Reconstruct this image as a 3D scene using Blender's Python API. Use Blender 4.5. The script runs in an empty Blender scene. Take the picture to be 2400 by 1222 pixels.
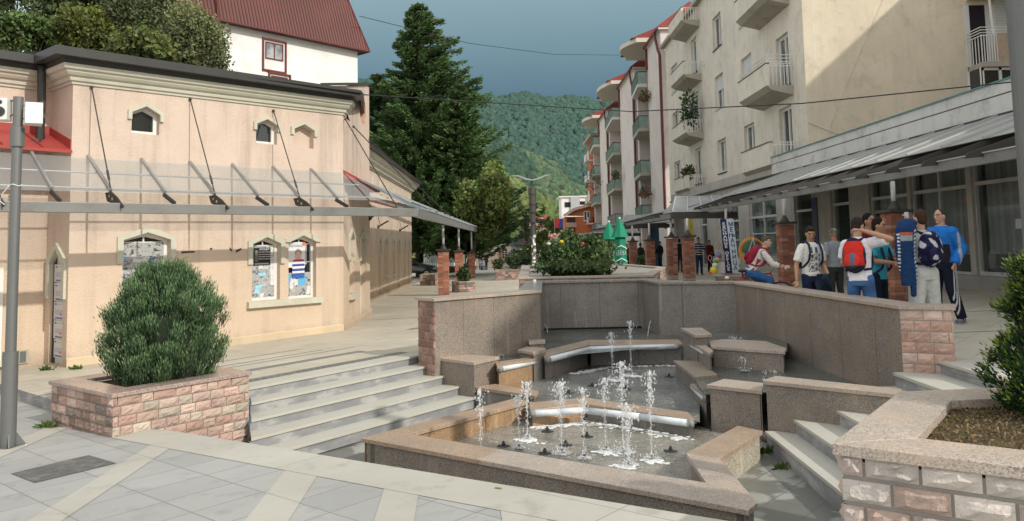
import bpy, bmesh, math, random
import numpy as np
from mathutils import Vector, Matrix
random.seed(7); RNG = np.random.default_rng(7)
sc = bpy.context.scene
COL = sc.collection
R = math.radians
FPX, CX, PY, ROLL = 1840.0, 1200.0, 423.0, 0.02
PITCH = math.atan((572 - PY) / FPX)
UPV = Vector((0, -math.sin(PITCH), math.cos(PITCH)))
FWD = Vector((0, math.cos(PITCH), math.sin(PITCH)))
XV = Vector((1, 0, 0))
camd = bpy.data.cameras.new("camera"); cam = bpy.data.objects.new("camera", camd); COL.objects.link(cam)
cx_ = XV * math.cos(ROLL) - UPV * math.sin(ROLL)
cy_ = XV * math.sin(ROLL) + UPV * math.cos(ROLL)
cam.matrix_world = Matrix((( cx_.x, cy_.x, -FWD.x, 0), (cx_.y, cy_.y, -FWD.y, 0), (cx_.z, cy_.z, -FWD.z, 0), (0, 0, 0, 1)))
camd.sensor_fit = 'HORIZONTAL'; camd.sensor_width = 36; camd.lens = 36 * FPX / 2400
camd.shift_y = -(611 - PY) / 2400.0
camd.clip_start = 0.05; camd.clip_end = 6000
sc.camera = cam
sc.view_settings.view_transform = 'Standard'; sc.view_settings.look = 'None'; sc.view_settings.exposure = 0
def ray(px, py):
    u, v = px - CX, py - PY
    u0 = u * math.cos(ROLL) - v * math.sin(ROLL)
    v0 = u * math.sin(ROLL) + v * math.cos(ROLL)
    return XV * u0 - UPV * v0 + FWD * FPX
def G(x, y):
    z = -1.56 + .03 * max(-25, min(25, x)) - .0105 * min(y, 60)
    if y > 60: z -= .022 * (min(y, 260) - 60)
    return z
def atz(px, py, z):
    r = ray(px, py); return r * (z / r.z)
def aty(px, py, y):
    r = ray(px, py); return r * (y / r.y)
def atg(px, py, off=0.0):
    r = ray(px, py); t = 0.0
    y = 10.0
    for _ in range(60):
        x = r.x / r.y * y
        z = G(x, y) + off
        ny = z / (r.z / r.y) if r.z < 0 else 200
        y = .5 * y + .5 * max(.5, min(ny, 2000))
    return Vector((r.x / r.y * y, y, G(r.x / r.y * y, y) + off))
class Wall:
    """vertical plane: origin (x,y), direction t, outward normal n"""
    def __init__(s, a, b, flip=False):
        s.O = Vector((a[0], a[1], 0)); d = Vector((b[0] - a[0], b[1] - a[1], 0)); s.L = d.length; s.t = d.normalized()
        s.n = Vector((s.t.y, -s.t.x, 0))
        if flip: s.n = -s.n
    def p(s, a, z, off=0.0):
        q = s.O + s.t * a + s.n * off; return Vector((q.x, q.y, z))
    def sz(s, px, py, off=0.0):
        r = ray(px, py); o = s.O + s.n * off
        k = s.n.dot(o) / s.n.dot(r); q = r * k
        return (q - o).dot(s.t), q.z
    def pt(s, px, py, off=0.0):
        a, z = s.sz(px, py, off); return s.p(a, z, off)
def tag(o, label=None, cat=None, group=None, kind=None):
    if label: o["label"] = label
    if cat: o["category"] = cat
    if group: o["group"] = group
    if kind: o["kind"] = kind
    return o
def thing(name, label, cat, loc=(0, 0, 0), rz=0, group=None, kind=None):
    o = bpy.data.objects.new(name, None); COL.objects.link(o); o.location = loc; o.rotation_euler = (0, 0, rz)
    o.empty_display_size = .2
    return tag(o, label, cat, group, kind)
def V(p): return Vector(p)
class MB:
    def __init__(s): s.v = []; s.f = []; s.c = []; s.hasc = False
    def face(s, pts, c=None):
        n = len(s.v); s.v.extend([tuple(p) for p in pts]); s.f.append(tuple(range(n, n + len(pts))))
        s.c.append(c if c is not None else (.5, .5, .5)); s.hasc |= c is not None
    def mesh(s, verts, faces, c=None):
        n = len(s.v); s.v.extend([tuple(p) for p in verts])
        for f in faces: s.f.append(tuple(i + n for i in f)); s.c.append(c if c is not None else (.5, .5, .5))
        s.hasc |= c is not None
    def hull8(s, P, c=None):  # P bottom 4 then top 4
        s.mesh(P, [(3, 2, 1, 0), (4, 5, 6, 7), (0, 1, 5, 4), (1, 2, 6, 5), (2, 3, 7, 6), (3, 0, 4, 7)], c)
    def box(s, c, sz, rz=0, col=None, M_=None):
        hx, hy, hz = sz[0] / 2, sz[1] / 2, sz[2] / 2
        P = [Vector((a * hx, b * hy, d * hz)) for d in (-1, 1) for a, b in ((-1, -1), (1, -1), (1, 1), (-1, 1))]
        if M_ is None: M_ = Matrix.Rotation(rz, 3, 'Z')
        s.hull8([V(c) + M_ @ p for p in P], col)
    def prism(s, poly, z0, z1, c=None):
        n = len(poly)
        zb = z0 if isinstance(z0, (list, tuple)) else [z0] * n
        zt = z1 if isinstance(z1, (list, tuple)) else [z1] * n
        vs = [(p[0], p[1], zb[i]) for i, p in enumerate(poly)] + [(p[0], p[1], zt[i]) for i, p in enumerate(poly)]
        ar = sum(poly[i][0] * poly[(i + 1) % n][1] - poly[(i + 1) % n][0] * poly[i][1] for i in range(n))
        idx = list(range(n))
        fs = [tuple(reversed(idx)), tuple(i + n for i in idx)] + [(i, (i + 1) % n, (i + 1) % n + n, i + n) for i in idx]
        if ar < 0: fs = [tuple(reversed(f)) for f in fs]
        s.mesh(vs, fs, c)
    def bar(s, a, b, w, h=None, up=(0, 0, 1), c=None):
        a = V(a); b = V(b); d = (b - a)
        if d.length < 1e-6: return
        d.normalize(); h = h or w; u = V(up)
        sd = d.cross(u)
        if sd.length < 1e-4: sd = d.cross(Vector((1, 0, 0)))
        sd.normalize(); u = sd.cross(d)
        P = [q + sd * (i * w / 2) + u * (j * h / 2) for q in (a, b) for i, j in ((-1, -1), (1, -1), (1, 1), (-1, 1))]
        s.hull8(P, c)
    def tube(s, pts, r, n=8, c=None, caps=True):
        pts = [V(p) for p in pts]; m = len(pts); rs = r if isinstance(r, (list, tuple)) else [r] * m
        base = len(s.v); ref = Vector((.3, .2, 1))
        for i, p in enumerate(pts):
            d = (pts[min(i + 1, m - 1)] - pts[max(i - 1, 0)]).normalized()
            a = d.cross(ref)
            if a.length < .1: a = d.cross(Vector((1, 0, 0)))
            a.normalize(); b = d.cross(a)
            for k in range(n):
                t = 2 * math.pi * k / n; s.v.append(tuple(p + (a * math.cos(t) + b * math.sin(t)) * rs[i]))
        for i in range(m - 1):
            for k in range(n):
                s.f.append((base + i * n + k, base + i * n + (k + 1) % n, base + (i + 1) * n + (k + 1) % n, base + (i + 1) * n + k)); s.c.append(c or (.5, .5, .5))
        if caps:
            s.f.append(tuple(base + k for k in range(n))[::-1]); s.c.append(c or (.5, .5, .5))
            s.f.append(tuple(base + (m - 1) * n + k for k in range(n))); s.c.append(c or (.5, .5, .5))
        s.hasc |= c is not None
    def lathe(s, c0, prof, n=16, c=None, sx=1, sy=1, rz=0):
        base = len(s.v); cr, sr = math.cos(rz), math.sin(rz)
        for r, z in prof:
            for k in range(n):
                t = 2 * math.pi * k / n; x, y = r * math.cos(t) * sx, r * math.sin(t) * sy
                s.v.append((c0[0] + x * cr - y * sr, c0[1] + x * sr + y * cr, c0[2] + z))
        m = len(prof)
        for i in range(m - 1):
            for k in range(n):
                s.f.append((base + i * n + k, base + i * n + (k + 1) % n, base + (i + 1) * n + (k + 1) % n, base + (i + 1) * n + k)); s.c.append(c or (.5, .5, .5))
        s.f.append(tuple(base + k for k in range(n))[::-1]); s.c.append(c or (.5, .5, .5))
        s.f.append(tuple(base + (m - 1) * n + k for k in range(n))); s.c.append(c or (.5, .5, .5))
        s.hasc |= c is not None
    def ball(s, c0, r, n=8, c=None):
        rr = r if isinstance(r, (tuple, list)) else (r, r, r)
        prof = [(max(.02, math.sin(math.pi * i / n)), -math.cos(math.pi * i / n) * rr[2]) for i in range(n + 1)]
        s.lathe(c0, prof, n + 4, c, rr[0], rr[1])
    def build(s, name, mat, parent=None, smooth=False, bevel=0, weld=False):
        me = bpy.data.meshes.new(name)
        off = Vector((0, 0, 0))
        vs = s.v
        if parent is not None:
            wm = Matrix.Identity(4); q = parent; chain = []
            while q is not None: chain.append(q); q = q.parent
            for q in reversed(chain): wm = wm @ (Matrix.Translation(q.location) @ q.rotation_euler.to_matrix().to_4x4())
            iv = wm.inverted(); vs = [tuple(iv @ V(p)) for p in vs]
        me.from_pydata(vs, [], s.f); 
        if s.hasc:
            at = me.color_attributes.new("col", 'FLOAT_COLOR', 'CORNER'); arr = []
            for f, c in zip(s.f, s.c): arr.extend([c[0], c[1], c[2], 1.0] * len(f))
            at.data.foreach_set("color", arr)
        mats = mat if isinstance(mat, (list, tuple)) else [mat]
        for m_ in mats: me.materials.append(m_)
        if smooth:
            me.polygons.foreach_set("use_smooth", [True] * len(me.polygons))
        me.validate(); me.update()
        o = bpy.data.objects.new(name, me); COL.objects.link(o)
        if parent is not None: o.parent = parent
        if weld:
            bm = bmesh.new(); bm.from_mesh(me); bmesh.ops.remove_doubles(bm, verts=bm.verts, dist=1e-4); bm.to_mesh(me); bm.free()
        if bevel:
            b = o.modifiers.new("bevel", 'BEVEL'); b.width = bevel; b.segments = 2; b.limit_method = 'ANGLE'; b.angle_limit = R(40)
        return o
def raw(name, verts, faces, mat, parent=None, cols=None, smooth=False):
    """fast numpy mesh of tris/quads; verts world coordinates"""
    verts = np.asarray(verts, dtype=np.float64); faces = np.asarray(faces, dtype=np.int32)
    if parent is not None: verts = verts - np.array(parent.location)
    me = bpy.data.meshes.new(name); k = faces.shape[1]
    me.vertices.add(len(verts)); me.vertices.foreach_set("co", verts.ravel())
    me.loops.add(faces.size); me.loops.foreach_set("vertex_index", faces.ravel())
    me.polygons.add(len(faces)); me.polygons.foreach_set("loop_start", np.arange(0, faces.size, k, dtype=np.int32))
    try: me.polygons.foreach_set("loop_total", np.full(len(faces), k, dtype=np.int32))
    except Exception: pass
    me.update(calc_edges=True)
    if cols is not None:
        at = me.color_attributes.new("col", 'FLOAT_COLOR', 'POINT'); c = np.ones((len(verts), 4)); c[:, :3] = cols; at.data.foreach_set("color", c.ravel())
    me.materials.append(mat)
    if smooth: me.polygons.foreach_set("use_smooth", np.ones(len(faces), dtype=bool))
    o = bpy.data.objects.new(name, me); COL.objects.link(o)
    if parent is not None: o.parent = parent
    return o
def clone(root):
    c = root.copy(); COL.objects.link(c)
    for ch in [o for o in bpy.data.objects if o.parent == root]:
        d = ch.copy(); COL.objects.link(d); d.parent = c
        for g in [o for o in bpy.data.objects if o.parent == ch]:
            e = g.copy(); COL.objects.link(e); e.parent = d
    return c
class NT:
    def __init__(s, name):
        s.m = bpy.data.materials.new(name); s.m.use_nodes = True; s.t = s.m.node_tree; s.N = s.t.nodes; s.N.clear()
        s.out = s.N.new('ShaderNodeOutputMaterial'); s.b = s.N.new('ShaderNodeBsdfPrincipled'); s.t.links.new(s.b.outputs[0], s.out.inputs[0])
        s.tc = s.N.new('ShaderNodeTexCoord'); s.geo = s.N.new('ShaderNodeNewGeometry')
    def l(s, a, b): s.t.links.new(a, b)
    def n(s, typ, **k):
        o = s.N.new(typ)
        for a, b in k.items(): setattr(o, a, b)
        return o
    def noise(s, scale, detail=3, vec=None, rough=.55, dist=0):
        o = s.n('ShaderNodeTexNoise'); o.inputs['Scale'].default_value = scale; o.inputs['Detail'].default_value = detail
        o.inputs['Roughness'].default_value = rough; o.inputs['Distortion'].default_value = dist
        s.l(vec if vec is not None else s.geo.outputs['Position'], o.inputs['Vector']); return o.outputs['Fac']
    def ramp(s, fac, stops, interp='LINEAR'):
        o = s.n('ShaderNodeValToRGB'); o.color_ramp.interpolation = interp; e = o.color_ramp.elements
        while len(e) > 1: e.remove(e[-1])
        for i, (p, c) in enumerate(stops):
            q = e[0] if i == 0 else e.new(p)
            q.position = p; q.color = (c[0], c[1], c[2], 1) if isinstance(c, (tuple, list)) else (c, c, c, 1)
        s.l(fac, o.inputs[0]); return o.outputs[0]
    def mix(s, fac, a, b, mode='MIX'):
        o = s.n('ShaderNodeMix', data_type='RGBA', blend_type=mode)
        for val, i in ((fac, 0), (a, 6), (b, 7)):
            if isinstance(val, (int, float)): o.inputs[i].default_value = val if i == 0 else (val, val, val, 1)
            elif isinstance(val, (tuple, list)): o.inputs[i].default_value = (val[0], val[1], val[2], 1)
            else: s.l(val, o.inputs[i])
        return o.outputs[2]
    def math(s, op, a, b=0.0, c=0.0):
        o = s.n('ShaderNodeMath', operation=op)
        for val, i in ((a, 0), (b, 1), (c, 2)):
            if isinstance(val, (int, float)): o.inputs[i].default_value = val
            else: s.l(val, o.inputs[i])
        return o.outputs[0]
    def sep(s, v=None):
        o = s.n('ShaderNodeSeparateXYZ'); s.l(v if v is not None else s.geo.outputs['Position'], o.inputs[0]); return o.outputs
    def comb(s, x, y, z=0.0):
        o = s.n('ShaderNodeCombineXYZ')
        for val, i in ((x, 0), (y, 1), (z, 2)):
            if isinstance(val, (int, float)): o.inputs[i].default_value = val
            else: s.l(val, o.inputs[i])
        return o.outputs[0]
    def scalev(s, vec, sx, sy, sz):
        o = s.n('ShaderNodeMapping'); o.inputs['Scale'].default_value = (sx, sy, sz); s.l(vec, o.inputs[0]); return o.outputs[0]
    def bump(s, h, strength=.3, dist=.02):
        o = s.n('ShaderNodeBump'); o.inputs['Strength'].default_value = strength; o.inputs['Distance'].default_value = dist
        s.l(h, o.inputs['Height']); s.l(o.outputs[0], s.b.inputs['Normal']); return o
    def set(s, col=None, rough=None, metal=None, spec=None):
        if col is not None:
            if isinstance(col, (tuple, list)): s.b.inputs['Base Color'].default_value = (col[0], col[1], col[2], 1)
            else: s.l(col, s.b.inputs['Base Color'])
        if rough is not None:
            if isinstance(rough, (int, float)): s.b.inputs['Roughness'].default_value = rough
            else: s.l(rough, s.b.inputs['Roughness'])
        if metal is not None: s.b.inputs['Metallic'].default_value = metal
        if spec is not None: s.b.inputs['Specular IOR Level'].default_value = spec
        return s
_mc = {}
def M(name, col=(.5,.5,.5), rough=.8, var=.12, scale=1.5, bump=.15, bscale=40, metal=0, spec=.4, dirt=None, streak=0):
    """painted/plain surface with patchy tone, optional dirt colour and vertical streaks"""
    if name in _mc: return _mc[name]
    t = NT(name)
    n1 = t.noise(scale, 5); n2 = t.noise(scale * 9, 4)
    d = tuple(c * (1 - var * 1.6) for c in col); b = tuple(min(1, c * (1 + var)) for c in col)
    c = t.mix(n1, d, b); c = t.mix(t.math('MULTIPLY', n2, .35), c, tuple(x * .8 for x in col))
    if dirt:
        f = t.ramp(t.noise(scale * .7, 8, rough=.7), [(.5, 0), (.72, 1)]); c = t.mix(t.math('MULTIPLY', f, .6), c, dirt)
    if streak:
        sv = t.noise(1, 4, t.scalev(t.geo.outputs['Position'], 5, 5, .35)); f = t.ramp(sv, [(.5, 0), (.75, 1)])
        c = t.mix(t.math('MULTIPLY', f, streak), c, tuple(x * .45 for x in col))
    t.set(c, rough, metal, spec)
    if bump: t.bump(t.noise(bscale, 4), bump, .01)
    _mc[name] = t.m; return t.m
def MC(name, rough=.8, bump=.4, bscale=25, mul=1.0, noise=.35, spec=.3, dist=.01, trans=0):
    """colour from the col attribute"""
    if name in _mc: return _mc[name]
    t = NT(name); a = t.n('ShaderNodeAttribute', attribute_name='col')
    n = t.noise(bscale * .4, 5); c = t.mix(noise, a.outputs[0], n, 'MULTIPLY') if noise else a.outputs[0]
    if noise: c = t.mix(1.0, c, (1 + noise * .9,) * 3, 'MULTIPLY')
    t.set(c, rough, 0, spec)
    if bump: t.bump(t.noise(bscale, 6, rough=.65), bump, dist)
    if trans:
        tr = t.n('ShaderNodeBsdfTranslucent'); t.l(c, tr.inputs[0]); ms = t.n('ShaderNodeMixShader'); ms.inputs[0].default_value = trans
        t.l(t.b.outputs[0], ms.inputs[1]); t.l(tr.outputs[0], ms.inputs[2]); t.l(ms.outputs[0], t.out.inputs[0])
    _mc[name] = t.m; return t.m
def granite(name, base, light, dark, rough=.45, wet=0.0, sc_=90, joint=0):
    t = NT(name); pos = t.geo.outputs['Position']
    v = t.n('ShaderNodeTexVoronoi'); v.inputs['Scale'].default_value = sc_; t.l(pos, v.inputs['Vector'])
    bw = t.n('ShaderNodeRGBToBW'); t.l(v.outputs['Color'], bw.inputs[0])
    c = t.ramp(bw.outputs[0], [(.24, dark), (.40, base), (.60, base), (.78, light)])
    c = t.mix(t.ramp(t.noise(2.6, 6, rough=.6), [(.45, 0), (.65, .35)]), c, tuple(min(1, x * y) for x, y in zip(base, (1.45, 1.25, 1.05))))
    big = t.noise(.9, 6, rough=.65)
    c = t.mix(t.ramp(big, [(.38, .0), (.7, .55)]), c, tuple(x * .55 for x in base))
    st = t.noise(1, 5, t.scalev(pos, 5.5, 5.5, .5), rough=.65)
    c = t.mix(t.math('MULTIPLY', t.ramp(st, [(.60, 0), (.68, 1)]), .26 + .2 * wet), c, tuple(min(1, x * 1.25 + .04) for x in light))
    st2 = t.noise(1, 6, t.scalev(pos, 1.6, 1.6, .4), rough=.7)
    c = t.mix(t.math('MULTIPLY', t.ramp(st2, [(.54, 0), (.8, 1)]), .30), c, tuple(x * .4 for x in base))
    if joint:
        z = t.sep(); 
        xx = t.math('ADD', z[0], z[1]); fr = t.math('FRACT', t.math('MULTIPLY', xx, 1 / joint))
        j = t.math('LESS_THAN', fr, .016)
        c = t.mix(t.math('MULTIPLY', j, .7), c, tuple(x * .3 for x in base))
    t.set(c, t.math('ADD', t.math('MULTIPLY', big, .3), rough - .15), 0, .5)
    t.bump(t.noise(60, 3), .08, .004)
    return t.m
SUN_AZ = math.atan2(.75, -.66)           # compass-like angle of the direction TO the sun, measured from +Y toward +X
SUN_EL = R(33)
w = bpy.data.worlds.new("World"); sc.world = w; w.use_nodes = True
wt = w.node_tree; wt.nodes.clear()
wo = wt.nodes.new('ShaderNodeOutputWorld'); bg = wt.nodes.new('ShaderNodeBackground'); wt.links.new(bg.outputs[0], wo.inputs[0])
sky = wt.nodes.new('ShaderNodeTexSky'); sky.sky_type = 'NISHITA'; sky.sun_disc = False
sky.sun_elevation = SUN_EL; sky.sun_rotation = SUN_AZ; sky.air_density = 1.0; sky.dust_density = 2.0
bg.inputs["Strength"].default_value = .15
def wn(typ, **k):
    o = wt.nodes.new(typ)
    for a, b in k.items(): setattr(o, a, b)
    return o
def wmath(op, a, b=0.0):
    o = wn('ShaderNodeMath', operation=op)
    for v_, i in ((a, 0), (b, 1)):
        if isinstance(v_, (int, float)): o.inputs[i].default_value = v_
        else: wt.links.new(v_, o.inputs[i])
    return o.outputs[0]
def wramp(f, stops):
    o = wn('ShaderNodeValToRGB'); e = o.color_ramp.elements
    while len(e) > 1: e.remove(e[-1])
    for i, (p, c) in enumerate(stops):
        q = e[0] if i == 0 else e.new(p)
        q.position = p; q.color = (c[0], c[1], c[2], 1) if isinstance(c, tuple) else (c, c, c, 1)
    wt.links.new(f, o.inputs[0]); return o.outputs[0]
def wmix(f, a, b):
    o = wn('ShaderNodeMix', data_type='RGBA')
    wt.links.new(f, o.inputs[0]) if not isinstance(f, float) else setattr(o.inputs[0], 'default_value', f)
    for v_, i in ((a, 6), (b, 7)):
        if isinstance(v_, tuple): o.inputs[i].default_value = (*v_, 1)
        else: wt.links.new(v_, o.inputs[i])
    return o.outputs[2]
wc = wn('ShaderNodeTexCoord'); ws = wn('ShaderNodeSeparateXYZ'); wt.links.new(wc.outputs['Generated'], ws.inputs[0])
wnz = wn('ShaderNodeTexNoise'); wnz.inputs['Scale'].default_value = 2.2; wnz.inputs['Detail'].default_value = 6; wt.links.new(wc.outputs['Generated'], wnz.inputs['Vector'])
storm = wramp(ws.outputs[2], [(0.0, (.66, 1.16, 1.62)), (.13, (.66, 1.16, 1.62)), (.18, (.78, 1.36, 1.82)), (.24, (1.22, 1.98, 2.4)), (.31, (1.75, 2.6, 2.95)), (.5, (2.8, 3.5, 3.9)), (1.0, (3.8, 4.3, 4.6))])
sm = wn('ShaderNodeMix', data_type='RGBA', blend_type='MULTIPLY'); sm.inputs[0].default_value = 1
wt.links.new(storm, sm.inputs[6]); wt.links.new(wramp(wnz.outputs['Fac'], [(.3, .97), (.7, 1.12)]), sm.inputs[7])
cl = wramp(wmath('ADD', ws.outputs[0], wmath('MULTIPLY', wnz.outputs['Fac'], .2)), [(.0, 1.0), (.02, 0.0)])
neg = wmath('MULTIPLY', ws.outputs[0], -1.0)
lf = wramp(wmath('ADD', neg, wmath('MULTIPLY', wnz.outputs['Fac'], .15)), [(.46, 0.0), (.54, 1.0)])
stm2 = wmix(lf, sm.outputs[2], (5.2, 6.4, 7.0))
front = wramp(ws.outputs[1], [(.25, 0.0), (.6, 1.0)])
final = wmix(front, wmix(.78, sky.outputs[0], (8.9, 8.8, 8.6)), stm2)
wt.links.new(final, bg.inputs['Color'])
sl = bpy.data.lights.new("sun", 'SUN'); sl.energy = 3.1; sl.angle = R(1.0); sl.color = (1, .94, .85)
so = bpy.data.objects.new("sun", sl); COL.objects.link(so)
SD = Vector((math.sin(SUN_AZ) * math.cos(SUN_EL), math.cos(SUN_AZ) * math.cos(SUN_EL), math.sin(SUN_EL)))
so.rotation_euler = SD.to_track_quat('Z', 'Y').to_euler(); so.location = (10, -10, 30)
D1 = (.661, .75); D2 = (-.75, .661)
def paving(name, col, alt, jw, sx, sy, jointcol, rot=math.atan2(.75, .661), rough=.75, off=.5, wet=False, ox=0., oy=0.):
    t = NT(name); pos = t.geo.outputs['Position']
    mp = t.n('ShaderNodeMapping'); mp.inputs['Rotation'].default_value = (0, 0, -rot); mp.inputs['Location'].default_value = (ox, oy, 0); t.l(pos, mp.inputs[0])
    flat = t.sep(mp.outputs[0]); vec = t.comb(flat[0], flat[1], 0)
    b = t.n('ShaderNodeTexBrick'); b.offset = off; b.inputs['Scale'].default_value = 1; b.inputs['Brick Width'].default_value = sx; b.inputs['Row Height'].default_value = sy
    b.inputs['Mortar Size'].default_value = jw; b.inputs['Mortar Smooth'].default_value = .3; b.inputs['Bias'].default_value = 0
    b.inputs['Color1'].default_value = (*col, 1); b.inputs['Color2'].default_value = (*alt, 1); b.inputs['Mortar'].default_value = (*jointcol, 1)
    t.l(vec, b.inputs['Vector'])
    n1 = t.noise(.6, 6, rough=.65); n2 = t.noise(260, 2); n3 = t.noise(3.2, 7, rough=.7)
    c = t.mix(t.ramp(n1, [(.35, 0), (.68, .5)]), b.outputs[0], tuple(x * .6 for x in col))
    c = t.mix(t.ramp(n3, [(.54, 0), (.68, .42)]), c, tuple(x * .45 for x in col))
    c = t.mix(t.ramp(n2, [(.3, .35), (.7, 0)]), c, tuple(x * .5 for x in col))
    vo = t.n('ShaderNodeTexVoronoi'); vo.inputs['Scale'].default_value = 1.7; t.l(pos, vo.inputs['Vector'])
    c = t.mix(t.ramp(vo.outputs['Distance'], [(.03, .55), (.045, 0)]), c, tuple(x * .35 for x in col))
    r = rough
    if wet:
        wn_ = t.ramp(t.noise(1.6, 6, rough=.6), [(.44, 0), (.49, 1)])
        c = t.mix(t.math('MULTIPLY', wn_, .75), c, tuple(x * .3 for x in col)); r = t.math('SUBTRACT', .75, t.math('MULTIPLY', wn_, .45))
    t.set(c, r, 0, .35); t.bump(b.outputs['Fac'], -.25, .01)
    return t.m
m_fore = paving("foreground_slabs", (.45, .45, .425), (.37, .375, .36), .006, .55, .43, (.17, .17, .155), off=0, oy=.1)
m_cream = paving("cream_slabs", (.54, .52, .45), (.49, .475, .415), .005, 1.1, 3.0, (.22, .21, .18), off=.0)
m_plaza = paving("plaza_slabs", (.58, .53, .42), (.50, .47, .39), .006, .9, .45, (.22, .21, .18))
m_cob = paving("dark_setts", (.13, .135, .13), (.20, .20, .19), .012, .11, .1, (.33, .32, .28))
m_low = paving("lower_slabs", (.36, .36, .32), (.32, .33, .30), .008, .8, .4, (.12, .12, .1), wet=True)
m_strip = M("strip_stone", (.20, .205, .20), .75, .1, 3)
m_tread = M("tread_stone", (.47, .46, .40), .7, .1, 1.2, .1, 80, dirt=(.42, .41, .35))
t = NT("riser_marble"); n_ = t.noise(2.4, 6, t.scalev(t.geo.outputs['Position'], 1, 1, 2.4), rough=.6)
c_ = t.ramp(n_, [(.40, (.23, .235, .245)), (.54, (.29, .295, .30)), (.60, (.38, .385, .38)), (.68, (.43, .43, .42))])
c_ = t.mix(t.ramp(t.noise(150, 2), [(.3, .4), (.6, 0)]), c_, (.14, .14, .15)); t.set(c_, .6); m_riser = t.m
m_gran = granite("pink_grey_granite_cladding", (.25, .215, .18), (.36, .32, .275), (.11, .095, .08), .5, 0, 130, .9)
m_grang = granite("grey_granite_cladding", (.225, .21, .188), (.33, .31, .285), (.105, .098, .09), .5, .3, 130, .85)
m_granb = granite("wet_brown_granite", (.36, .235, .13), (.46, .34, .22), (.17, .11, .07), .35, .3, 130, .6)
m_cop = granite("pink_granite_coping", (.43, .36, .295), (.54, .47, .40), (.24, .19, .16), .35, 0, 130)
m_copw = granite("damp_orange_coping", (.39, .29, .205), (.48, .38, .29), (.2, .14, .10), .35, 0, 130)
m_soil = M("soil", (.085, .06, .035), .95, .5, 8, .9, 60, dirt=(.16, .13, .07))
m_mort = M("mortar", (.30, .28, .245), .95, .2, 6, .3)
EDGE0 = Vector((-3.69, 8.54, 0)); EDGE1 = Vector((1.27, 4.98, 0)); ed = (EDGE1 - EDGE0).normalized(); en = Vector((-ed.y, ed.x, 0))
EDGE2 = EDGE0 + ed * 7.2
PLA = Vector((-4.20, 8.33, 0)); PLB = Vector((-3.18, 9.62, 0)); PLC = Vector((-5.37, 9.24, 0))
NL0 = Vector((-3.42, 10.24, 0)); NL1 = Vector((-1.49, 12.78, 0)); nd = (NL1 - NL0).normalized(); nn = Vector((nd.y, -nd.x, 0))   # nn: down the stairs
ZH = -.81
HW = [atz(px, py, ZH) for px, py in ((980, 697), (1018, 700), (1265, 681), (1268, 660), (1505, 655), (1542, 662), (1722, 661), (2108, 716), (2228, 718))]
FLZ = -2.42
def gz(p, off=0.0): return Vector((p[0], p[1], G(p[0], p[1]) + off))
def sheet(name, pts, mat, off, kind='structure'):
    b = MB(); P = [gz(p, off) for p in pts]
    ar = sum(P[i].x * P[(i + 1) % len(P)].y - P[(i + 1) % len(P)].x * P[i].y for i in range(len(P)))
    if ar < 0: P.reverse()
    b.face(P); o = b.build(name, mat)
    return tag(o, kind=kind)
K0 = Vector((-5.75, 9.98, 0)) ; kd = Vector((-7.09 + 5.84, 11.3 - 10.09, 0)).normalized(); K9 = K0 + kd * 25
NLs = NL0 - nd * .55
RN = Vector((4.83, 8.9, 0))
plaza = [K9, K0, PLC + Vector((.1, .1, 0)), NLs, NL1] + [Vector((p.x, p.y, 0)) for p in (HW[0], HW[2], HW[3], HW[4], HW[5], HW[6], HW[7], HW[8])]
plaza += [RN + Vector((0, .02, 0)), Vector((4.83, 5.2, 0)), Vector((25, 5.2, 0)), Vector((25, 60, 0)), Vector((-25, 60, 0)), Vector((-25, 30, 0))]
sheet('plaza_ground', plaza, m_plaza, 0)
b = MB()   # far ground as strips following the falling street
ys = [60, 70, 85, 105, 135, 170, 215, 260, 330, 700, 3500]
for a, c in zip(ys[:-1], ys[1:]):
    for x0, x1 in ((-2500, -60), (-60, -25), (-25, 25), (25, 60), (60, 2500)):
        b.face([gz((x0, a)), gz((x1, a)), gz((x1, c)), gz((x0, c))])
tag(b.build('far_ground', m_plaza), kind='structure')
b = MB()
for x0, x1, y0, y1 in ((-400, -25, -300, 60), (25, 400, -300, 60)): b.face([gz((x0, y0), -.02), gz((x1, y0), -.02), gz((x1, y1), -.02), gz((x0, y1), -.02)])
tag(b.build('side_ground', m_plaza), kind='structure')
fore = [K9, K0, PLC + Vector((.2, 0, 0)), Vector((-4.3, 8.9, 0)), EDGE0, EDGE2, Vector((4.83, 4.4, 0)), Vector((25, 4.4, 0)), Vector((25, -30, 0)), Vector((-25, -30, 0)), Vector((-25, 27, 0))]
sheet('foreground_paving', fore, m_fore, -.15)
sheet('right_paving', [Vector((4.2, 5.2, 0)), Vector((25, 5.2, 0)), Vector((25, 4.4, 0)), Vector((3.8, 4.4, 0))], m_plaza, -.004)
Fo = -.146
b = MB()
def strip(b, a, c, w0, off, side=None):
    d = (c - a).normalized(); s_ = side if side is not None else Vector((-d.y, d.x, 0))
    b.face([gz(a, off), gz(c, off), gz(c + s_ * w0, off), gz(a + s_ * w0, off)])
EI0 = EDGE0 - en * .48; EI2 = EDGE2 - en * .48
tag_l = []
b.face([gz(EDGE0 - ed * .55 - en * .48, Fo), gz(EDGE2 - en * .48, Fo), gz(EDGE2, Fo), gz(EDGE0 , Fo), gz(EDGE0 - ed * .25 - en * .1, Fo)])
o = b.build('border_band', m_cream); tag(o, kind='structure')
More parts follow.
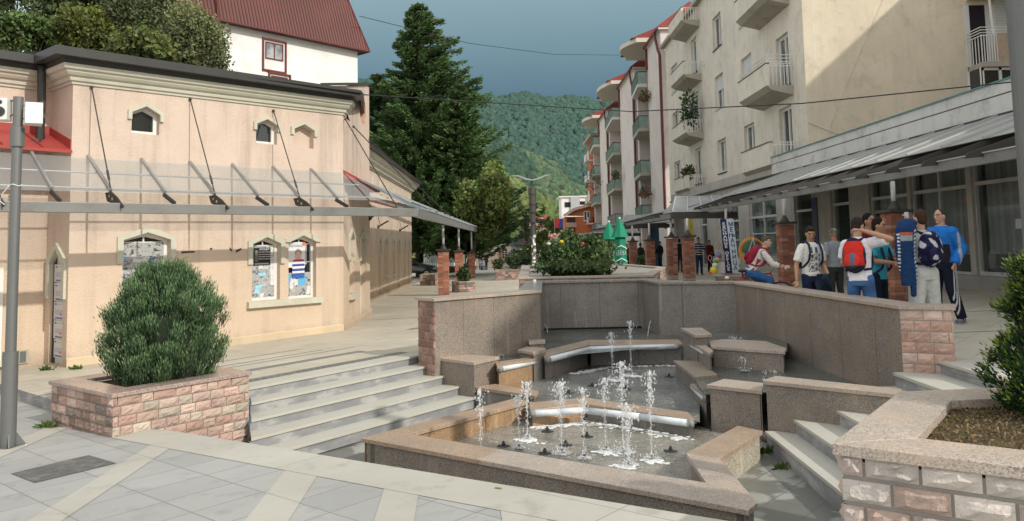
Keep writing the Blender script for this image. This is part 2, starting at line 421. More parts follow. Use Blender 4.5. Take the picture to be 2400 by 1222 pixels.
for xb, wb in ((-3.6, .27), (-1.93, .32), (-1.0, .28), (-.12, .3), (.75, .3), (1.6, .3), (-5.3, .27), (-7.0, .27)):
    b = MB(); 
    yt = EI0.y + (xb - EI0.x) * (ed.y / ed.x) - .006
    if xb < -4: yt = 9.0 + (-5.3 - xb)
    yt2 = yt + wb * (ed.y / ed.x) if xb > -4 else yt
    b.face([gz((xb + .07 * (yt + 9) , -9), Fo), gz((xb + wb + .07 * (yt2 + 9), -9), Fo), gz((xb + wb, yt2), Fo), gz((xb, yt), Fo)])
    tag(b.build('paving_band', m_cream), kind='structure')
b = MB(); b.face([gz(K0, 0), gz(K9, 0), gz(K9, -.15), gz(K0, -.15)])
b.face([gz(PLC + Vector((.1, .1, 0)), 0), gz(K0, 0), gz(K0, -.15), gz(PLC + Vector((.1, .1, 0)), -.15)]); tag(b.build('kerb', m_riser), kind='structure')
for a0, a1, dist, wd, mt in ((-.0, 3.3, -.42, .22, m_cob), (-.6, 3.2, -1.35, .20, m_strip), (-4.0, 3.1, -2.35, .04, m_strip), (-4.0, 3.6, -2.05, .03, m_strip), (-.5, 3.1, -2.9, .03, m_strip)):
    b = MB(); p0 = NL0 + nd * a0 + nn * dist; p1 = NL0 + nd * a1 + nn * dist
    b.face([gz(p0, .004), gz(p1, .004), gz(p1 - nn * wd, .004), gz(p0 - nn * wd, .004)][::-1]); tag(b.build('paving_strip', mt), kind='structure')
for (x0, y0, x1, y1, wd) in ((-2.2, 17.2, -.6, 19.6, .22), (-3.6, 20.5, 1.5, 20.5, .05), (-4.3, 25, 3, 25, .06), (6.8, 10.6, 13, 9.7, .05), (6.2, 12.2, 13, 11.3, .05), (7.8, 15.2, 13, 14.6, .05), (-4, 30, 6, 30, .07), (-3, 38, 7, 38, .07), (-3, 48, 7, 48, .08)):
    b = MB(); p0 = Vector((x0, y0, 0)); p1 = Vector((x1, y1, 0)); d = (p1 - p0).normalized(); s_ = Vector((-d.y, d.x, 0)) * wd
    b.face([gz(p0, .004), gz(p1, .004), gz(p1 + s_, .004), gz(p0 + s_, .004)]); tag(b.build('paving_strip', m_strip), kind='structure')
b = MB(); mp = [gz(p, -.145) for p in ((-4.43, 7.04), (-4.01, 6.69), (-3.6, 7.22), (-4.05, 7.59))]
b.face(mp); gcol = b.build('drain_cover', M("worn_cover", (.13, .13, .12), .8, .4, 14, .6, 50, dirt=(.28, .27, .24)))
tag(gcol, 'worn grey rectangular drain cover set into the slabs near the lamp post', 'drain cover')
b = MB(); b.face([gz(EDGE0, -.15), gz(EDGE2, -.15), Vector((EDGE2.x, EDGE2.y, FLZ)), Vector((EDGE0.x, EDGE0.y, FLZ))]); tag(b.build('retaining_face', m_gran), kind='structure')
b = MB(); b.face([(-5, 6.5, FLZ), (5.2, 2.5, FLZ), (5.6, 17, FLZ), (-2, 17, FLZ)]); tag(b.build('lower_floor', m_low), kind='structure')
st = thing('stone_stairs', 'wide pale stone stairs with grey marble risers beside the left planter', 'stairs', gz(NL0 + nn * 1.6, -.66))
SR = .132; ST = .335
for k in range(5):
    onr = lambda Q: Q + nd * ((-.3325 * Q.y - Q.x) / (nd.x + .3325 * nd.y))
    a = onr(NL0 + nn * (ST * k)) if k else NLs - nd * .3; ab = onr(NL0 + nn * (ST * (k - 1) - .03)) if k else NLs - nd * .3 - nn * .34; c = NL0 + nd * (3.19 + .03 * k) + nn * (ST * k)
    if k == 4: c = NL0 + nd * 3.30 + nn * (ST * k)
    back = -nn * (.36 if k else .34)
    b = MB(); e = .022
    q = [ab, c + back, c + nn * e, a + nn * e]
    b.prism([(p.x, p.y) for p in q], [gz(p, -SR * k - .03).z + (.003 if k else .0) for p in q], [gz(p, -SR * k + .004).z for p in q])
    b.build('tread', m_tread, st, bevel=.004)
    q = [a - nn * .02, c - nn * .02, c, a]; b = MB()
    b.prism([(p.x, p.y) for p in q], [gz(p, -SR * (k + 1) - .02).z for p in q], [gz(p, -SR * k - .031).z for p in q]); b.build('riser', m_riser, st)
st = thing('stone_stairs', 'narrow stone stairs rising to the right between fountain and big planter', 'stairs', (3.6, 8, FLZ))
xs = [(2.86, -2.22), (3.15, -2.06), (3.53, -1.90), (3.94, -1.74), (4.38, -1.58), (4.83, -1.43)]
for i, (x, z) in enumerate(xs):
    x1 = xs[i + 1][0] if i < 5 else 5.3
    xs0 = x - .07
    b = MB(); b.prism([(xs0 - .02, 4.95), (x1 + .0, 4.95), (x1 + .03, 9.3), (x - .02 + .03, 9.3)], z - .035, z + .002 * (i < 5)); b.build('tread', m_tread, st, bevel=.004)
    b = MB(); b.prism([(xs0, 4.95), (xs0 + .02, 4.95), (x + .05, 9.3), (x + .03, 9.3)], FLZ if i == 0 else xs[i - 1][1], z - .036); b.build('riser', m_riser, st)
m_stone = MC("split_pink_stone", .85, 1.0, 16, noise=.5, dist=.03)
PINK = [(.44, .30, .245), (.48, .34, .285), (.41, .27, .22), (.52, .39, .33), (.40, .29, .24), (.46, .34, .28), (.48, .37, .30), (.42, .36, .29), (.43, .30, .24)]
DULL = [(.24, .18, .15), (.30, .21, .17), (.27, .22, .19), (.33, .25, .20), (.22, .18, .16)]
def stone_face(b, p0, p1, z0a, z0b, z1, ch, out, pal=PINK, wmin=.16, wmax=.34, depth=.02, rnd=None, light=1.0, g_=.008):
    """courses of split blocks on the vertical face from p0 to p1 (xy), bottom z0a..z0b, top z1; out = outward normal"""
    rnd = rnd or random.Random(int((p0.x * 13 + p0.y * 7 + z1) * 1000) & 0xffff)
    L = (p1 - p0).length; t_ = (p1 - p0).normalized(); zmin = min(z0a, z0b); nrow = int(math.ceil((z1 - zmin) / ch - .05))
    for r in range(nrow):
        zt = z1 - r * ch; zb = zt - ch + g_ * 1.4; s_ = -rnd.uniform(0, .15)
        while s_ < L:
            wd = rnd.uniform(wmin, wmax); a = max(0, s_) + (0 if s_ <= 0 else g_ / 2); e = min(L, s_ + wd) - (g_ / 2 if s_ + wd < L else 0)
            s_ += wd
            if e - a < .03: continue
            fv = light * rnd.uniform(.85, 1.15); col = tuple(c * fv for c in rnd.choice(pal))
            nx, nz = 5, 4; vs = []
            for j in range(nz + 1):
                for i in range(nx + 1):
                    edge = i in (0, nx) or j in (0, nz)
                    d = (0.003 if edge else depth * rnd.uniform(.35, 1.1)) 
                    jx = 0 if i in (0, nx) else rnd.uniform(-.2, .2) * (e - a) / nx; jz = 0 if j in (0, nz) else rnd.uniform(-.2, .2) * (zt - zb) / nz
                    q = p0 + t_ * (a + (e - a) * i / nx + jx) + out * d
                    vs.append((q.x, q.y, zb + (zt - zb) * j / nz + jz))
            fs = [(j * (nx + 1) + i, j * (nx + 1) + i + 1, (j + 1) * (nx + 1) + i + 1, (j + 1) * (nx + 1) + i) for j in range(nz) for i in range(nx)]
            n0 = len(vs)
            for i in range(nx + 1):   # side skirts
                pass
            ring = [i for i in range(nx + 1)] + [(j) * (nx + 1) + nx for j in range(1, nz + 1)] + [nz * (nx + 1) + i for i in range(nx - 1, -1, -1)] + [j * (nx + 1) for j in range(nz - 1, 0, -1)]
            for k in ring: q = Vector(vs[k]) - out * .02; vs.append(tuple(q))
            m_ = len(ring); fs += [(ring[k], n0 + k, n0 + (k + 1) % m_, ring[(k + 1) % m_]) for k in range(m_)]
            if t_.cross(Vector((0, 0, 1))).dot(out) < 0: fs = [f[::-1] for f in fs]
            b.mesh(vs, fs, col)
def coping(poly, zt, th, mat, name='coping', parent=None, bevel=.006):
    b = MB(); b.prism([(p[0], p[1]) for p in poly], zt - th, zt); return b.build(name, mat, parent, bevel=bevel)
def V2(p): return Vector((p[0], p[1], 0))
ZP = -1.47
pl = thing('stone_planter', 'square planter of pink split stone with polished coping holding the round juniper at left', 'planter', (-4.2, 9.4, -2.0))
A, B, C_ = PLA, V2((-3.22, 9.62)), PLC
Dp = B + (C_ - A)
b = MB(); ins = .004
b.prism([(p.x, p.y) for p in (A + (Dp - A) * ins, B + (C_ - B) * ins, Dp + (A - Dp) * ins, C_ + (B - C_) * ins)], FLZ, ZP - .09); b.build('core', m_mort, pl)
b = MB(); outF = Vector(((B - A).y, -(B - A).x, 0)).normalized(); outL = Vector((-(A - C_).y, (A - C_).x, 0)).normalized()
if outL.dot(C_ - B) < 0: outL = -outL
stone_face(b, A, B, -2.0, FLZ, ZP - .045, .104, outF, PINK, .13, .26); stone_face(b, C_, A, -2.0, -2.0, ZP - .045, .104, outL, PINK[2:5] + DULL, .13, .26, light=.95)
outR = -outL; stone_face(b, B, Dp, FLZ, FLZ, ZP - .045, .118, outR); b.build('stone_cladding', m_stone, pl)
def ring_coping(P, zt, th, wid, over, mat, parent):
    cen = sum(P, Vector((0, 0, 0))) / len(P); n = len(P)
    def offs(d):
        out = []
        for i in range(n):
            a, b_, c = P[i - 1], P[i], P[(i + 1) % n]; e1 = (b_ - a).normalized(); e2 = (c - b_).normalized()
            n1 = Vector((e1.y, -e1.x, 0)); n2 = Vector((e2.y, -e2.x, 0))
            if n1.dot(b_ - cen) < 0: n1 = -n1
            if n2.dot(b_ - cen) < 0: n2 = -n2
            m_ = (n1 + n2); out.append(b_ + m_ * (d / max(.3, m_.dot(n1))))
        return out
    O, I = offs(over), offs(-wid)
    for i in range(n):
        j = (i + 1) % n; b = MB(); b.prism([(q.x, q.y) for q in (O[i], O[j], I[j], I[i])], zt - th, zt); b.build('coping', mat, parent, bevel=.006)
    return I
I = ring_coping([A, B, Dp, C_], ZP, .045, .26, .03, granite("planter_coping_rose", (.40, .31, .27), (.5, .42, .38), (.2, .15, .13), .22, 0, 110), pl)
b = MB(); b.prism([(q.x, q.y) for q in I], ZP - .095, ZP - .07); b.build('soil', m_soil, pl)
ZQ = -1.05
pr = thing('stone_planter', 'big planter of large pink grey stone blocks with granite coping at bottom right', 'planter', (2.8, 4.3, -1.75))
A = V2((1.66, 4.13)); B = V2((2.62, 5.40)); E = V2((4.75, 5.15)); Fp = V2((4.2, 2.3)); 
A2 = A + (V2((2.31, 3.67)) - A).normalized() * 3.2
P4 = [A, B, V2((4.9, 5.6)), A2]
b = MB(); cen = sum(P4, Vector()) / 4
b.prism([tuple((p + (cen - p) * .004)[:2]) for p in P4], FLZ, ZQ - .085); b.build('core', m_mort, pr)
b = MB(); of = Vector(((A2 - A).y, -(A2 - A).x, 0)).normalized()
if of.dot(A - cen) < 0: of = -of
ol = Vector(((B - A).y, -(B - A).x, 0)).normalized()
if ol.dot(A - cen) < 0: ol = -ol
BIG = [(.47, .39, .34), (.52, .46, .41), (.44, .37, .33), (.54, .48, .43), (.46, .42, .38), (.46, .35, .29)]
stone_face(b, A, A2, -1.85, -1.85, ZQ - .05, .128, of, BIG, .14, .27, .036, g_=.015); stone_face(b, A, B, FLZ, FLZ, ZQ - .05, .128, ol, BIG, .14, .27, .036, g_=.015)
b.build('stone_cladding', m_stone, pr)
I2 = ring_coping(P4, ZQ, .06, .30, .035, granite('pale_pink_coping', (.48, .405, .335), (.57, .50, .43), (.26, .21, .18), .4, 0, 130), pr)
b = MB(); b.prism([(q.x, q.y) for q in I2], ZQ - .09, ZQ - .065); b.build('soil', m_soil, pr)
fo = thing('cascade_fountain', 'terraced granite fountain with stepped basins sunk in the plaza', 'fountain', (1.2, 9.5, FLZ))
def off_line(P, d):
    """offset open polyline (xy) outward by d to the left of travel"""
    out = []
    for i, p in enumerate(P):
        ns = []
        if i > 0: e = (P[i] - P[i - 1]).normalized(); ns.append(Vector((-e.y, e.x, 0)))
        if i < len(P) - 1: e = (P[i + 1] - P[i]).normalized(); ns.append(Vector((-e.y, e.x, 0)))
        m_ = sum(ns, Vector()); m_ = m_.normalized(); out.append(p + m_ * (d / max(.35, m_.dot(ns[0]))))
    return out
H = [V2(p) for p in HW]
HO = off_line(H, .34)
HO[3] = H[3] + Vector((-.30, .38, 0)); HO[2] = H[2] + Vector((-.38, .30, 0))
segmat = {0: None, 1: m_gran, 2: m_gran, 3: m_grang, 4: m_grang, 5: m_grang, 6: m_gran, 7: None}
for i in range(8):
    a, b_, c, d = H[i], H[i + 1], HO[i + 1], HO[i]
    b = MB(); mt = segmat[i] or m_mort
    b.prism([(q.x, q.y) for q in (a, b_, c, d)], FLZ - .02, ZH - .045); b.build('wall_face', mt, fo)
Hc = off_line(H, -.035); Hc[3] = H[3] + Vector((.03, -.05, 0)); HOc = off_line(HO, .02); HOc[3] = HO[3]; HOc[2] = HO[2]
Hc[0] = Hc[0] - (H[1] - H[0]).normalized() * .04; HOc[0] = HOc[0] - (H[1] - H[0]).normalized() * .04
Hc[8] = Hc[8] + (H[8] - H[7]).normalized() * .05; HOc[8] = HOc[8] + (H[8] - H[7]).normalized() * .05
for i in range(8):
    b = MB(); b.prism([(q.x, q.y) for q in (Hc[i], Hc[i + 1], HOc[i + 1], HOc[i])], ZH - .045, ZH + .001 * (i % 2)); b.build('coping', m_cop if i in (0, 1, 6, 7) else granite("grey_coping", (.25, .23, .2), (.4, .37, .33), (.1, .09, .08), .3), fo, bevel=.004)
b = MB(); d0 = (H[1] - H[0]).normalized(); o0 = Vector((d0.y, -d0.x, 0))
stone_face(b, H[0], H[1], FLZ, FLZ, ZH - .05, .12, o0, [(.26, .15, .12), (.30, .19, .15), (.22, .14, .12), (.33, .22, .18)], .14, .24, .02)
stone_face(b, HO[0], H[0], -1.8, -1.8, ZH - .05, .12, -d0, PINK, .14, .24, .02)
b.build('stone_end', m_stone, fo)
b = MB(); d1 = (H[8] - H[7]).normalized(); o1 = Vector((d1.y, -d1.x, 0))
ORG = [(.46, .30, .24), (.52, .36, .29), (.42, .28, .22), (.50, .36, .30), (.55, .42, .36)]
stone_face(b, H[7], H[8], FLZ, FLZ, ZH - .05, .125, o1, ORG, .16, .3, .022)
stone_face(b, H[8], HO[8], -1.6, -1.6, ZH - .05, .125, d1, ORG, .16, .3, .022)
b.build('stone_end', m_stone, fo)
b = MB(); q0 = H[3] + (H[4] - H[3]) * .02; q1 = H[3] + (H[4] - H[3]) * .98; on_ = Vector(((q1 - q0).y, -(q1 - q0).x, 0)).normalized() * .012
b.face([Vector((q0.x, q0.y, -1.86)) + on_, Vector((q1.x, q1.y, -1.86)) + on_, Vector((q1.x, q1.y, -1.80)) + on_, Vector((q0.x, q0.y, -1.80)) + on_]); b.build('slot', M("black", (.01, .01, .01), .9, 0, 1, 0), fo)
def blk(px, zt, zb=FLZ, th=.045, wall=m_gran, cop=m_cop, inset=.03, pname='basin_wall', nw=False, nc=False):
    P = [atz(x, y, zt) for x, y in px]; P = [V2(p) for p in P]; cen = sum(P, Vector()) / len(P)
    if not nc: b = MB(); b.prism([(p.x, p.y) for p in P], zt - th, zt); b.build('coping', cop, fo, bevel=.004)
    if nw: return
    n = len(P); ar = sum(P[i].x * P[(i + 1) % n].y - P[(i + 1) % n].x * P[i].y for i in range(n)); sg = 1 if ar > 0 else -1
    Q = []
    for i in range(n):
        e1 = (P[i] - P[i - 1]).normalized(); e2 = (P[(i + 1) % n] - P[i]).normalized()
        n1 = Vector((-e1.y, e1.x, 0)) * sg; n2 = Vector((-e2.y, e2.x, 0)) * sg; m_ = n1 + n2
        if m_.length < .2: m_ = n1
        Q.append(P[i] + m_ * (inset / max(.4, m_.dot(n1))))
    b = MB(); b.prism([(p.x, p.y) for p in Q], zb, zt - th - .001); b.build(pname, wall, fo)
    return P
ZC = -2.1
c0 = (846, 1027); c1 = (1754, 1196); c2 = (1775, 1179); c3 = (1687, 1075); c4 = (1787, 1010); c5 = (1729, 998); c6 = (1608, 1062); c7 = (1654, 1131); c8 = (960, 1017); c9 = (1240, 940); c10 = (1205, 934)
blk([c0, (1122, 1078), (1172, 1053), c8], ZC, cop=m_copw, nw=True)
blk([c0, c1, c2, c3, c6, c7, c8], ZC, nc=True)
blk([(1122.6, 1078.1), (1450, 1139), (1480, 1104), (1172.6, 1053.1)], ZC, cop=m_cop, nw=True)
blk([(1450.6, 1139.1), c1, c7, (1480.6, 1104.1)], ZC - .0, cop=m_cop, nw=True)
blk([c1, c2, c3, c6, c7], ZC + .001, cop=m_cop, nw=True)
blk([c3, c4, c5, c6], ZC + .002, cop=m_copw, wall=granite("pale_stained_granite", (.42, .38, .3), (.6, .56, .48), (.2, .17, .12), .5))
blk([c0, c8, c9, c10], ZC + .001, cop=m_copw, wall=m_granb)
blk([(1022, 838), (1111, 850), (1171, 836), (1059, 829)], -1.72, inset=.02)
blk([(1114, 907), (1255, 928), (1263, 917), (1160, 900)], -2.07, cop=m_copw, wall=m_grang)
blk([(1213, 820), (1249, 826), (1279, 816), (1235, 812)], -1.70, wall=m_grang)
blk([(1238, 797), (1277, 795), (1278, 800), (1240, 802)], -1.62, zb=-1.75, wall=m_grang)
blk([(1166, 858), (1254, 841), (1252, 836), (1160, 849)], -1.80, cop=m_copw, wall=m_granb)
blk([(1249, 826), (1279, 817), (1279, 818.5), (1250, 828)], -1.71, wall=m_grang, inset=.001)
blk([(1275, 837), (1380, 809), (1378, 797), (1272, 822)], -1.80, cop=m_copw, wall=m_grang)
blk([(1380.3, 809), (1600, 806), (1590, 796), (1378.3, 797)], -1.80, cop=m_copw, wall=m_grang)
blk([(1243, 962), (1370, 946), (1372, 932), (1240, 944)], -2.12, cop=m_copw, wall=m_granb)
blk([(1370.3, 946), (1632, 985), (1612, 966), (1372.3, 932)], -2.12, cop=m_copw, wall=m_grang)
blk([(1595, 769), (1630, 786), (1668, 783), (1645, 768)], -1.46, wall=m_grang)
blk([(1618, 800), (1663, 829), (1672, 822), (1640, 798)], -1.62, wall=m_grang)
blk([(1660, 799), (1667, 812), (1840, 824), (1843, 816), (1795, 800), (1700, 795)], -1.60, wall=m_gran)
blk([(1578, 845), (1629, 884), (1682, 878), (1637, 846)], -1.87, wall=m_grang, cop=granite("olive_coping", (.33, .27, .2), (.45, .39, .31), (.12, .1, .08), .3))
blk([(1637, 845), (1655, 858), (1708, 843), (1690, 838)], -1.90, wall=m_grang)
blk([(1620, 900), (1654, 928), (1668, 922), (1642, 898)], -1.96, wall=m_grang)
blk([(1656, 902), (1786, 916), (1789, 898), (1697, 888)], -1.78, wall=m_gran, cop=m_cop)
blk([(1787, 892), (2112, 925), (2112, 912), (1818, 881)], -1.65, wall=m_gran, cop=m_cop)
def water_mat(name, tint, rip=26, foam=0, dark=.0, foamdir=None):
    t = NT(name); pos = t.geo.outputs['Position']
    n1 = t.noise(rip, 4, rough=.6, dist=.6); n2 = t.noise(5, 4, dist=1.0)
    c = t.mix(t.ramp(t.noise(1.3, 4), [(.35, 0), (.65, 1)]), tint, tuple(x * .6 for x in tint))
    c = t.mix(t.ramp(n1, [(.55, 0), (.72, .55)]), c, tuple(min(1, x * 2.2) for x in tint))
    if foam:
        f = t.ramp(t.noise(11, 6, rough=.7, dist=.8), [(.60 - foam * .1, 0), (.72, .7)]); c = t.mix(f, c, (.6, .6, .58))
    t.set(c, .12, 0, .5); h = t.math('ADD', n1, t.math('MULTIPLY', n2, 1.5)); t.bump(h, .7, .03); return t.m
m_wC = water_mat("pool_water_low", (.30, .28, .235), 30, .6); m_wB = water_mat("pool_water_mid", (.21, .21, .19), 30, .25); m_wA = water_mat("pool_water_top", (.13, .135, .12), 24)
def pool(name, px, z, mat, lab):
    P = [atz(x, y, z) if not isinstance(x, Vector) else x for x, y in px]
    b = MB(); nsub = 1; b.face([(p.x, p.y, z) for p in P]); o = b.build(name, mat); return tag(o, kind='structure')
pool('water', [(940, 1042), (1640, 1205), (1690, 1110), (1800, 1040), (1640, 1000), (1372, 962), (1215, 975)], -2.335, m_wC, '')
pool('water', [(1235, 958), (1372, 946), (1640, 990), (1640, 870), (1600, 850), (1380, 840), (1262, 875), (1235, 900)], -2.15, m_wB, '')
b = MB(); b.face([(H[2].x - .1, H[2].y - .9, -1.835), (3.1, 14.1, -1.835), (3.1, 16.9, -1.835), (.3, 16.9, -1.835)]); tag(b.build('water', m_wA), kind='structure')
pool('water', [(1650, 925), (1785, 920), (2110, 925), (1960, 850), (1830, 815), (1660, 822), (1600, 840)], -1.905, m_wA, '')
pool('water', [(1640, 815), (1700, 818), (1845, 825), (1845, 790), (1700, 780), (1640, 785)], -1.66, m_wA, '')
b = MB(); P = [atz(x, y, -1.83) for x, y in ((1130, 858), (1262, 845), (1262, 810), (1100, 800))]; b.face([(p.x, p.y, -1.83) for p in P]); tag(b.build('water', m_wA), kind='structure')
m_tube = M("white_tube", (.66, .72, .76), .35, .1, 6, 0, dirt=(.4, .38, .33))
m_cap = M("tube_cap", (.25, .25, .24), .6)
def tubes(px, z, r, lab):
    g = thing('light_tube', lab, 'light tube', tuple(atz(*px[0], z)), group='white tubes under the fountain edges')
    P = [atz(x, y, z) for x, y in px]
    for i, (a, c) in enumerate(zip(P[:-1], P[1:])):
        dd = (c - a).normalized()
        bb = MB(); bb.tube([a + dd * (.0 if i == 0 else .0), c], r, 12); bb.build('tube', m_tube, g, smooth=True)
    for e in (P[0], P[-1]):
        bb = MB(); d = (P[1] - P[0]).normalized(); bb.tube([e - d * .03, e + d * .03], r * 1.12, 12); bb.build('end_cap', m_cap, g, smooth=True)
tubes([(1284, 844), (1381, 819), (1480, 815), (1586, 813)], -1.84, .045, 'long bent white tube under the back weir of the fountain')
tubes([(1248, 970), (1312, 966), (1368, 962), (1500, 977), (1618, 993)], -2.15, .042, 'long bent white tube under the middle weir just above the lowest pool')
tubes([(1172, 866), (1252, 849)], -1.86, .042, 'short white tube under the small left ledge of the fountain')
tubes([(1620, 810), (1663, 834)], -1.69, .035, 'short white tube on the small upper right ledge of the fountain')
tubes([(1624, 908), (1655, 937)], -2.03, .040, 'short white tube on the lower right ledge beside the angular granite block')
t = NT("jet_water"); gl = t.n('ShaderNodeBsdfTransparent'); t.set((.86, .89, .9), .15, 0, .8); ms = t.n('ShaderNodeMixShader')
f_ = t.ramp(t.noise(34, 4, rough=.7), [(.40, .05), (.66, .6)]); t.l(f_, ms.inputs[0]); t.l(gl.outputs[0], ms.inputs[1]); t.l(t.b.outputs[0], ms.inputs[2]); t.l(ms.outputs[0], t.out.inputs[0]); m_jet = t.m
m_noz = M("dark_nozzle", (.035, .035, .033), .5)
jrng = random.Random(5)
def drop(b, c, r, el=1.0):
    n = 6; b.lathe((c[0], c[1], c[2]), [(.25 * r, -r * el), (r * .8, -r * el * .5), (r, 0), (r * .7, r * el * .6), (.15 * r, r * el)], n)
def jet(px, ybase, ytop, zw, lab, spray=1.0, group='fountain jets', thick=1.0, noz=True):
    base = atz(px, ybase, zw); top = aty(px + (ytop - ybase) * -.0, ytop, base.y); h = top.z - base.z
    g = thing('water_jet', lab, 'water jet', tuple(base), group=group)
    b = MB(); n = max(6, int(h / .035)); pts = []; rs = []
    for i in range(n + 1):
        f = i / n; r = (.005 + .003 * f + .014 * max(0, f - .62) * 2.2) * thick * jrng.uniform(.6, 1.4)
        if f > .96: r *= .5
        pts.append(base + Vector((jrng.gauss(0, .003 + .012 * f * f), jrng.gauss(0, .004 + .01 * f * f), h * f))); rs.append(r)
    b.tube(pts, rs, 7); b.build('column', m_jet, g, smooth=True)
    b = MB(); nd_ = int(190 * spray * max(.3, min(1.3, h / .5)))
    for i in range(nd_):
        f = jrng.random() ** .55; sp = (.014 + .05 * max(0, f - .35)) * thick
        a = jrng.uniform(0, 6.28); rad = abs(jrng.gauss(0, sp)) + .006
        drop(b, base + Vector((math.cos(a) * rad, math.sin(a) * rad, h * min(1.02, f * .98 + .04 * jrng.random()))), jrng.choice([.003, .004, .006, .009]) * (1.25 if f > .65 else .75), jrng.uniform(1, 1.8))
    for i in range(int(70 * spray)):       # fall back to the pool
        a = jrng.uniform(0, 6.28); rad = abs(jrng.gauss(.03, .06)) * thick
        drop(b, base + Vector((math.cos(a) * rad, math.sin(a) * rad, abs(jrng.gauss(0, .05)))), jrng.choice([.004, .006, .008]), 1.2)
    b.build('spray', m_jet, g, smooth=True)
    b = MB()
    b.lathe((base.x, base.y, zw + .004), [(.02, 0), (.07 * thick, .002), (.09 * thick, .012), (.06, .02), (.02, .03)], 14); b.build('splash', m_jet, g, smooth=True)
    if noz:
        b = MB(); b.lathe((base.x, base.y, zw - .02), [(.05, 0), (.05, .03), (.02, .035), (.014, .06), (.010, .07)], 10); b.build('nozzle', m_noz, g)
WC = -2.335; WB = -2.15
for px, yb, yt, zw, lab, sp, tk in (
    (1127, 1078, 914, WC, 'thin leftmost jet rising from the lowest pool', .7, .9), (1217, 1052, 925, WC, 'slim jet rising close in front of the left end of the middle weir', .8, .9),
    (1236, 1030, 896, WC, 'jet with ragged tip beside the left end of the middle weir', 1.1, 1.0), (1316, 1064, 893, WC, 'thick topped jet with a rounded clump of water left of centre', 1.5, 1.4),
    (1370, 1076, 910, WC, 'medium jet with a small round tip in front of the bend of the middle weir', .9, 1.0), (1420, 1058, 885, WC, 'jet with looping tip between the medium jet and the tallest one', 1.1, 1.1),
    (1462, 1062, 850, WC, 'tallest jet of the lowest pool with broad foaming head', 1.8, 1.5), (1528, 1078, 872, WC, 'jet throwing a ragged side spray at the right of the lowest pool', 1.5, 1.2),
    (1474, 1092, 948, WC, 'short front jet with heavy falling drops', 1.5, 1.3),
    (1436, 888, 780, WB, 'left one of the two slender jets in the middle pool', .9, 1.0), (1480, 878, 752, WB, 'right and taller one of the two slender jets in the middle pool', .9, 1.1)):
    jet(px, yb, yt, zw, lab, sp, thick=tk)
for px, yb, yt, zw, lab in ((1739, 866, 836, -1.905, 'low bubbling jet at the left of the trio in the right side pool'), (1746, 872, 838, -1.905, 'front low bubbling jet of the trio in the right side pool'), (1764, 866, 838, -1.905, 'right low bubbling jet of the trio in the right side pool'),
    (1796, 893, 866, -1.905, 'small low jet behind the bend of the long right coping'), (1815, 890, 868, -1.905, 'small low jet farthest right behind the long right coping'),
    (1716, 800, 790, -1.66, 'tiny jet at the left in the upper right pool'), (1722, 802, 791, -1.66, 'tiny middle jet in the upper right pool'), (1737, 801, 790, -1.66, 'tiny jet at the right in the upper right pool'),
    (1152, 835, 820, -1.83, 'tiny left jet in the small pool at the left wall'), (1160, 835, 821, -1.83, 'tiny middle jet in the small pool at the left wall'), (1170, 835, 820, -1.83, 'tiny right jet in the small pool at the left wall')):
    jet(px, yb, yt, zw, lab, .25, group='low fountain jets', thick=.7)
def nozzle(px, py, z, lab):
    c = atz(px, py, z); g = MB()
    g.lathe((c.x, c.y, z - .03), [(.07, 0), (.08, .03), (.05, .038), (.02, .042), (.013, .085), (.006, .09)], 12); g.ball((c.x, c.y, z + .03), (.022, .022, .02), 6)
    for k in range(5):
        a = k * 1.257; g.bar((c.x, c.y, z + .012), (c.x + .075 * math.cos(a), c.y + .075 * math.sin(a), z + .004), .012, .008)
    tag(g.build('fountain_nozzle', m_noz, smooth=False), lab, 'nozzle', 'dark nozzles standing in the pools')
for px, py, z, lab in ((1180, 1046, WC, 'dark idle nozzle at the left of the lowest pool'), (1283, 1012, WC, 'dark idle nozzle near the left of the middle weir'), (1277, 1063, WC, 'dark idle nozzle near the front coping left of centre'),
    (1326, 1044, WC, 'dark idle nozzle in the middle of the lowest pool'), (1376, 1024, WC, 'dark idle nozzle below the bend of the middle weir'), (1572, 1058, WC, 'low dark nozzle at the right of the lowest pool'),
    (1333, 922, WB, 'dark nozzle at the left of the middle pool'), (1388, 906, WB, 'dark nozzle just left of centre in the middle pool'), (1468, 913, WB, 'dark nozzle in front centre of the middle pool'), (1568, 884, WB, 'dark nozzle at the right of the middle pool')):
    nozzle(px, py, z, lab)
m_foam = M("foam", (.75, .76, .74), .5, .2, 20, .6, 60)
def foam(pts, z, lab, n=60, s=.018):
    b = MB(); P = [atz(x, y, z) for x, y in pts]
    for i in range(n):
        k = jrng.random() * (len(P) - 1); j = int(k); q = P[j].lerp(P[j + 1], k - j)
        r = s * jrng.uniform(.4, 1.2); b.ball((q.x + jrng.gauss(0, .05), q.y - abs(jrng.gauss(0, .08)), z), (r * 1.5, r, r * .35), 5)
    tag(b.build('foam', m_foam, smooth=True), lab, 'foam', kind='stuff')
foam([(1250, 1000), (1370, 990), (1500, 1005), (1600, 1026)], WC + .004, '', 330, .022)
foam([(1340, 876), (1400, 864), (1450, 858), (1570, 856)], WB + .004, '', 150, .024)
for px, yb in ((1236, 1030), (1420, 1058), (1462, 1090), (1528, 1078), (1480, 880), (1436, 890)):
    foam([(px - 14, yb - 2), (px + 14, yb + 2)], (WC if yb > 900 else WB) + .004, '', 60, .022)
for px, py, px2, py2, lab in ((1276, 760, 1284, 780, 'thin trickle from the left corner spout of the back pool'), (1525, 752, 1518, 788, 'thin trickle from the right corner spout of the back pool')):
    a = aty(px, py, 15.6); c = aty(px2, py2, 15.2); b = MB()
    b.tube([a, a.lerp(c, .5) + Vector((0, 0, .05)), c], .008, 6); tag(b.build('water_trickle', m_jet), lab, 'water trickle')
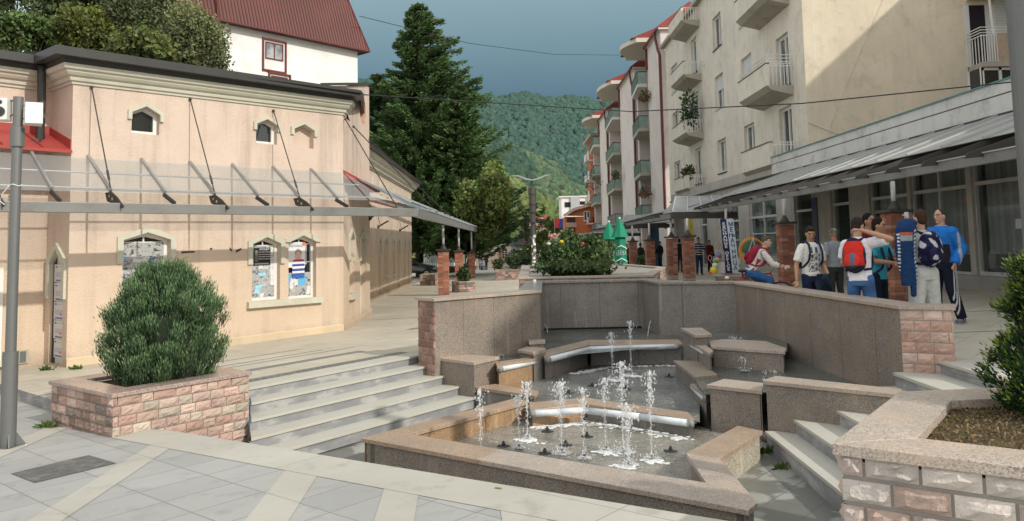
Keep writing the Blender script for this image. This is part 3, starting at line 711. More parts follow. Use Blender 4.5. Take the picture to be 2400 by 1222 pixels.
def stucco(name, col, dirt=None, streak=0, lump=55, st=.5, low=False):
    t = NT(name); pos = t.geo.outputs['Position']
    n1 = t.noise(.5, 6, rough=.65); n2 = t.noise(4, 5); n3 = t.noise(lump, 3)
    c = t.mix(t.ramp(n1, [(.3, 0), (.7, 1)]), tuple(x * .88 for x in col), tuple(min(1, x * 1.06) for x in col))
    c = t.mix(t.math('MULTIPLY', t.ramp(n2, [(.45, 0), (.7, 1)]), .18), c, tuple(x * .6 for x in col))
    if dirt:
        f = t.ramp(t.noise(1.1, 8, rough=.75), [(.52, 0), (.7, .7)]); c = t.mix(f, c, dirt)
    if streak:
        f = t.ramp(t.noise(1, 5, t.scalev(pos, 3, 3, .22), rough=.65), [(.5, 0), (.72, 1)]); c = t.mix(t.math('MULTIPLY', f, streak), c, tuple(x * .4 for x in col))
    if dirt and low:
        zz = t.sep()[2]; c = t.mix(t.math('MULTIPLY', t.ramp(t.math('ADD', t.math('MULTIPLY', zz, .5), t.math('MULTIPLY', n1, .4)), [(.0, 1), (.35, 0)]), .4), c, (.61, .46, .30)); c = t.mix(t.ramp(t.math('ADD', t.math('ADD', zz, 2.0), t.math('MULTIPLY', n2, .5)), [(.28, .55), (.62, 0)]), c, (.26, .22, .16))
    t.set(c, .92, 0, .2); t.bump(n3, st, .02); return t.m
m_peach = stucco("peach_stucco", (.645, .525, .43), (.50, .40, .31), .45, 42, .8, True)
m_trim = stucco("trim_stone", (.55, .54, .44), (.4, .38, .3), .1, 90, .2)
m_white = M("white_paint", (.74, .74, .70), .5, .08, 2, .05, 60, dirt=(.45, .43, .38))
m_gut = M("dark_gutter", (.045, .045, .042), .45, .2, 3, .1)
m_rooft = M("black_roof", (.05, .042, .038), .9, .3, 5, .8, 18)
m_alu = M("brushed_aluminium", (.42, .43, .43), .38, .1, 4, .05, 60, metal=.6, dirt=(.2, .2, .19))
m_alud = M("grey_gutter_beam", (.27, .275, .265), .5, .1, 4, .05, 60, metal=.3, dirt=(.16, .15, .13))
m_iron = M("dark_iron", (.05, .045, .04), .6, .2, 5, .2)
m_red = M("red_sheet", (.36, .055, .045), .5, .15, 2, .1, 30, dirt=(.2, .05, .04))
def glassy(name, col, rough=.08, trans=0, vary=.0):
    t = NT(name); t.set(col, rough, 0, .8)
    if vary:
        t.set(t.mix(t.ramp(t.noise(1.4, 4), [(.4, 0), (.62, 1)]), col, tuple(min(1, c + vary) for c in col)), rough)
    if trans:
        tr = t.n('ShaderNodeBsdfTransparent'); tr.inputs[0].default_value = (.95, .97, .97, 1); ms = t.n('ShaderNodeMixShader'); ms.inputs[0].default_value = trans
        t.l(t.b.outputs[0], ms.inputs[1]); t.l(tr.outputs[0], ms.inputs[2]); t.l(ms.outputs[0], t.out.inputs[0])
    return t.m
m_glass = glassy("dark_window_glass", (.018, .022, .022), .06)
m_glass2 = glassy("reflecting_window_glass", (.03, .045, .045), .05, 0, .10)
m_canopy = glassy("canopy_glass", (.50, .52, .52), .25, .72)
m_canopyd = glassy("side_canopy_glass", (.26, .31, .34), .2, .08)
m_sheet = glassy("dusty_canopy_sheet", (.24, .245, .235), .5, .06, .05)
def wall_holes(W, s0, s1, zb, zt, holes, mat, parent, name='wall', depth=.22, revm=None):
    """front face with rectangular holes (sa,sb,za,zb) and their reveals; zb/zt may be functions of s"""
    fb = zb if callable(zb) else (lambda s: zb); ft = zt if callable(zt) else (lambda s: zt)
    ss = sorted({s0, s1, *[h[0] for h in holes], *[h[1] for h in holes]}); ss = [s for s in ss if s0 - 1e-6 <= s <= s1 + 1e-6]
    b = MB()
    for a, c in zip(ss[:-1], ss[1:]):
        if c - a < 1e-5: continue
        m_ = (a + c) / 2; hs = sorted([(h[2], h[3]) for h in holes if h[0] <= m_ <= h[1]])
        lo = None; cuts = []
        for h in hs: cuts.append(h)
        prev = ('b',)
        zs = [None] + [z for h in cuts for z in h] + [None]
        for i in range(0, len(zs), 2):
            z0a = fb(a) if zs[i] is None else zs[i]; z0c = fb(c) if zs[i] is None else zs[i]
            z1a = ft(a) if zs[i + 1] is None else zs[i + 1]; z1c = ft(c) if zs[i + 1] is None else zs[i + 1]
            if z1a - z0a > 1e-4: b.face([W.p(a, z0a), W.p(c, z0c), W.p(c, z1c), W.p(a, z1a)])
    for (a, c, z0, z1) in holes:
        for q in (((a, z0), (a, z1)), ((a, z1), (c, z1)), ((c, z1), (c, z0)), ((c, z0), (a, z0))):
            b.face([W.p(*q[0]), W.p(*q[1]), W.p(*q[1], -depth), W.p(*q[0], -depth)])
    return b.build(name, mat, parent)
def wbox(b, W, s0, s1, z0, z1, o0, o1, c=None):
    P = [W.p(s0, z0, o1), W.p(s1, z0, o1), W.p(s1, z0, o0), W.p(s0, z0, o0), W.p(s0, z1, o1), W.p(s1, z1, o1), W.p(s1, z1, o0), W.p(s0, z1, o0)]
    b.hull8(P, c)
def wpoly(b, W, pts, off, c=None): b.face([W.p(s, z, off) for s, z in pts], c)
def wprism(b, W, pts, o0, o1, c=None):
    n = len(pts); vs = [W.p(s, z, o1) for s, z in pts] + [W.p(s, z, o0) for s, z in pts]
    b.mesh(vs, [tuple(range(n)), tuple(range(2 * n - 1, n - 1, -1))] + [(i, i + n, (i + 1) % n + n, (i + 1) % n) for i in range(n)], c)
def molding(path, profile, mat, name, parent):
    """path: [(x,y,z)], outward normal to the right of travel; profile [(out,dz)]"""
    n = len(path); ms = []
    for i in range(n):
        ns = []
        if i > 0: e = V2(path[i]) - V2(path[i - 1]); e.normalize(); ns.append(Vector((e.y, -e.x, 0)))
        if i < n - 1: e = V2(path[i + 1]) - V2(path[i]); e.normalize(); ns.append(Vector((e.y, -e.x, 0)))
        m_ = sum(ns, Vector()).normalized(); ms.append(m_ / max(.35, m_.dot(ns[0])))
    b = MB(); vs = []; fs = []; k = len(profile)
    for i in range(n):
        for (o, dz) in profile: vs.append(tuple(Vector(path[i]) + ms[i] * o + Vector((0, 0, dz))))
    for i in range(n - 1):
        for j in range(k - 1): fs.append((i * k + j, (i + 1) * k + j, (i + 1) * k + j + 1, i * k + j + 1))
    fs.append(tuple(range(k))); fs.append(tuple(range((n - 1) * k, n * k))[::-1])
    b.mesh(vs, fs); return b.build(name, mat, parent)
def lin(p, q): return lambda s: p[1] + (q[1] - p[1]) * (s - p[0]) / (q[0] - p[0])
W1 = Wall((-7.58, 13.43), (-3.85, 17.84)); W2 = Wall((-3.85, 17.84), (-4.09, 22.46)); W3 = Wall((-5.22, 22.0), (-5.46, 42.32))
back1 = -Vector((W1.n.x, W1.n.y, 0))
INN = V2((-7.58, 13.43)) + back1 * 1.0; WA0 = INN - W1.t * 7
WA = Wall((WA0.x, WA0.y), (INN.x, INN.y)); WR = Wall((INN.x, INN.y), (-7.58, 13.43))
LB = thing('shop_building', 'peach stucco single storey building with black roof, white cornice and poster covered windows at left', 'building', (-6, 17, -1.9))
zc = lin(W1.sz(174, 195), W1.sz(803, 268))
def pent(W, pL, pR, yT, yTs, yB, off=0):
    """pentagonal opening from pixels: left,right x, apex y, shoulder y, bottom y -> (s0,s1,zb,zs,zt)"""
    s0, zb = W.sz(pL, yB[0], off); s1, zb1 = W.sz(pR, yB[1], off); zs = W.sz(pL, yTs, off)[1]; sm = (s0 + s1) / 2
    pm = (pL + pR) / 2; zt = W.sz(pm, yT, off)[1]
    return s0, s1, (zb + zb1) / 2, zs, zt
wins1 = [pent(W1, 283, 395, 545, 563, (800, 793), 0), pent(W1, 590, 656, 556, 572, (706, 703)), pent(W1, 676, 741, 552, 568, (702, 698))]
small = [pent(W1, 307, 373, 250, 263, (313, 316)), pent(W1, 600, 649, 280, 290, (336, 339))]
niche = pent(W1, 688, 735, 292, 302, (346, 348))
def rect(w): return (w[0], w[1], w[2], w[4])
wall_holes(W1, 0, W1.L, lambda s: G(*W1.p(s, 0)[:2]) - .1, lambda s: zc(s) + .3, [rect(w) for w in wins1 + small + [niche]], m_peach, LB)
def fill_top(b, W, w, off=0.0):   # corners above the pointed top
    s0, s1, zb, zs, zt = w; sm = (s0 + s1) / 2
    for o in (0.0,):
        b.face([W.p(s0, zs, o), W.p(sm, zt, o), W.p(s0, zt, o)][::-1]); b.face([W.p(s1, zs, o), W.p(s1, zt, o), W.p(sm, zt, o)][::-1])
    b.face([W.p(s0, zs, 0), W.p(sm, zt, 0), W.p(sm, zt, -.2), W.p(s0, zs, -.2)]); b.face([W.p(sm, zt, 0), W.p(s1, zs, 0), W.p(s1, zs, -.2), W.p(sm, zt, -.2)])
b = MB()
for w in wins1 + small + [niche]: fill_top(b, W1, w)
b.build('wall', m_peach, LB)
def hood(W, w, parent, wd=.10, leg=.5, out=.045, sill=True):
    s0, s1, zb, zs, zt = w; sm = (s0 + s1) / 2; k = wd * .55
    b = MB(); zl = zs - leg
    L_ = [(s0 - wd, zl), (s0, zl), (s0, zs), (sm, zt), (sm, zt + k + .05), (s0 - wd, zs + k)]
    R_ = [(s1, zl), (s1 + wd, zl), (s1 + wd, zs + k), (sm, zt + k + .05), (sm, zt), (s1, zs)]
    wprism(b, W, L_, .001, out); wprism(b, W, R_, .001, out); b.build('hood_trim', m_trim, parent)
    if sill:
        b = MB(); wbox(b, W, s0 - wd * .9, s1 + wd * .9, zb - .13, zb - .005, .0, .10); b.build('sill', m_trim, parent)
m_paper = MC("paper_scraps", .85, .3, 60, noise=.55, dist=.006)
def window_fill(W, w, parent, kind, rnd, muntins=True, depth=.15):
    s0, s1, zb, zs, zt = w; sm = (s0 + s1) / 2; fr = .06; P = [(s0, zb), (s1, zb), (s1, zs), (sm, zt), (s0, zs)]
    wnode = MB(); q = fr * 1.0
    inn = [(s0 + fr, zb + fr), (s1 - fr, zb + fr), (s1 - fr, zs - fr * .4), (sm, zt - fr * 1.2), (s0 + fr, zs - fr * .4)]
    for i in range(5):
        j = (i + 1) % 5; wprism(wnode, W, [P[i], P[j], inn[j], inn[i]], -depth - .03, -depth + .03)
    if muntins:
        wbox(wnode, W, sm - .014, sm + .014, zb + fr, zt - fr * 1.3, -depth - .01, -depth + .012)
        nz = max(1, int(round((zs - zb) / .42)))
        for k in range(1, nz + 1):
            z = zb + (zs - zb) * k / (nz + .1); wbox(wnode, W, s0 + fr, s1 - fr, z - .012, z + .012, -depth - .01, -depth + .013)
    fo_ = wnode.build('window_frame', m_white, parent)
    b = MB(); wpoly(b, W, inn, -depth - .012); b.build('pane', m_glass, parent)
    if kind == 'plain': return
    b = MB(); S0, S1 = s0 + .03, s1 - .03; o = -depth + .016; hh_ = zs - zb
    top = zs if kind != 'face' else zb + hh_ * .5
    b.face([W.p(S0, zb + .03, o), W.p(S1, zb + .03, o), W.p(S1, top - .05, o), W.p(S0, top - .05, o)]); fl = b.build('torn_flyers', m_torn, parent)
    b = MB(); n = 16 if kind == 'many' else (9 if kind == 'face' else 5)
    for i in range(n):
        a = rnd.uniform(S0, S1 - .1); c = min(S1, a + rnd.uniform(.09, .26)); z = rnd.uniform(zb + .03, top - .2); h = rnd.uniform(.06, .22)
        g_ = rnd.choice([.5, .6, .42, .34, .55]); col = (g_, g_, g_ * .98)
        if rnd.random() < .18: col = rnd.choice([(.12, .38, .62), (.3, .55, .66), (.6, .25, .1), (.1, .15, .35)])
        pts = [(a, z), (a + (c - a) * .55, z - rnd.uniform(0, .03)), (c, z + rnd.uniform(0, .04)), (c - rnd.uniform(0, .03), z + h * .5), (c, z + h), (a + (c - a) * rnd.uniform(.3, .7), z + h + rnd.uniform(-.04, .03)), (a + rnd.uniform(0, .03), z + h * .9)]
        pts = [(min(max(x, S0), S1), max(y, zb + .02)) for x, y in pts]
        o += .0006; wpoly(b, W, pts, o, col)
    b.build('flyer_scraps', m_paper, parent); return o
t = NT("torn_paper"); pos = t.geo.outputs['Position']
n1 = t.noise(9, 7, t.scalev(pos, 1, 1, 1.7), rough=.68, dist=1.2); n2 = t.noise(45, 4, t.scalev(pos, 1, 1, 2.2)); n3 = t.noise(3, 4, dist=.6)
c = t.ramp(n1, [(.38, (.03, .03, .03)), (.44, (.12, .12, .12)), (.47, (.50, .51, .50)), (.55, (.30, .31, .31)), (.60, (.54, .55, .54)), (.68, (.22, .23, .24))])
c = t.mix(t.math('MULTIPLY', t.ramp(n2, [(.5, 0), (.62, 1)]), .45), c, (.2, .2, .21)); c = t.mix(t.ramp(n3, [(.64, 0), (.67, .7)]), c, (.14, .40, .62))
t.set(c, .85); t.bump(n1, .4, .01); m_torn = t.m
r_ = random.Random(11)
def win_part(W, w, kind, muntins=True, hd=True, leg=.5, sill=True, wd=.105, depth=.15, seed=1):
    wp = MB(); s0, s1, zb, zs, zt = w
    wpoly(wp, W, [(s0, zb), (s1, zb), (s1, zs), ((s0 + s1) / 2, zt), (s0, zs)], -depth - .06); wo_ = wp.build('window', m_glass, LB)
    if hd: hood(W, w, wo_, wd, leg, sill=sill)
    o = window_fill(W, w, wo_, kind, random.Random(seed), muntins, depth); return wo_, o
w_a, _ = win_part(W1, wins1[0], 'many', leg=.42, seed=3)
w_b, ob = win_part(W1, wins1[1], 'many', leg=.42, sill=False, seed=8)
w_c, oc = win_part(W1, wins1[2], 'face', leg=.0, sill=False, seed=21)
b = MB(); wbox(b, W1, wins1[1][0] - .12, wins1[2][1] + .13, wins1[1][2] - .13, wins1[1][2] - .005, 0, .1); b.build('sill', m_trim, w_b)
for w in small: win_part(W1, w, 'plain', muntins=False, leg=.13, sill=False, wd=.07)
b = MB(); s0, s1, zb, zs, zt = niche; wpoly(b, W1, [(s0, zb), (s1, zb), (s1, zt), (s0, zt)], -.16); nb = b.build('blind_niche', m_peach, LB); hood(W1, niche, nb, .08, .13, sill=False)
def flat_img(W, rects, o, parent, name, mat=None):
    b = MB()
    for k, (a, c, z0, z1, col) in enumerate(rects): wpoly(b, W, [(a, z0), (c, z0), (c, z1), (a, z1)], o + .0005 * k, col)
    return b.build(name, mat or MC("poster_print", .6, 0, 10, noise=0), parent)
def text(s, size, loc, rot, mat, parent=None, name='lettering', ext=.002, align='CENTER', sx=1.0, bold=0.0):
    cu = bpy.data.curves.new(name, 'FONT'); cu.body = s; cu.size = size; cu.extrude = ext; cu.align_x = align; cu.align_y = 'CENTER'; cu.offset = bold; cu.resolution_u = 2
    ob_ = bpy.data.objects.new(name, cu); COL.objects.link(ob_); bpy.context.view_layer.update()
    me = bpy.data.meshes.new_from_object(ob_.evaluated_get(bpy.context.evaluated_depsgraph_get())); bpy.data.objects.remove(ob_)
    me.materials.clear(); me.materials.append(mat); me.transform(Matrix.Diagonal((sx, 1, 1, 1)))
    Mx = Matrix.Translation(loc) @ rot.to_4x4()
    me.transform(Mx)
    if parent is not None:
        q = parent; chain = []
        while q is not None: chain.append(q); q = q.parent
        wm = Matrix.Identity(4)
        for q in reversed(chain): wm = wm @ (Matrix.Translation(q.location) @ q.rotation_euler.to_matrix().to_4x4())
        me.transform(wm.inverted())
    o = bpy.data.objects.new(name, me); COL.objects.link(o)
    if parent is not None: o.parent = parent
    return o
def wrot(W):  # text facing outward on a wall
    return Matrix(((W.t.x, 0, W.n.x), (W.t.y, 0, W.n.y), (0, 1, 0)))
mW = M("print_white", (.75, .75, .75), .6, 0, 1, 0); mB_ = M("print_navy", (.02, .03, .10), .5, 0, 1, 0); mK = M("print_black", (.02, .02, .02), .6, 0, 1, 0)
s0, s1, zb, zs, zt = wins1[1]; wd_ = s1 - s0; hh = zs - zb
pk = thing('poster', 'black concert style poster with white lettering stuck on the left one of the paired windows', 'poster', tuple(W1.p(s0 + wd_ * .4, zb + hh * .75, -.1)))
X = lambda f: s0 + wd_ * f
Z = lambda f: zb + hh * f
flat_img(W1, [(X(.16), X(.76), Z(.62), Z(.93), (.02, .02, .022)), (X(.20), X(.32), Z(.68), Z(.86), (.16, .14, .13)), (X(.22), X(.29), Z(.80), Z(.88), (.35, .3, .27)), (X(.2), X(.7), Z(.635), Z(.66), (.2, .2, .2))], -.112, pk, 'sheet')
text("КОНЦЕРТ", wd_ * .085, W1.p(X(.56), Z(.90), -.106), wrot(W1), mW, pk)
for k, fz in enumerate((.85, .81, .77, .73)): text("SUBOTA 20.00 SALA" if k % 2 else "KULTURNI CENTAR", wd_ * .05, W1.p(X(.55), Z(fz), -.106), wrot(W1), mW, pk)
s0, s1, zb, zs, zt = wins1[2]; wd_ = s1 - s0; hh = zs - zb
pf = thing('poster', 'white poster of smiling person in striped shirt on the right paired window', 'poster', tuple(W1.p(s0 + wd_ * .4, zb + hh * .75, -.1)))
flat_img(W1, [(X(.08), X(.70), Z(.55), Z(1.0), (.70, .72, .72)), (X(.70), X(.76), Z(.6), Z(.97), (.4, .4, .4)), (X(.6), X(.72), Z(.93), Z(1.0), (.75, .2, .12))], -.112, pf, 'sheet')
b = MB(); cx0, cz0 = X(.45), Z(.76)
wpoly(b, W1, [(cx0 + .085 * math.cos(k * .4488), cz0 + .125 * math.sin(k * .4488)) for k in range(14)], -.1085, (.62, .38, .30))
wpoly(b, W1, [(cx0 + .09 * math.cos(k * .349 ), cz0 + .03 + .115 * math.sin(k * .349)) for k in range(10)], -.108, (.30, .25, .22))
wpoly(b, W1, [(cx0 + .072 * math.cos(k * .4488), cz0 - .01 + .10 * math.sin(k * .4488)) for k in range(14)], -.1075, (.66, .42, .34))
for dx in (-.03, .03): wpoly(b, W1, [(cx0 + dx - .012, cz0 + .015), (cx0 + dx + .012, cz0 + .015), (cx0 + dx + .012, cz0 + .025), (cx0 + dx - .012, cz0 + .025)], -.107, (.1, .07, .06))
wpoly(b, W1, [(cx0 - .028, cz0 - .05), (cx0 + .028, cz0 - .05), (cx0 + .022, cz0 - .04), (cx0 - .022, cz0 - .04)], -.107, (.4, .12, .12))
for k, c in enumerate([(.35, .05, .12), (.7, .7, .72), (.05, .08, .3), (.75, .75, .78), (.05, .1, .35), (.7, .7, .72), (.04, .12, .42), (.04, .14, .45)]):
    wpoly(b, W1, [(cx0 - .15, cz0 - .13 - k * .05), (cx0 + .16, cz0 - .125 - k * .05), (cx0 + .16 - (.04 if k == 0 else 0), cz0 - .08 - k * .05), (cx0 - .15 + (.04 if k == 0 else 0), cz0 - .085 - k * .05)], -.1070 + k * .0001, c)
b.build('portrait', MC("poster_print"), pf)
text("GRADONAČ.", wd_ * .10, W1.p(X(.34), Z(.93), -.106), wrot(W1), M("print_grey", (.3, .33, .36), .6, 0, 1, 0), pf)
b = MB()
for (x0, y0, x1, y1, h) in ((425, 592, 456, 590, 3), (492, 584, 498, 583, 3), (538, 582, 544, 588, 4), (553, 590, 566, 583, 4)):
    a = W1.pt(x0, y0, .004); c = W1.pt(x1, y1, .004); hz = h / FPX * a.y / 1.3; b.face([a - Vector((0, 0, hz)), c - Vector((0, 0, hz)), c + Vector((0, 0, hz * .6)), a + Vector((0, 0, hz))])
b.build('wall_marks', M("dark_mark", (.06, .05, .045), .9, .1, 3, 0), LB)  # short dark strokes laid just proud of the wall face
wall_holes(WA, 0, WA.L, lambda s: G(*WA.p(s, 0)[:2]) - .1, lambda s: zc(0) + .3, [], m_peach, LB)
sL, zL = WA.sz(8, 622); sw = (sL - .9, sL, WA.sz(4, 845)[1], WA.sz(8, 628)[1], WA.sz(0, 612)[1])
b = MB(); wbox(b, WA, sw[0], sw[1], sw[2], sw[3], .0, .03); b.build('window', m_white, LB); b = MB(); wbox(b, WA, sw[0] + .08, sw[1] - .1, sw[2] + .08, sw[3] - .1, .0, .04); b.build('pane', m_glass2, LB)
b = MB(); wbox(b, WA, sw[0] - .1, sw[1] + .08, sw[2] - .1, sw[2], 0, .09); b.build('sill', m_trim, LB)
d_ = (.22, .80, G(*WR.p(.5, 0)[:2]) + .03, .0, .22)
d_ = (.22, .80, d_[2], WR.sz(115, 612)[1] - .05, WR.sz(130, 585)[1])
wall_holes(WR, 0, 1.0, lambda s: G(*WR.p(s, 0)[:2]) - .1, lambda s: zc(0) + .3, [(d_[0], d_[1], d_[2], d_[4])], m_peach, LB)
b = MB(); fill_top(b, WR, d_); b.build('wall', m_peach, LB); 
b = MB(); wpoly(b, WR, [(d_[0], d_[2]), (d_[1], d_[2]), (d_[1], d_[3]), ((d_[0] + d_[1]) / 2, d_[4]), (d_[0], d_[3])], -.06); dr = b.build('door', M("door_paper", (.52, .52, .48), .8, .15, 6, .1), LB)
hood(WR, d_, dr, .12, .6, sill=False)
rr = []; rn = random.Random(4)
nrow = 5
for k in range(nrow):
    z0 = d_[2] + .1 + k * (d_[3] - d_[2] - .1) / nrow; h = (d_[3] - d_[2] - .1) / nrow
    rr.append((d_[0] + .05, d_[1] - .03, z0, z0 + h * .96, (.60, .60, .57)))
    rr.append((d_[0] + .12, d_[1] - .08, z0 + h * .05, z0 + h * .15, (.16, .17, .36)))
    rr.append((d_[0] + .1, d_[0] + .18, z0 + h * .78, z0 + h * .88, (.15, .15, .32))); rr.append((d_[0] + .22, d_[1] - .1, z0 + h * .82, z0 + h * .84, (.3, .3, .35)))
    rr.append((d_[0] + .12, d_[1] - .1, z0 + h * .28, z0 + h * .55, (.46, .46, .50))); rr.append((d_[0] + .33, d_[0] + .40, z0 + h * .25, z0 + h * .36, (.5, .12, .12)))
flat_img(WR, rr, -.055, dr, 'flyer_row')
for (px0, py0, px1, py1, W_, lab) in ((42, 822, 65, 851, WA, 'meter_box'),):
    b = MB(); a, z1 = WA.sz(px0, py0); c, z0 = WA.sz(px1, py1); wbox(b, WA, a, c, z0, z1, 0, .03); mb_ = b.build('vent_hatch', M("hatch_frame", (.4, .38, .3), .7), LB)
    b = MB(); wbox(b, WA, a + .02, c - .04, z0 + .02, z1 - .02, .02, .035); b.build('hatch_panel', M("hatch_panel", (.12, .14, .13), .6), mb_)
b = MB()
for W_ in (W1,):
    P = [W_.p(0, 0, .0), W_.p(W_.L, 0, .0)]
    vs = [W_.p(0, G(*W_.p(0, 0)[:2]) - .1, .02), W_.p(W_.L, G(*W_.p(W_.L, 0)[:2]) - .1, .02), W_.p(W_.L, G(*W_.p(W_.L, 0)[:2]) + .13, .02), W_.p(0, G(*W_.p(0, 0)[:2]) + .13, .02),
          W_.p(0, G(*W_.p(0, 0)[:2]) + .15, .0), W_.p(W_.L, G(*W_.p(W_.L, 0)[:2]) + .15, .0)]
    b.mesh(vs, [(0, 1, 2, 3), (3, 2, 5, 4)])
b.build('plinth', stucco("plinth_stucco", (.62, .50, .34), (.42, .37, .27), .2), LB)
zt2 = W2.sz(820, 200)[1]
def narrow(W, pL, pR, yt, ys, yb):
    s0, z = W.sz(pL, ys); s1, _ = W.sz(pR, ys); return (s0, s1, W.sz(pL, yb)[1], z, W.sz((pL + pR) / 2, yt)[1])
w2 = [narrow(W2, 819, 829, 543, 560, 690), narrow(W2, 844, 856, 548, 562, 748)]
ov = None
wall_holes(W2, 0, W2.L, lambda s: -2.1, lambda s: W2.sz(803, 268)[1] + .0, [rect(w) for w in w2], m_peach, LB)
b = MB()
for w in w2: fill_top(b, W2, w)
b.build('wall', m_peach, LB)
for i, w in enumerate(w2): win_part(W2, w, 'many', leg=.55, sill=(i == 0), seed=30 + i)
b = MB(); wbox(b, W2, -.0, W2.L + .02, -2.1, G(-4, 20) + .16, 0, .05); b.build('plinth', m_peach, LB)
s_a = W2.sz(815, 250)[0]; zT = 3.6
sg0, zg1 = W2.sz(817, 200); sg1, zg2 = W2.sz(864, 197)
zlow = W2.sz(803, 268)[1]
gb = thing('gable_parapet', 'tall peach gable slab with oval recess rising at the right end of the black roof', 'parapet', (-4.2, 21, zlow))
oc_s, oc_z = W2.sz(850, 258); orx = (W2.sz(857, 258)[0] - W2.sz(843, 258)[0]) / 2; orz = (W2.sz(850, 222)[1] - W2.sz(850, 293)[1]) / 2
N = 28; ring = [(oc_s + orx * math.cos(2 * math.pi * k / N), oc_z + orz * math.sin(2 * math.pi * k / N)) for k in range(N)]
sgA, sgB = .55, W2.L + .01
zgA = W2.sz(815, 205)[1]; ztp = lambda s: zgA + (zg2 - zgA) * (s - sgA) / (sgB - sgA)
def bord(k):
    a = 2 * math.pi * k / N; c, s = math.cos(a), math.sin(a); m_ = max(abs(c), abs(s)); u, v = c / m_, s / m_
    ss = oc_s + (u * (sgB - oc_s) if u > 0 else u * (oc_s - sgA)); return (ss, oc_z + (v * (ztp(ss) - oc_z) if v > 0 else v * (oc_z - zlow)))
b = MB(); vs = [W2.p(*q, .0) for q in ring] + [W2.p(*bord(k), .0) for k in range(N)] + [W2.p(*q, -.18) for q in ring]
b.mesh(vs, [(k, k + N, (k + 1) % N + N, (k + 1) % N) for k in range(N)]); b.build('gable_face', m_peach, gb)
b = MB(); b.mesh(vs, [(k, (k + 1) % N, (k + 1) % N + 2 * N, k + 2 * N) for k in range(N)] + [tuple(range(2 * N, 3 * N))]); b.build('oval_recess', M('shaded_reveal', (.55, .34, .22), .9), gb)  # recess shade put into the colour, darker orange than the peach face
b = MB(); wbox(b, W2, sgA, sgB, zlow - .4, zgA, -.5, -.19); b.build('gable_body', m_peach, gb)
b = MB(); b.face([W2.p(sgA, zlow, 0), W2.p(sgA, zgA, 0), W2.p(sgA, zgA, -.5), W2.p(sgA, zlow, -.5)]); b.face([W2.p(sgB, -2, 0), W2.p(sgB, zg2, 0), W2.p(sgB, zg2, -2.0), W2.p(sgB, -2, -2.0)][::-1]); b.build('gable_side', m_peach, gb)
b = MB(); b.hull8([W2.p(sgA - .1, zgA, .06), W2.p(sgB + .03, zg2, .06), W2.p(sgB + .03, zg2, -.6), W2.p(sgA - .1, zgA, -.6), W2.p(sgA - .1, zgA + .06, .06), W2.p(sgB + .03, zg2 + .06, .06), W2.p(sgB + .03, zg2 + .06, -.6), W2.p(sgA - .1, zgA + .06, -.6)]); b.build('cap_flashing', m_gut, gb)
W3o = W3
zc3a = W3.sz(868, 395)[1]; zc3b = W3.sz(950, 448)[1]; z3 = lin(W3.sz(868, 398), W3.sz(952, 446))
wins3 = [narrow(W3, 886, 892, 556, 568, 690), narrow(W3, 901, 907, 556, 568, 645), narrow(W3, 920, 924.5, 558, 569, 642), narrow(W3, 931.5, 936, 558, 569, 675), narrow(W3, 946.5, 950, 560, 570, 640), narrow(W3, 956, 959.5, 560, 570, 667)]
wall_holes(W3, 0, W3.L, lambda s: -2.6, lambda s: z3(s) + .05, [rect(w) for w in wins3], m_peach, LB)
b = MB()
for w in wins3: fill_top(b, W3, w)
b.build('wall', m_peach, LB)
for i, w in enumerate(wins3): win_part(W3, w, 'few', leg=.5, sill=i in (1, 2, 4), seed=50 + i)
b = MB(); wbox(b, W3, W3.L, W3.L + .02, -2.6, z3(W3.L), -6, 0); b.build('wall', m_peach, LB)
pth = [tuple(W3.p(a, z3(a))) for a in (0, W3.L)] + [tuple(W3.p(W3.L, z3(W3.L), -3))]
cprof = [(0, 0), (.05, 0), (.07, .07), (.13, .07), (.16, .16), (.27, .22), (.27, .30), (.40, .36), (.42, .46), (0, .48)]
molding(pth, cprof, m_trim, 'cornice', LB)
molding([(p[0], p[1], p[2] + .48) for p in pth], [(0, 0), (.55, 0), (.58, .08), (0, .3)], m_gut, 'roof_edge', LB)
for k in range(7):
    s = 8.0 + k * 1.9; zt = z3(s) - .18; b = MB()
    ar = [(s - .32, zt - .6)] + [(s - .32 * math.cos(math.pi * j / 6), zt - .32 + .32 * math.sin(math.pi * j / 6)) for j in range(7)] + [(s + .32, zt - .6)]
    wprism(b, W3, ar, .0, .02); b.build('blind_arch', m_trim, LB)
def ridge(Wx, a, b_, z0, z1, o, mat, name, par):
    b = MB(); b.hull8([Wx.p(a, z0, o), Wx.p(b_, z0, o), Wx.p(b_, z0, 0), Wx.p(a, z0, 0), Wx.p(a, z0 + .05, o), Wx.p(b_, z0 + .05, o), Wx.p(b_, z1, 0), Wx.p(a, z1, 0)]); return b.build(name, mat, par)
zr = W2.sz(800, 408)[1]
ridge(W2, 0, W2.L, zr - .1, zr + .12, .3, m_red, 'red_flashing', LB)
cor = [tuple(WA.p(0, zc(0) + .0)), tuple(V2(INN) + Vector((0, 0, zc(0)))), tuple(W1.p(0, zc(0))), tuple(W1.p(W1.L, zc(W1.L))), tuple(W2.p(.3, zc(W1.L)))]
molding(cor, [(0, -.02), (.03, -.02), (.035, .03), (.07, .035), (.08, .075), (.08, .10), (.13, .12), (.17, .165), (.17, .19), (.22, .21), (.24, .26), (.24, .29), (0, .30)], m_trim, 'cornice', LB)
molding([(p[0], p[1], p[2] + .30) for p in cor], [(0, .0), (.24, .0), (.26, .07), (.44, .07), (.44, .22), (.38, .23), (.38, .12), (.3, .14)], m_gut, 'gutter', LB)
gt = [(p[0], p[1], p[2] + .44) for p in cor]
b = MB(); bk = Vector((-.763, .646, 0)); 
e = [V(gt[0]), V(gt[1]), V(gt[2]), V(gt[3])]; out = [W1.n * .36] * 4
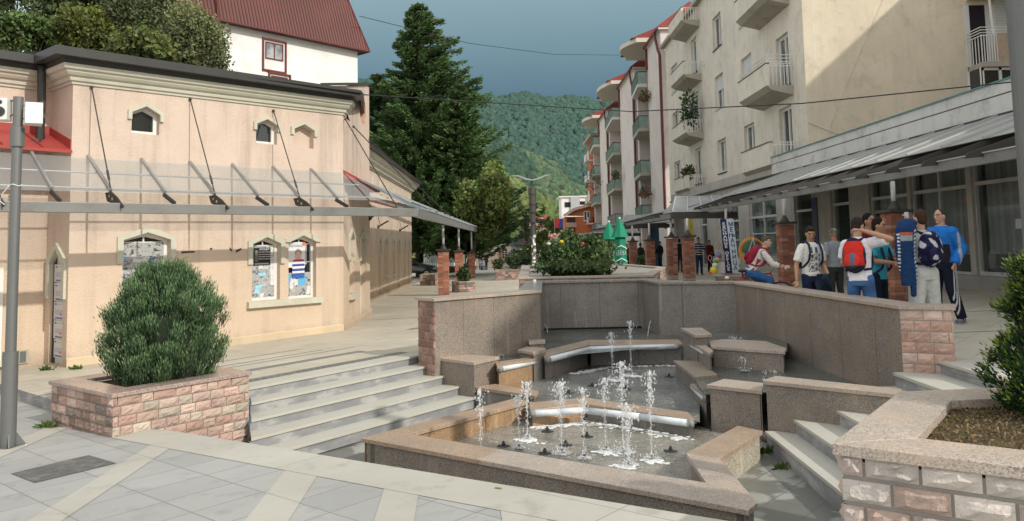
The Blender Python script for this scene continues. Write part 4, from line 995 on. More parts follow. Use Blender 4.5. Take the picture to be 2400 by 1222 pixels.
E = [e[i] + W1.n * .36 for i in range(4)]; E[1] = e[1] + W1.n * .36 - W1.t * .36; E[2] = e[2] + W1.n * .36 - W1.t * .36; E[3] = e[3] + W1.n * .36 + Vector((.2, 0, 0))
U = [q + bk * 7 + Vector((0, 0, 1.15)) for q in E]; U[3] = Vector((-4.6, 23, e[3].z + .75))
for i in range(3): b.face([E[i], E[i + 1], U[i + 1], U[i]])
b.face([E[3], Vector((-3.7, 19.2, e[3].z)), Vector((-4.2, 22.4, e[3].z + .3)), U[3]])
b.build('roof', m_rooft, LB)
zG = zc(0)
b = MB(); dp = [V(gt[1]) + W1.n * .40 - W1.t * .30 + Vector((0, 0, -.08)), V(gt[1]) + W1.n * .36 - W1.t * .28 + Vector((0, 0, -.25)), W1.p(-.28, zG - .28, -.62), W1.p(-.28, W1.sz(125, 322)[1] + .0, -.62), W1.p(-.45, W1.sz(125, 330)[1] - .02, -.35)]
b.tube(dp, .072, 10); b.build('downpipe', m_gut, LB, smooth=True)
zra = W1.sz(172, 345)[1]
b = MB()
aL, aR = WA.L - 4.5, WA.L + .0
vt = [WA.p(aL, zra + .32, .02), WA.p(aR, zra + .32, .02), WA.p(aR, zra - .06, 1.04), WA.p(aL, zra - .06, 1.04)]
b.mesh([*vt, *[v - Vector((0, 0, .05)) for v in vt]], [(0, 3, 2, 1), (4, 5, 6, 7), (2, 3, 7, 6), (0, 1, 5, 4), (0, 4, 7, 3), (1, 2, 6, 5)])
wbox(b, WA, aL, aR, zra + .3, zra + .46, .001, .03); b.hull8([WR.p(0, zra + .3, .001), WR.p(1, zra - .06, .001), WR.p(1, zra - .06, .02), WR.p(0, zra + .3, .02), WR.p(0, zra + .46, .001), WR.p(1, zra + .12, .001), WR.p(1, zra + .12, .02), WR.p(0, zra + .46, .02)])
for k in range(7): s = aR - .45 - k * .6; b.bar(WA.p(s, zra + .335, .02), WA.p(s, zra - .045, 1.04), .02, .03)
b.build('red_sheet_roof', m_red, LB)
b = MB(); poly = [WA.p(0, 0, -.25), WA.p(WA.L, 0, -.25), W1.p(.1, 0, -.25), W1.p(W1.L - .1, 0, -.28), W2.p(W2.L, 0, -.3), (-5.6, 22.2, 0), (-5.75, 42, 0), (-11, 42, 0), (-16, 22, 0)]
b.prism([(p[0], p[1]) for p in poly], -2.6, 2.0); b.build('inner_walls', M("dark_inner", (.04, .04, .04), .9), LB)
CAN = thing('glass_canopy', 'glass canopy on grey ribs hung by rods from the front of the peach building', 'canopy', tuple(W1.p(2, 1.0, .7)))
OFG = 1.35
gT = lin(W1.sz(178, 368), W1.sz(790, 403)); gB = lin(W1.sz(172, 449, .95), W1.sz(798, 468, .95))
bt = lin(W1.sz(0, 471, OFG), W1.sz(965, 489, OFG)); bb_ = lin(W1.sz(0, 497, OFG), W1.sz(975, 508, OFG))
sE = W1.sz(978, 500, OFG)[0]; s_start = -4.5
b = MB(); th = .06
b.hull8([W1.p(s_start, bb_(s_start), OFG), W1.p(sE, bb_(sE), OFG), W1.p(sE, bb_(sE), OFG - .12), W1.p(s_start, bb_(s_start), OFG - .12), W1.p(s_start, bt(s_start), OFG + .02), W1.p(sE, bt(sE), OFG + .02), W1.p(sE, bt(sE), OFG - .12), W1.p(s_start, bt(s_start), OFG - .12)])
b.build('gutter_beam', m_alud, CAN, bevel=.01)
b = MB()
def gz_(s, f): return gT(s) + (gB(s) - gT(s)) * f
for a, c in ((-4.4, -.0), (0.0, W1.L - .05)):
    o0 = .03 if a > -1 else .03
    b.face([W1.p(a, gT(a), o0), W1.p(c, gT(c), o0), W1.p(c, gB(c), .95), W1.p(a, gB(a), .95)][::-1])
b.face([W1.p(W1.L, gT(W1.L), .03), W1.p(W1.L + .5, gB(W1.L) + .02, .95), W1.p(W1.L, gB(W1.L), .95)])
b.build('glass_panel', m_canopy, CAN)
for f in (.42, .86):
    b = MB(); b.tube([W1.p(-4.4, gz_(-4.4, f) - .02, .95 * f), W1.p(W1.L + .3 * f, gz_(W1.L, f) - .02, .95 * f)], .016, 8); b.build('purlin', m_alu, CAN)
ribs = [(205, 1), (330, 0), (443, 1), (543, 0), (638, 1), (727, 0), (72, 0), (-60, 1)]
for px, main in ribs:
    s = W1.sz(px, 366 + (px - 178) * .055)[0]
    top = W1.p(s, gT(s) + .03, .02); end = W1.p(s, bt(s) - .02, OFG + .03); gl = W1.p(s, gB(s) + .035, .97)
    b = MB(); b.bar(top, gl, .045, .05); b.build('rib', m_alu, CAN)
    b = MB(); d = (end - gl)
    if main:
        b = MB(); wv = W1.t * .012
        pr_ = [W1.p(s, gB(s) + .0, .78), W1.p(s, gB(s) + .02, .98), W1.p(s, bt(s) + .10, OFG - .12), W1.p(s, bt(s) - .06, OFG + .12), W1.p(s, bt(s) - .09, OFG + .06), W1.p(s, bt(s) - .02, OFG - .22), W1.p(s, gB(s) - .14, .86)]
        n = len(pr_); b.mesh([p - wv for p in pr_] + [p + wv for p in pr_], [tuple(range(n)), tuple(range(2 * n - 1, n - 1, -1))] + [(i, i + n, (i + 1) % n + n, (i + 1) % n) for i in range(n)]); pb = b.build('bracket', m_iron, CAN)
        for q, r in ((.94, .018), (1.06, .026)):
            cc = W1.p(s, gz_(s, 1) - .06 - (q - .94) * .45, q); b = MB(); b.tube([cc - W1.t * .014, cc + W1.t * .014], r, 10); b.build('hole_rim', M("hole_light", (.55, .42, .33), .8), pb)
    else:
        b.bar(W1.p(s, gB(s) + .0, .90), W1.p(s, bt(s) + .01, OFG - .03), .03, .07); b.build('bracket', m_iron, CAN)
for (x0, y0, pr0) in ((215, 205, 205), (446, 233, 443), (641, 260, 638)):
    s = W1.sz(pr0, 366 + (pr0 - 178) * .055)[0]; a = W1.pt(x0, y0, .03); c = W1.p(s, gB(s) - .05, 1.02)
    b = MB(); b.tube([a, c], .011, 6); b.ball(tuple(a), .03, 6); m_ = a.lerp(c, .78); b.tube([m_, a.lerp(c, .86)], .02, 6); b.build('tie_rod', m_iron, CAN)
CS = thing('glass_canopy', 'long dark glass canopy running away down the street side on white posts', 'canopy', (-3.2, 30, .8))
GX = -2.43
def gtop(y): return .76 + .0006 * (y - 20)
b = MB(); P0 = W1.p(sE, 0, OFG); y0 = P0.y; x0 = P0.x
zb0, zt0 = bb_(sE), bt(sE)
xe = -2.45; ye = 56
b.hull8([(x0, y0, zb0), (xe, ye, .86), (xe - .12, ye, .86), (x0 - .12, y0, zb0), (x0 + .02, y0, zt0), (xe + .02, ye, 1.12), (xe - .12, ye, 1.12), (x0 - .12, y0, zt0)]); b.build('gutter_beam', m_alu, CS, bevel=.01)
b = MB(); zw0 = W2.sz(810, 408)[1]
wl0 = W2.p(.05, zw0, .03); wl1 = W2.p(W2.L, zw0, .03)
gx = lambda y: x0 + (xe - x0) * (y - y0) / (ye - y0); zg_ = lambda y: zt0 + (1.12 - zt0) * (y - y0) / (ye - y0)
b.face([wl0, (gx(19.3) - .35, 19.3 - .3, zg_(19.3) + .12), (gx(22.5) - .1, 22.5, zg_(22) + .08), wl1]); 
b.face([wl1, (gx(22.5) - .1, 22.5, zg_(22) + .08), (gx(ye) - .1, ye, zg_(ye) + .08), (-4.6, ye, zw0)]); b.build('glass_panel', m_canopyd, CS)
for y in [20 + 2.3 * k for k in range(16)]:
    b = MB(); xw = -3.95 if y < 22.4 else -5.2; b.bar((xw, y, zw0 + .03), (gx(y) + .05, y, zg_(y) + .1), .04, .05); b.build('rib', m_alu, CS)
b = MB(); b.bar((-5.15, 22.6, zw0 - .02), (-4.7, ye, zw0 - .02), .1, .12); b.build('tile_edge', M("brown_tile", (.2, .07, .05), .8), CS)
b = MB(); sr = W2.sz(826, 297); a = W2.p(sr[0], sr[1], .03); 
for q, end in ((W2.pt(793, 278, .04) if False else W2.p(.02, W1.sz(793, 278)[1], .05), (gx(19.0) - .5, 18.3, .85)), (a, (gx(24) - .1, 24, zg_(24) + .1)), (W2.p(W2.L - .1, W2.sz(862, 325)[1], .03), (gx(28), 28, zg_(28) + .1))):
    b.tube([q, V(end)], .013, 6); b.ball(tuple(q), .03, 6)
b.build('tie_rod', m_iron, CS)
for (px, py) in ((866, 512), (886, 532), (937, 540)):
    W_ = W3 if px > 870 else W2; a = W_.pt(px, py, .02); b = MB(); b.bar(a, a + Vector((.42, -.1, .22)), .05, .05); b.ball(tuple(a), .07, 6)
    b.bar(a + Vector((.1, 0, .05)), a + Vector((0, .0, .4)), .02, .02)
    tag(b.build('wall_bracket', m_iron), {866: 'small dark bracket at the edge of the near side wall', 886: 'small dark bracket high on the set back wall, left one', 937: 'small dark bracket high on the set back wall, right one'}[px], 'bracket')
mtB = MC("rough_brick", .9, .6, 40, noise=.45, dist=.01)
def pillar(x, y, zcap, zgut, lab, w=.42, light=1.0, rz=0, foot=False, group='brick pillars carrying the canopies'):
    g = G(x, y); t = thing('brick_pillar', lab, 'pillar', (x, y, g), rz, group=group)
    rn = random.Random(int(x * 100 + y * 10)); b = MB(); hb = .085; z = g - .05; k = 0; cr, sr = math.cos(rz), math.sin(rz)
    def rb(c, s_, col): b.box((x + c[0] * cr - c[1] * sr, y + c[0] * sr + c[1] * cr, c[2]), s_, rz, col)
    rb((0, 0, (zcap + g) / 2 - .03), (w - .03, w - .03, zcap - g), (.22 * light, .16 * light, .13 * light))
    while z < zcap - .02:
        n = 2; 
        for i in range(n):
            for j in range(n):
                col = rn.choice([(.33, .13, .08), (.37, .16, .10), (.28, .11, .075), (.36, .20, .14), (.24, .11, .08)]); f = light * rn.uniform(.75, 1.15); col = tuple(c * f for c in col)
                if foot and z < g + .18: col = (.36 * light, .31 * light, .26 * light)
                s_ = w / 2 - .008; ox = (i - .5) * w / 2 + rn.uniform(-.006, .006); oy = (j - .5) * w / 2 + rn.uniform(-.006, .006)
                sx_ = s_ if k % 2 == 0 else s_ * rn.uniform(.95, 1.02)
                rb((ox, oy, z + hb / 2), (sx_, s_, hb - .012), col)
        z += hb; k += 1
    b.build('brick_shaft', mtB, t)
    b = MB(); b.box((x, y, zcap + .03), (w + .13, w + .13, .07), rz); b.build('cap', m_iron, t, bevel=.008)
    b = MB(); b.lathe((x, y, zcap + .06), [(.15, 0), (.13, .04), (.07, .14), (.05, .2)], 12); b.build('post_base', m_iron, t, smooth=True)
    b = MB(); b.lathe((x, y, zcap + .2), [(.05, 0), (.05, max(.05, zgut - zcap - .2))], 12); b.build('post', M("peeling_white_post", (.62, .64, .64), .5, .2, 9, .1, dirt=(.3, .32, .34)), t, smooth=True)
    return t
pillar(-2.80, 31.5, -.22, .80, 'brick pillar with white post under the left canopy, nearest to the fountain', light=1.15)
pillar(-2.85, 41.2, -.35, .86, 'brick pillar under the left canopy, second one, beside the small rose planter', light=1.1)
pillar(-2.75, 52.0, -.55, .86, 'brick pillar under the left canopy, farthest one', light=1.1)
m_beige = stucco("sunny_beige_stucco", (.68, .60, .46), (.45, .40, .31), .15, 30, .8)
m_grey = stucco("unlit_beige_stucco", (.69, .64, .545), (.42, .38, .31), .18, 30, .6)  # gable stucco greyed, so the unlit street side is in its colour
m_lilac = stucco("pinkish_grey_stucco", (.66, .60, .555), (.46, .42, .38), .25, 30, .5)
m_par = stucco("flaking_parapet", (.60, .595, .57), (.28, .26, .24), .25, 14, .3)
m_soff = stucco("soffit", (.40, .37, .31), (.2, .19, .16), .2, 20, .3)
m_fr = M("grey_white_frames", (.50, .51, .49), .5, .1, 2, .05, 40, dirt=(.3, .3, .28))
m_shopwall = stucco("shop_grey_wall", (.42, .40, .36), (.25, .24, .22), .3, 30, .3)
m_teal = M("teal_flashing", (.10, .25, .25), .5, .2, 4)
m_concr = M("plinth_concrete", (.30, .29, .27), .9, .2, 2, .3)
m_shut = M("pale_shutter", (.60, .63, .62), .5, .08, 3, .05)
m_pipe = M("maroon_pipe", (.13, .03, .028), .5, .15, 3)
m_grn = glassy("green_balcony_glass", (.17, .26, .22), .25, 0, .06)
m_tile = M("red_roof_tile", (.27, .06, .045), .8, .3, 4, .6, 14)
XS = 12.15
WS = Wall((XS, 60), (XS, 9.0))                       # shop front: travelling toward the camera, normal -x
assert WS.n.x < 0
SH = thing('shop_building', 'low shop row with large dark windows, flaking grey parapet and teal edge at right', 'building', (XS + 2, 25, -1.5))
yS = lambda y: 60 - y                                # s from y
zHead, zPar = 2.55, 3.73
cols = [(51.0, 49.2), (46.5, 42.3), (40.4, 36.2), (33.9, 31.9), (30.0, 28.35), (26.75, 24.15), (23.95, 21.0), (20.75, 16.2), (16.0, 11.0)]
def gS(s): return G(XS, 60 - s)
holes = []
for i, (a, c) in enumerate(cols):
    zb = G(XS, a) + (.35 if i > 1 else .12); holes.append((yS(a), yS(c), zb, zHead - .25))
wall_holes(WS, yS(60), yS(9), lambda s: gS(s) - .2, lambda s: zPar - .25, holes, m_shopwall, SH, depth=.3)
b = MB(); wbox(b, WS, yS(36.2), yS(9), 2.95, zPar, .0, .12); b.build('parapet', m_par, SH)
b = MB(); wbox(b, WS, yS(36.2), yS(9), 3.40, 3.43, .12, .125); wbox(b, WS, yS(60), yS(9), 2.88, 2.955, .0, .14); b.build('parapet_groove', m_iron, SH)
b = MB(); wbox(b, WS, yS(36.25), yS(9), zPar, zPar + .035, -.4, .17); b.build('edge_flashing', m_teal, SH)
b = MB(); b.prism([(XS + .05, 60), (XS + .05, 9), (XS + 9, 9), (XS + 9, 60)], -2.5, zHead + .35) ; 
b = MB(); wbox(b, WS, yS(36), yS(9), zPar - .3, zPar - .28, -9, -.01); b.build('flat_roof', m_rooft, SH)
rn = random.Random(3)
for i, (a, c) in enumerate(cols):
    s0, s1, zb, zt = holes[i]; L = s1 - s0
    b = MB(); wpoly(b, WS, [(s0, zb), (s1, zb), (s1, zt), (s0, zt)], -.16); pn = b.build('pane', m_glass2 if i in (1, 2) else glassy("shop_glass", (.035, .05, .048), .04, .6, .04), SH)
    b = MB(); nm = max(1, round(L / 1.9)); f = .05
    zt1 = G(XS, a) + 2.75 if i > 3 else G(XS, a) + 2.7
    for k in range(nm + 1): s = s0 + L * k / nm; wbox(b, WS, max(s0, s - f), min(s1, s + f), zb, zt, -.18, -.08)
    for z in (zb + f, zt1, zt - f): wbox(b, WS, s0, s1, z - f, z + f, -.179, -.081)
    if i in (1, 2): wbox(b, WS, s0, s1, zb + 1.5, zb + 1.56, -.179, -.081)
    b.build('window_frame', m_fr, pn)
    b = MB(); wpoly(b, WS, [(s0 - .2, zb - .1), (s1 + .2, zb - .1), (s1 + .2, zt + .1), (s0 - .2, zt + .1)], -1.5 if i < 5 else -.6); b.build('interior', M("dim_interior", (.06, .07, .065), .9, .4, 1.2), pn)
    if i >= 5:
        b = MB(); s = s0 + .05
        while s < s1 - .05:
            g_ = rn.uniform(.34, .55); tilt = rn.uniform(-.03, .03)
            b.face([WS.p(s, zb + .55, -.36), WS.p(s + .085, zb + .55, -.40), WS.p(s + .085 + tilt, zt, -.40), WS.p(s + tilt, zt, -.36)], (g_, g_ * 1.04, g_)); s += .135
        b.build('vertical_blinds', MC("blinds", .8, 0, 10, noise=.1), pn)
        b = MB(); wpoly(b, WS, [(s0, zb), (s1, zb), (s1, zb + .55), (s0, zb + .55)], -.34); b.build('lower_panel', M("teal_panel", (.09, .13, .13), .5, .2, 2), pn)
    elif i == 0:
        b = MB()
        for k in range(2):
            for j in range(6):
                ss_ = s0 + .2 + j * .28; zz = zb + .9 + k * 1.1; b.lathe(tuple(WS.p(ss_, zz, -.5)), [(.05, 0), (.07, .3), (.03, .62), (.06, .8)], 8, (.45, .47, .42))
        b.build('hanging_goods', MC("blinds"), pn)
    elif i in (1, 2):
        b = MB()
        for j in range(5): ss_ = s0 + .3 + j * .7; wbox(b, WS, ss_, ss_ + .42, zt - .5, zt - .44, -1.0, -.4)
        b.build('pane_reflections', M("lit_reflection", (.7, .72, .66), .4, .1, 2), pn)  # pale strips painted as reflections in the panes, no lamps
b = MB(); wbox(b, WS, yS(30.5), yS(9), -1.9, G(XS, 20) + .34, .0, .16); b.build('plinth', m_concr, SH)
b = MB(); a = WS.pt(2393, 515, .01)
for (x0, y0, x1, y1) in ((2380, 513, 2402, 536), (2260, 460, 2277, 473)):
    q = [WS.pt(x, y, -.1) for x, y in ((x0, y1), (x1, y1), (x1, y0), (x0, y0))]; b.face(q, (.5, .55, .62) if x0 > 2300 else (.5, .12, .10))
b.build('window_notice', MC("poster_print"), SH)
sg = thing('shop_sign', 'narrow dark vertical sign with blue letters on the shop pillar behind the boys', 'sign', (12.1, 31.3, -1.0))
b = MB(); s0 = yS(31.75); wbox(b, WS, s0 - .02, s0 + .48, -1.2, 1.6, .005, .05); b.build('board', M("dark_sign_board", (.07, .08, .12), .6), sg)
mBl = M("sign_blue", (.06, .08, .35), .5, 0, 1, 0)
for k, ch in enumerate("МЕД АПОТЕ"): 
    if ch != ' ': text(ch, .36, WS.p(s0 + .23, 1.42 - k * .31, .055), wrot(WS), mBl, sg)
m_rib = M("pale_rib", (.44, .45, .43), .5, .1, 4)
def shop_canopy(name, y0, y1, xg, zt, zg, xtop, lab, sp=1.45, end=True, sheetx=None):
    """roof from (xtop, zt) at the wall down to gutter at xg, near end y0"""
    t = thing('glass_canopy', lab, 'canopy', ((xg + xtop) / 2, (y0 + y1) / 2, zg), group='grey glass canopies along the shops'); xs_ = sheetx or (xg + .9)
    zs_ = zt + (zg + .12 - zt) * (xtop - xs_) / (xtop - xg)
    yn = y0 + (0 if not end else 2.2)
    b = MB(); b.hull8([(xs_, y0 if not end else y0 + .6, zs_ - .015), (xs_, y1, zs_ - .015), (xtop, y1, zt - .015), (xtop, yn, zt - .015), (xs_, y0 if not end else y0 + .6, zs_), (xs_, y1, zs_), (xtop, y1, zt), (xtop, yn, zt)]); b.build('roof_sheet', m_sheet, t)
    y = yn + .2 if end else y0
    while y < y1:
        b = MB(); b.bar((xtop, y, zt + .025), (xs_ - .03, y, zs_ + .025), .05, .04); rb = b.build('rib', m_rib, t)
        b = MB(); u = Vector((xg - xtop, 0, zg - zt)).normalized()
        A_ = Vector((xtop - .3, y, zt - .25)); B_ = Vector((xg - .25, y, zg - .02)); 
        pr_ = [(xtop, zt - .05), (xs_, zs_ - .04), (xg - .28, zg + .02), (xg - .34, zg - .08), (xg - .0, zg - .05), (xs_ + .2, zs_ - .42), (xtop, zt - .55)]
        n = len(pr_); vs = [(x, y - .02, z) for x, z in pr_] + [(x, y + .02, z) for x, z in pr_]
        b.mesh(vs, [tuple(range(n)), tuple(range(2 * n - 1, n - 1, -1))] + [(i, (i + 1) % n, (i + 1) % n + n, i + n) for i in range(n)]); br = b.build('bracket', m_iron, t)
        b = MB()
        for q in (.35, .5, .62): 
            x = xtop + (xg - xtop) * q; z = zt + (zg - zt) * q - .22; b.tube([(x, y - .025, z), (x, y + .025, z)], .07, 8)
        b.build('hole_rim', M("hole_pale", (.25, .24, .18), .8), br)
        y += sp
    b = MB(); b.hull8([(xg, y0, zg - .17), (xg, y1, zg - .17), (xg + .12, y1, zg - .17), (xg + .12, y0, zg - .17), (xg - .02, y0, zg), (xg - .02, y1, zg), (xg + .12, y1, zg), (xg + .12, y0, zg)]); b.build('gutter_beam', m_alud, t)
    b = MB(); b.bar((xg - .03, y0, zg + .015), (xg - .03, y1, zg + .015), .03, .02); b.build('gutter_lip', m_rib, t)
    if end:   # glazed slope facing the camera
        b = MB(); b.hull8([(xg + .1, y0, zg + .08), (xtop - .2, y0, zg + .08), (xtop, yn, zt), (xs_ - .2, yn, zt), (xg + .1, y0, zg + .1), (xtop - .2, y0, zg + .1), (xtop, yn, zt + .02), (xs_ - .2, yn, zt + .02)]); b.build('end_slope', m_sheet, t)
        b = MB()
        b.face([(xg + .1, y0, zg + .09), (xs_ - .2, yn, zt), (xg + .1, yn + .2, zg + .09)]); b.build('end_side', m_sheet, t)
        b = MB()
        for k in range(5):
            f = k / 4; b.bar((xg + .1 + (xtop - xg - .3) * f, y0, zg + .12), (xs_ - .2 + (xtop - xs_ + .2) * f, yn, zt + .04), .05, .04)
        b.bar((xs_ - .2, yn, zt + .04), (xtop, yn, zt + .04), .06, .05); b.bar((xg + .1, y0, zg + .12), (xtop - .2, y0, zg + .12), .06, .05); b.build('end_rib', m_rib, t)
        b = MB(); b.hull8([(xg, y0 - .05, zg - .2), (xtop, y0 - .05, zg - .2), (xtop, y0 + .1, zg - .2), (xg, y0 + .1, zg - .2), (xg, y0 - .05, zg + .06), (xtop, y0 - .05, zg + .06), (xtop, y0 + .1, zg + .06), (xg, y0 + .1, zg + .06)]); b.build('end_beam', m_iron, t)
    return t
shop_canopy('c', 10.5, 34.0, 8.1, 2.90, 1.38, 12.0, 'long grey sheet canopy nearest the camera above the boys, along the low shop', end=False, sheetx=9.0)
shop_canopy('c', 33.6, 47.0, 6.75, 1.95, 1.12, 9.6, 'glazed canopy with sloping end over the sweet stall, second from the camera', sp=1.6)
shop_canopy('c', 47.6, 62.0, 6.45, 1.62, .98, 9.8, 'glazed canopy with sloping end just behind the green parasols, third from the camera', sp=1.8)
shop_canopy('c', 63.0, 82.0, 6.5, 1.35, .62, 10.2, 'glazed canopy with sloping end left of the green parasols, fourth from the camera', sp=2.2)
shop_canopy('c', 84.0, 100.0, 6.6, .95, .25, 10.4, 'small glazed canopy farthest away above the rose bed', sp=2.6)
for (x, y, zc_, zg2, lab, w_) in ((8.45, 17.4, .52, 1.22, 'brick pillar behind the boy with the blue jacket over his shoulder', .43), (8.4, 24.3, .45, 1.22, 'brick pillar between the cyclist and the boy in white shirt', .42),
     (6.85, 30.9, .14, .86, 'brick pillar with pale foot beside the striped shirt person', .40), (6.95, 34.6, .12, .93, 'brick pillar with pale foot at the corner of the second canopy', .40),
     (6.75, 39.0, .02, .9, 'brick pillar behind the round stone bed', .42), (6.75, 44.5, -.02, .9, 'brick pillar just right of the green parasols', .42)):
    pillar(x, y, zc_, zg2, lab, w=w_, light=.8, foot=('foot' in lab), rz=.08)
pillar(8.3, 30.6, .42, 1.2, 'brick pillar hidden behind the exchange sign', w=.44, light=.6)
XB = 13.2; Y0, Y1 = 34.6, 65.5; ZR = 16.6
TB = thing('apartment_building', 'tall beige stucco block with dirty solid balconies above the shop row', 'building', (XB + 4, 45, -1.6))
WB_ = Wall((XB, Y1), (XB, Y0)); sB = lambda y: Y1 - y
wnd = []
for (yc, rows, wdt, hgt) in ((43.2, (13.1, 9.15, 5.3), 1.9, 2.1), (49.0, (13.2, 9.35, 5.25), 2.0, 2.1), (62.3, (13.0, 9.2, 5.2, 1.9), 2.3, 2.2)):
    for z in rows: wnd.append((sB(yc + wdt / 2), sB(yc - wdt / 2), z - hgt / 2, z + hgt / 2, 'w'))
for (yc, rows) in ((37.4, (13.0, 8.6, 5.1)), (55.3, (13.2, 9.3, 5.3, 2.0))):
    for z in rows: wnd.append((sB(yc + .85), sB(yc - .85), z - 1.3, z + 1.2, 'd'))
wall_holes(WB_, 0, sB(Y0), -2.0, ZR, [w[:4] for w in wnd], m_grey, TB, depth=.28)
kk = 0
for (s0, s1, z0, z1, kd_) in wnd:
    b = MB(); wpoly(b, WB_, [(s0, z0), (s1, z0), (s1, z1), (s0, z1)], -.24); pw = b.build('window', m_glass2 if kk % 3 else m_glass, TB)
    b = MB(); f = .13; sm = (s0 + s1) / 2
    for q in ((s0, s0 + f), (s1 - f, s1), (sm - f / 2, sm + f / 2)): wbox(b, WB_, q[0], q[1], z0, z1, -.24, -.17)
    for q in ((z0, z0 + f), (z1 - f, z1)): wbox(b, WB_, s0, s1, q[0], q[1], -.239, -.171)
    b.build('frame', m_white, pw)
    sh = {0: 0, 1: .95, 4: .45, 9: .3, 10: 1.0, 6: .9}.get(kk, .0)
    if kk == 1: sh = 1.0
    if sh: 
        b = MB(); zz = z1 - (z1 - z0) * sh; nsl = int((z1 - zz) / .07)
        for j in range(nsl): wbox(b, WB_, s0 + f, s1 - f, zz + j * .07 + .008, zz + (j + 1) * .07, -.165, -.15 + .004 * (j % 2))
        b.build('shutter', m_shut, pw)
    b = MB(); wbox(b, WB_, s0 - .06, s1 + .06, z0 - .08, z0 - .001, -.24, .05); b.build('sill', m_iron if kk % 2 else m_fr, pw)
    kk += 1
def solid_balcony(W, s0, s1, z0, h, out, par, rail=True, bars=True, mat=m_grey):
    b = MB(); e = .13
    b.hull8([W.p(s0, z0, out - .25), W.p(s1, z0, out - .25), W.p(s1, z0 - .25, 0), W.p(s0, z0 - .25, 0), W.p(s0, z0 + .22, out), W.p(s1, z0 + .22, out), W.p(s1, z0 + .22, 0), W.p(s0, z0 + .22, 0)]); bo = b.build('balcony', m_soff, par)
    b = MB(); wbox(b, W, s0, s1, z0 + .22, z0 + h, out - e, out + .001); b.build('balcony_parapet', mat, bo)
    b = MB(); wbox(b, W, s0 - .02, s1 + .02, z0 + h, z0 + h + .04, out - e - .02, out + .03); b.build('parapet_cap', m_iron, bo)
    if bars:
        b = MB()
        for s in (s0 + .03, s1 - .03):
            n = 6
            for k in range(n + 1): o = .05 + (out - e - .05) * k / n; b.bar(W.p(s, z0 + .22, o), W.p(s, z0 + h, o), .03)
            for dz in (0, .12): b.bar(W.p(s, z0 + h - dz, 0), W.p(s, z0 + h - dz, out), .035)
        b.build('side_rail', m_white, bo)
    if rail:
        b = MB()
        for dz in (.18, .34, .5): 
            b.bar(W.p(s0, z0 + h + dz - .1, out - .05), W.p(s1, z0 + h + dz - .1, out - .05), .035); b.bar(W.p(s1, z0 + h + dz - .1, out - .05), W.p(s1, z0 + h + dz - .1, 0), .035)
        for k in range(4): s = s0 + (s1 - s0) * k / 3; b.bar(W.p(s, z0 + h, out - .05), W.p(s, z0 + h + .4, out - .05), .03)
        b.build('top_rail', m_white, bo)
    return bo
for z0, rl in ((6.9, True), (11.2, False), (3.2, False)): solid_balcony(WB_, sB(40.6), sB(36.1), z0, 1.25, 1.25, TB, rail=rl)
bals = []
for z0 in (15.0, 11.2, 7.15, 3.35): bals.append(solid_balcony(WB_, sB(57.7), sB(53.3), z0, 1.1, 1.25, TB, rail=False))
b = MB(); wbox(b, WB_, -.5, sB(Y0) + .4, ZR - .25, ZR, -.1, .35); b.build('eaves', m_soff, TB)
b = MB(); b.prism([(XB, Y0), (XB, Y1), (XB + 12, Y1), (XB + 12, Y0)], ZR - .02, ZR + .1); b.build('roof', m_rooft, TB)
WG = Wall((XB, Y0), (XB + 14, Y0)); assert WG.n.y < 0
b = MB(); b.face([WG.p(0, -2), WG.p(14, -2), WG.p(14, ZR), WG.p(0, ZR)]); b.build('gable_wall', m_beige, TB)
b = MB(); wbox(b, WG, .45, .5, -2, ZR, 0, .004); b.tube([WG.p(.6, 4.0, .02), WG.p(1.7, 6.6, .02), WG.p(3.6, 10.5, .02), WG.p(4.2, 12.5, .02)], .012, 5); b.tube([WG.p(-.2, 5.2, .02), WG.p(1.2, 4.6, .02), WG.p(3, 4.4, .02), WG.p(5.5, 4.6, .02)], .012, 5); b.build('wall_cable', m_grey, TB)
s0, zlo = WG.sz(2296, 195); s1 = s0 + 5
bay = thing('bay_balcony', 'rusty balcony with white rails over a glazed loggia at the far right', 'balcony', tuple(WG.p(s0 + 1, 6, 0)))
zb1 = WG.sz(2296, 152, 1.0)[1]; zb2 = WG.sz(2330, 82, 1.0)[1]; zt_ = WG.sz(2330, 3, .6)[1]
s0 = WG.sz(2303, 150, 1.1)[0]
b = MB(); wbox(b, WG, s0, s1, zb1 - .12, zb1 + .1, .0, 1.15); b.build('slab', m_soff, bay)
b = MB(); wbox(b, WG, s0 + .7, s1, zb1 + .1, zb2, 1.02, 1.15); b.build('parapet', stucco("rust_stained", (.42, .36, .28), (.42, .20, .10), .3), bay)
b = MB()
for k in range(7): s = s0 + .02 + k * .11; b.bar(WG.p(s, zb1 + .1, 1.1), WG.p(s, zb2, 1.1), .03)
for k in range(5): o = .2 + k * .22; b.bar(WG.p(s0 + .02, zb1 + .1, o), WG.p(s0 + .02, zb2, o), .03)
for dz in (-.05, .08, .2, .32): b.bar(WG.p(s0, zb2 + dz, 1.12), WG.p(s1, zb2 + dz, 1.12), .035); b.bar(WG.p(s0, zb2 + dz, 1.12), WG.p(s0, zb2 + dz, 0), .035)
b.bar(WG.p(s0 + .55, zb2, 1.1), WG.p(s0 + .35, zb2 + 4.5, 1.1), .07); b.build('railing', m_white, bay)
b = MB(); wbox(b, WG, s0 + .2, s0 + 1.3, zb1 + .1, zt_, .01, .03); b.build('door_opening', M("dark_violet", (.02, .012, .02), .9), bay)
b = MB(); 
for k in range(26): wbox(b, WG, s0 + 1.35, s0 + 3, zb1 + .4 + k * .12, zb1 + .5 + k * .12, .02, .06)
wbox(b, WG, s0, s0 + .16, zb1, zt_, .0, .1); wbox(b, WG, s0 + .9, s0 + 1.35, zb1 + .1, zt_, .02, .08); b.build('shutter', m_shut, bay)
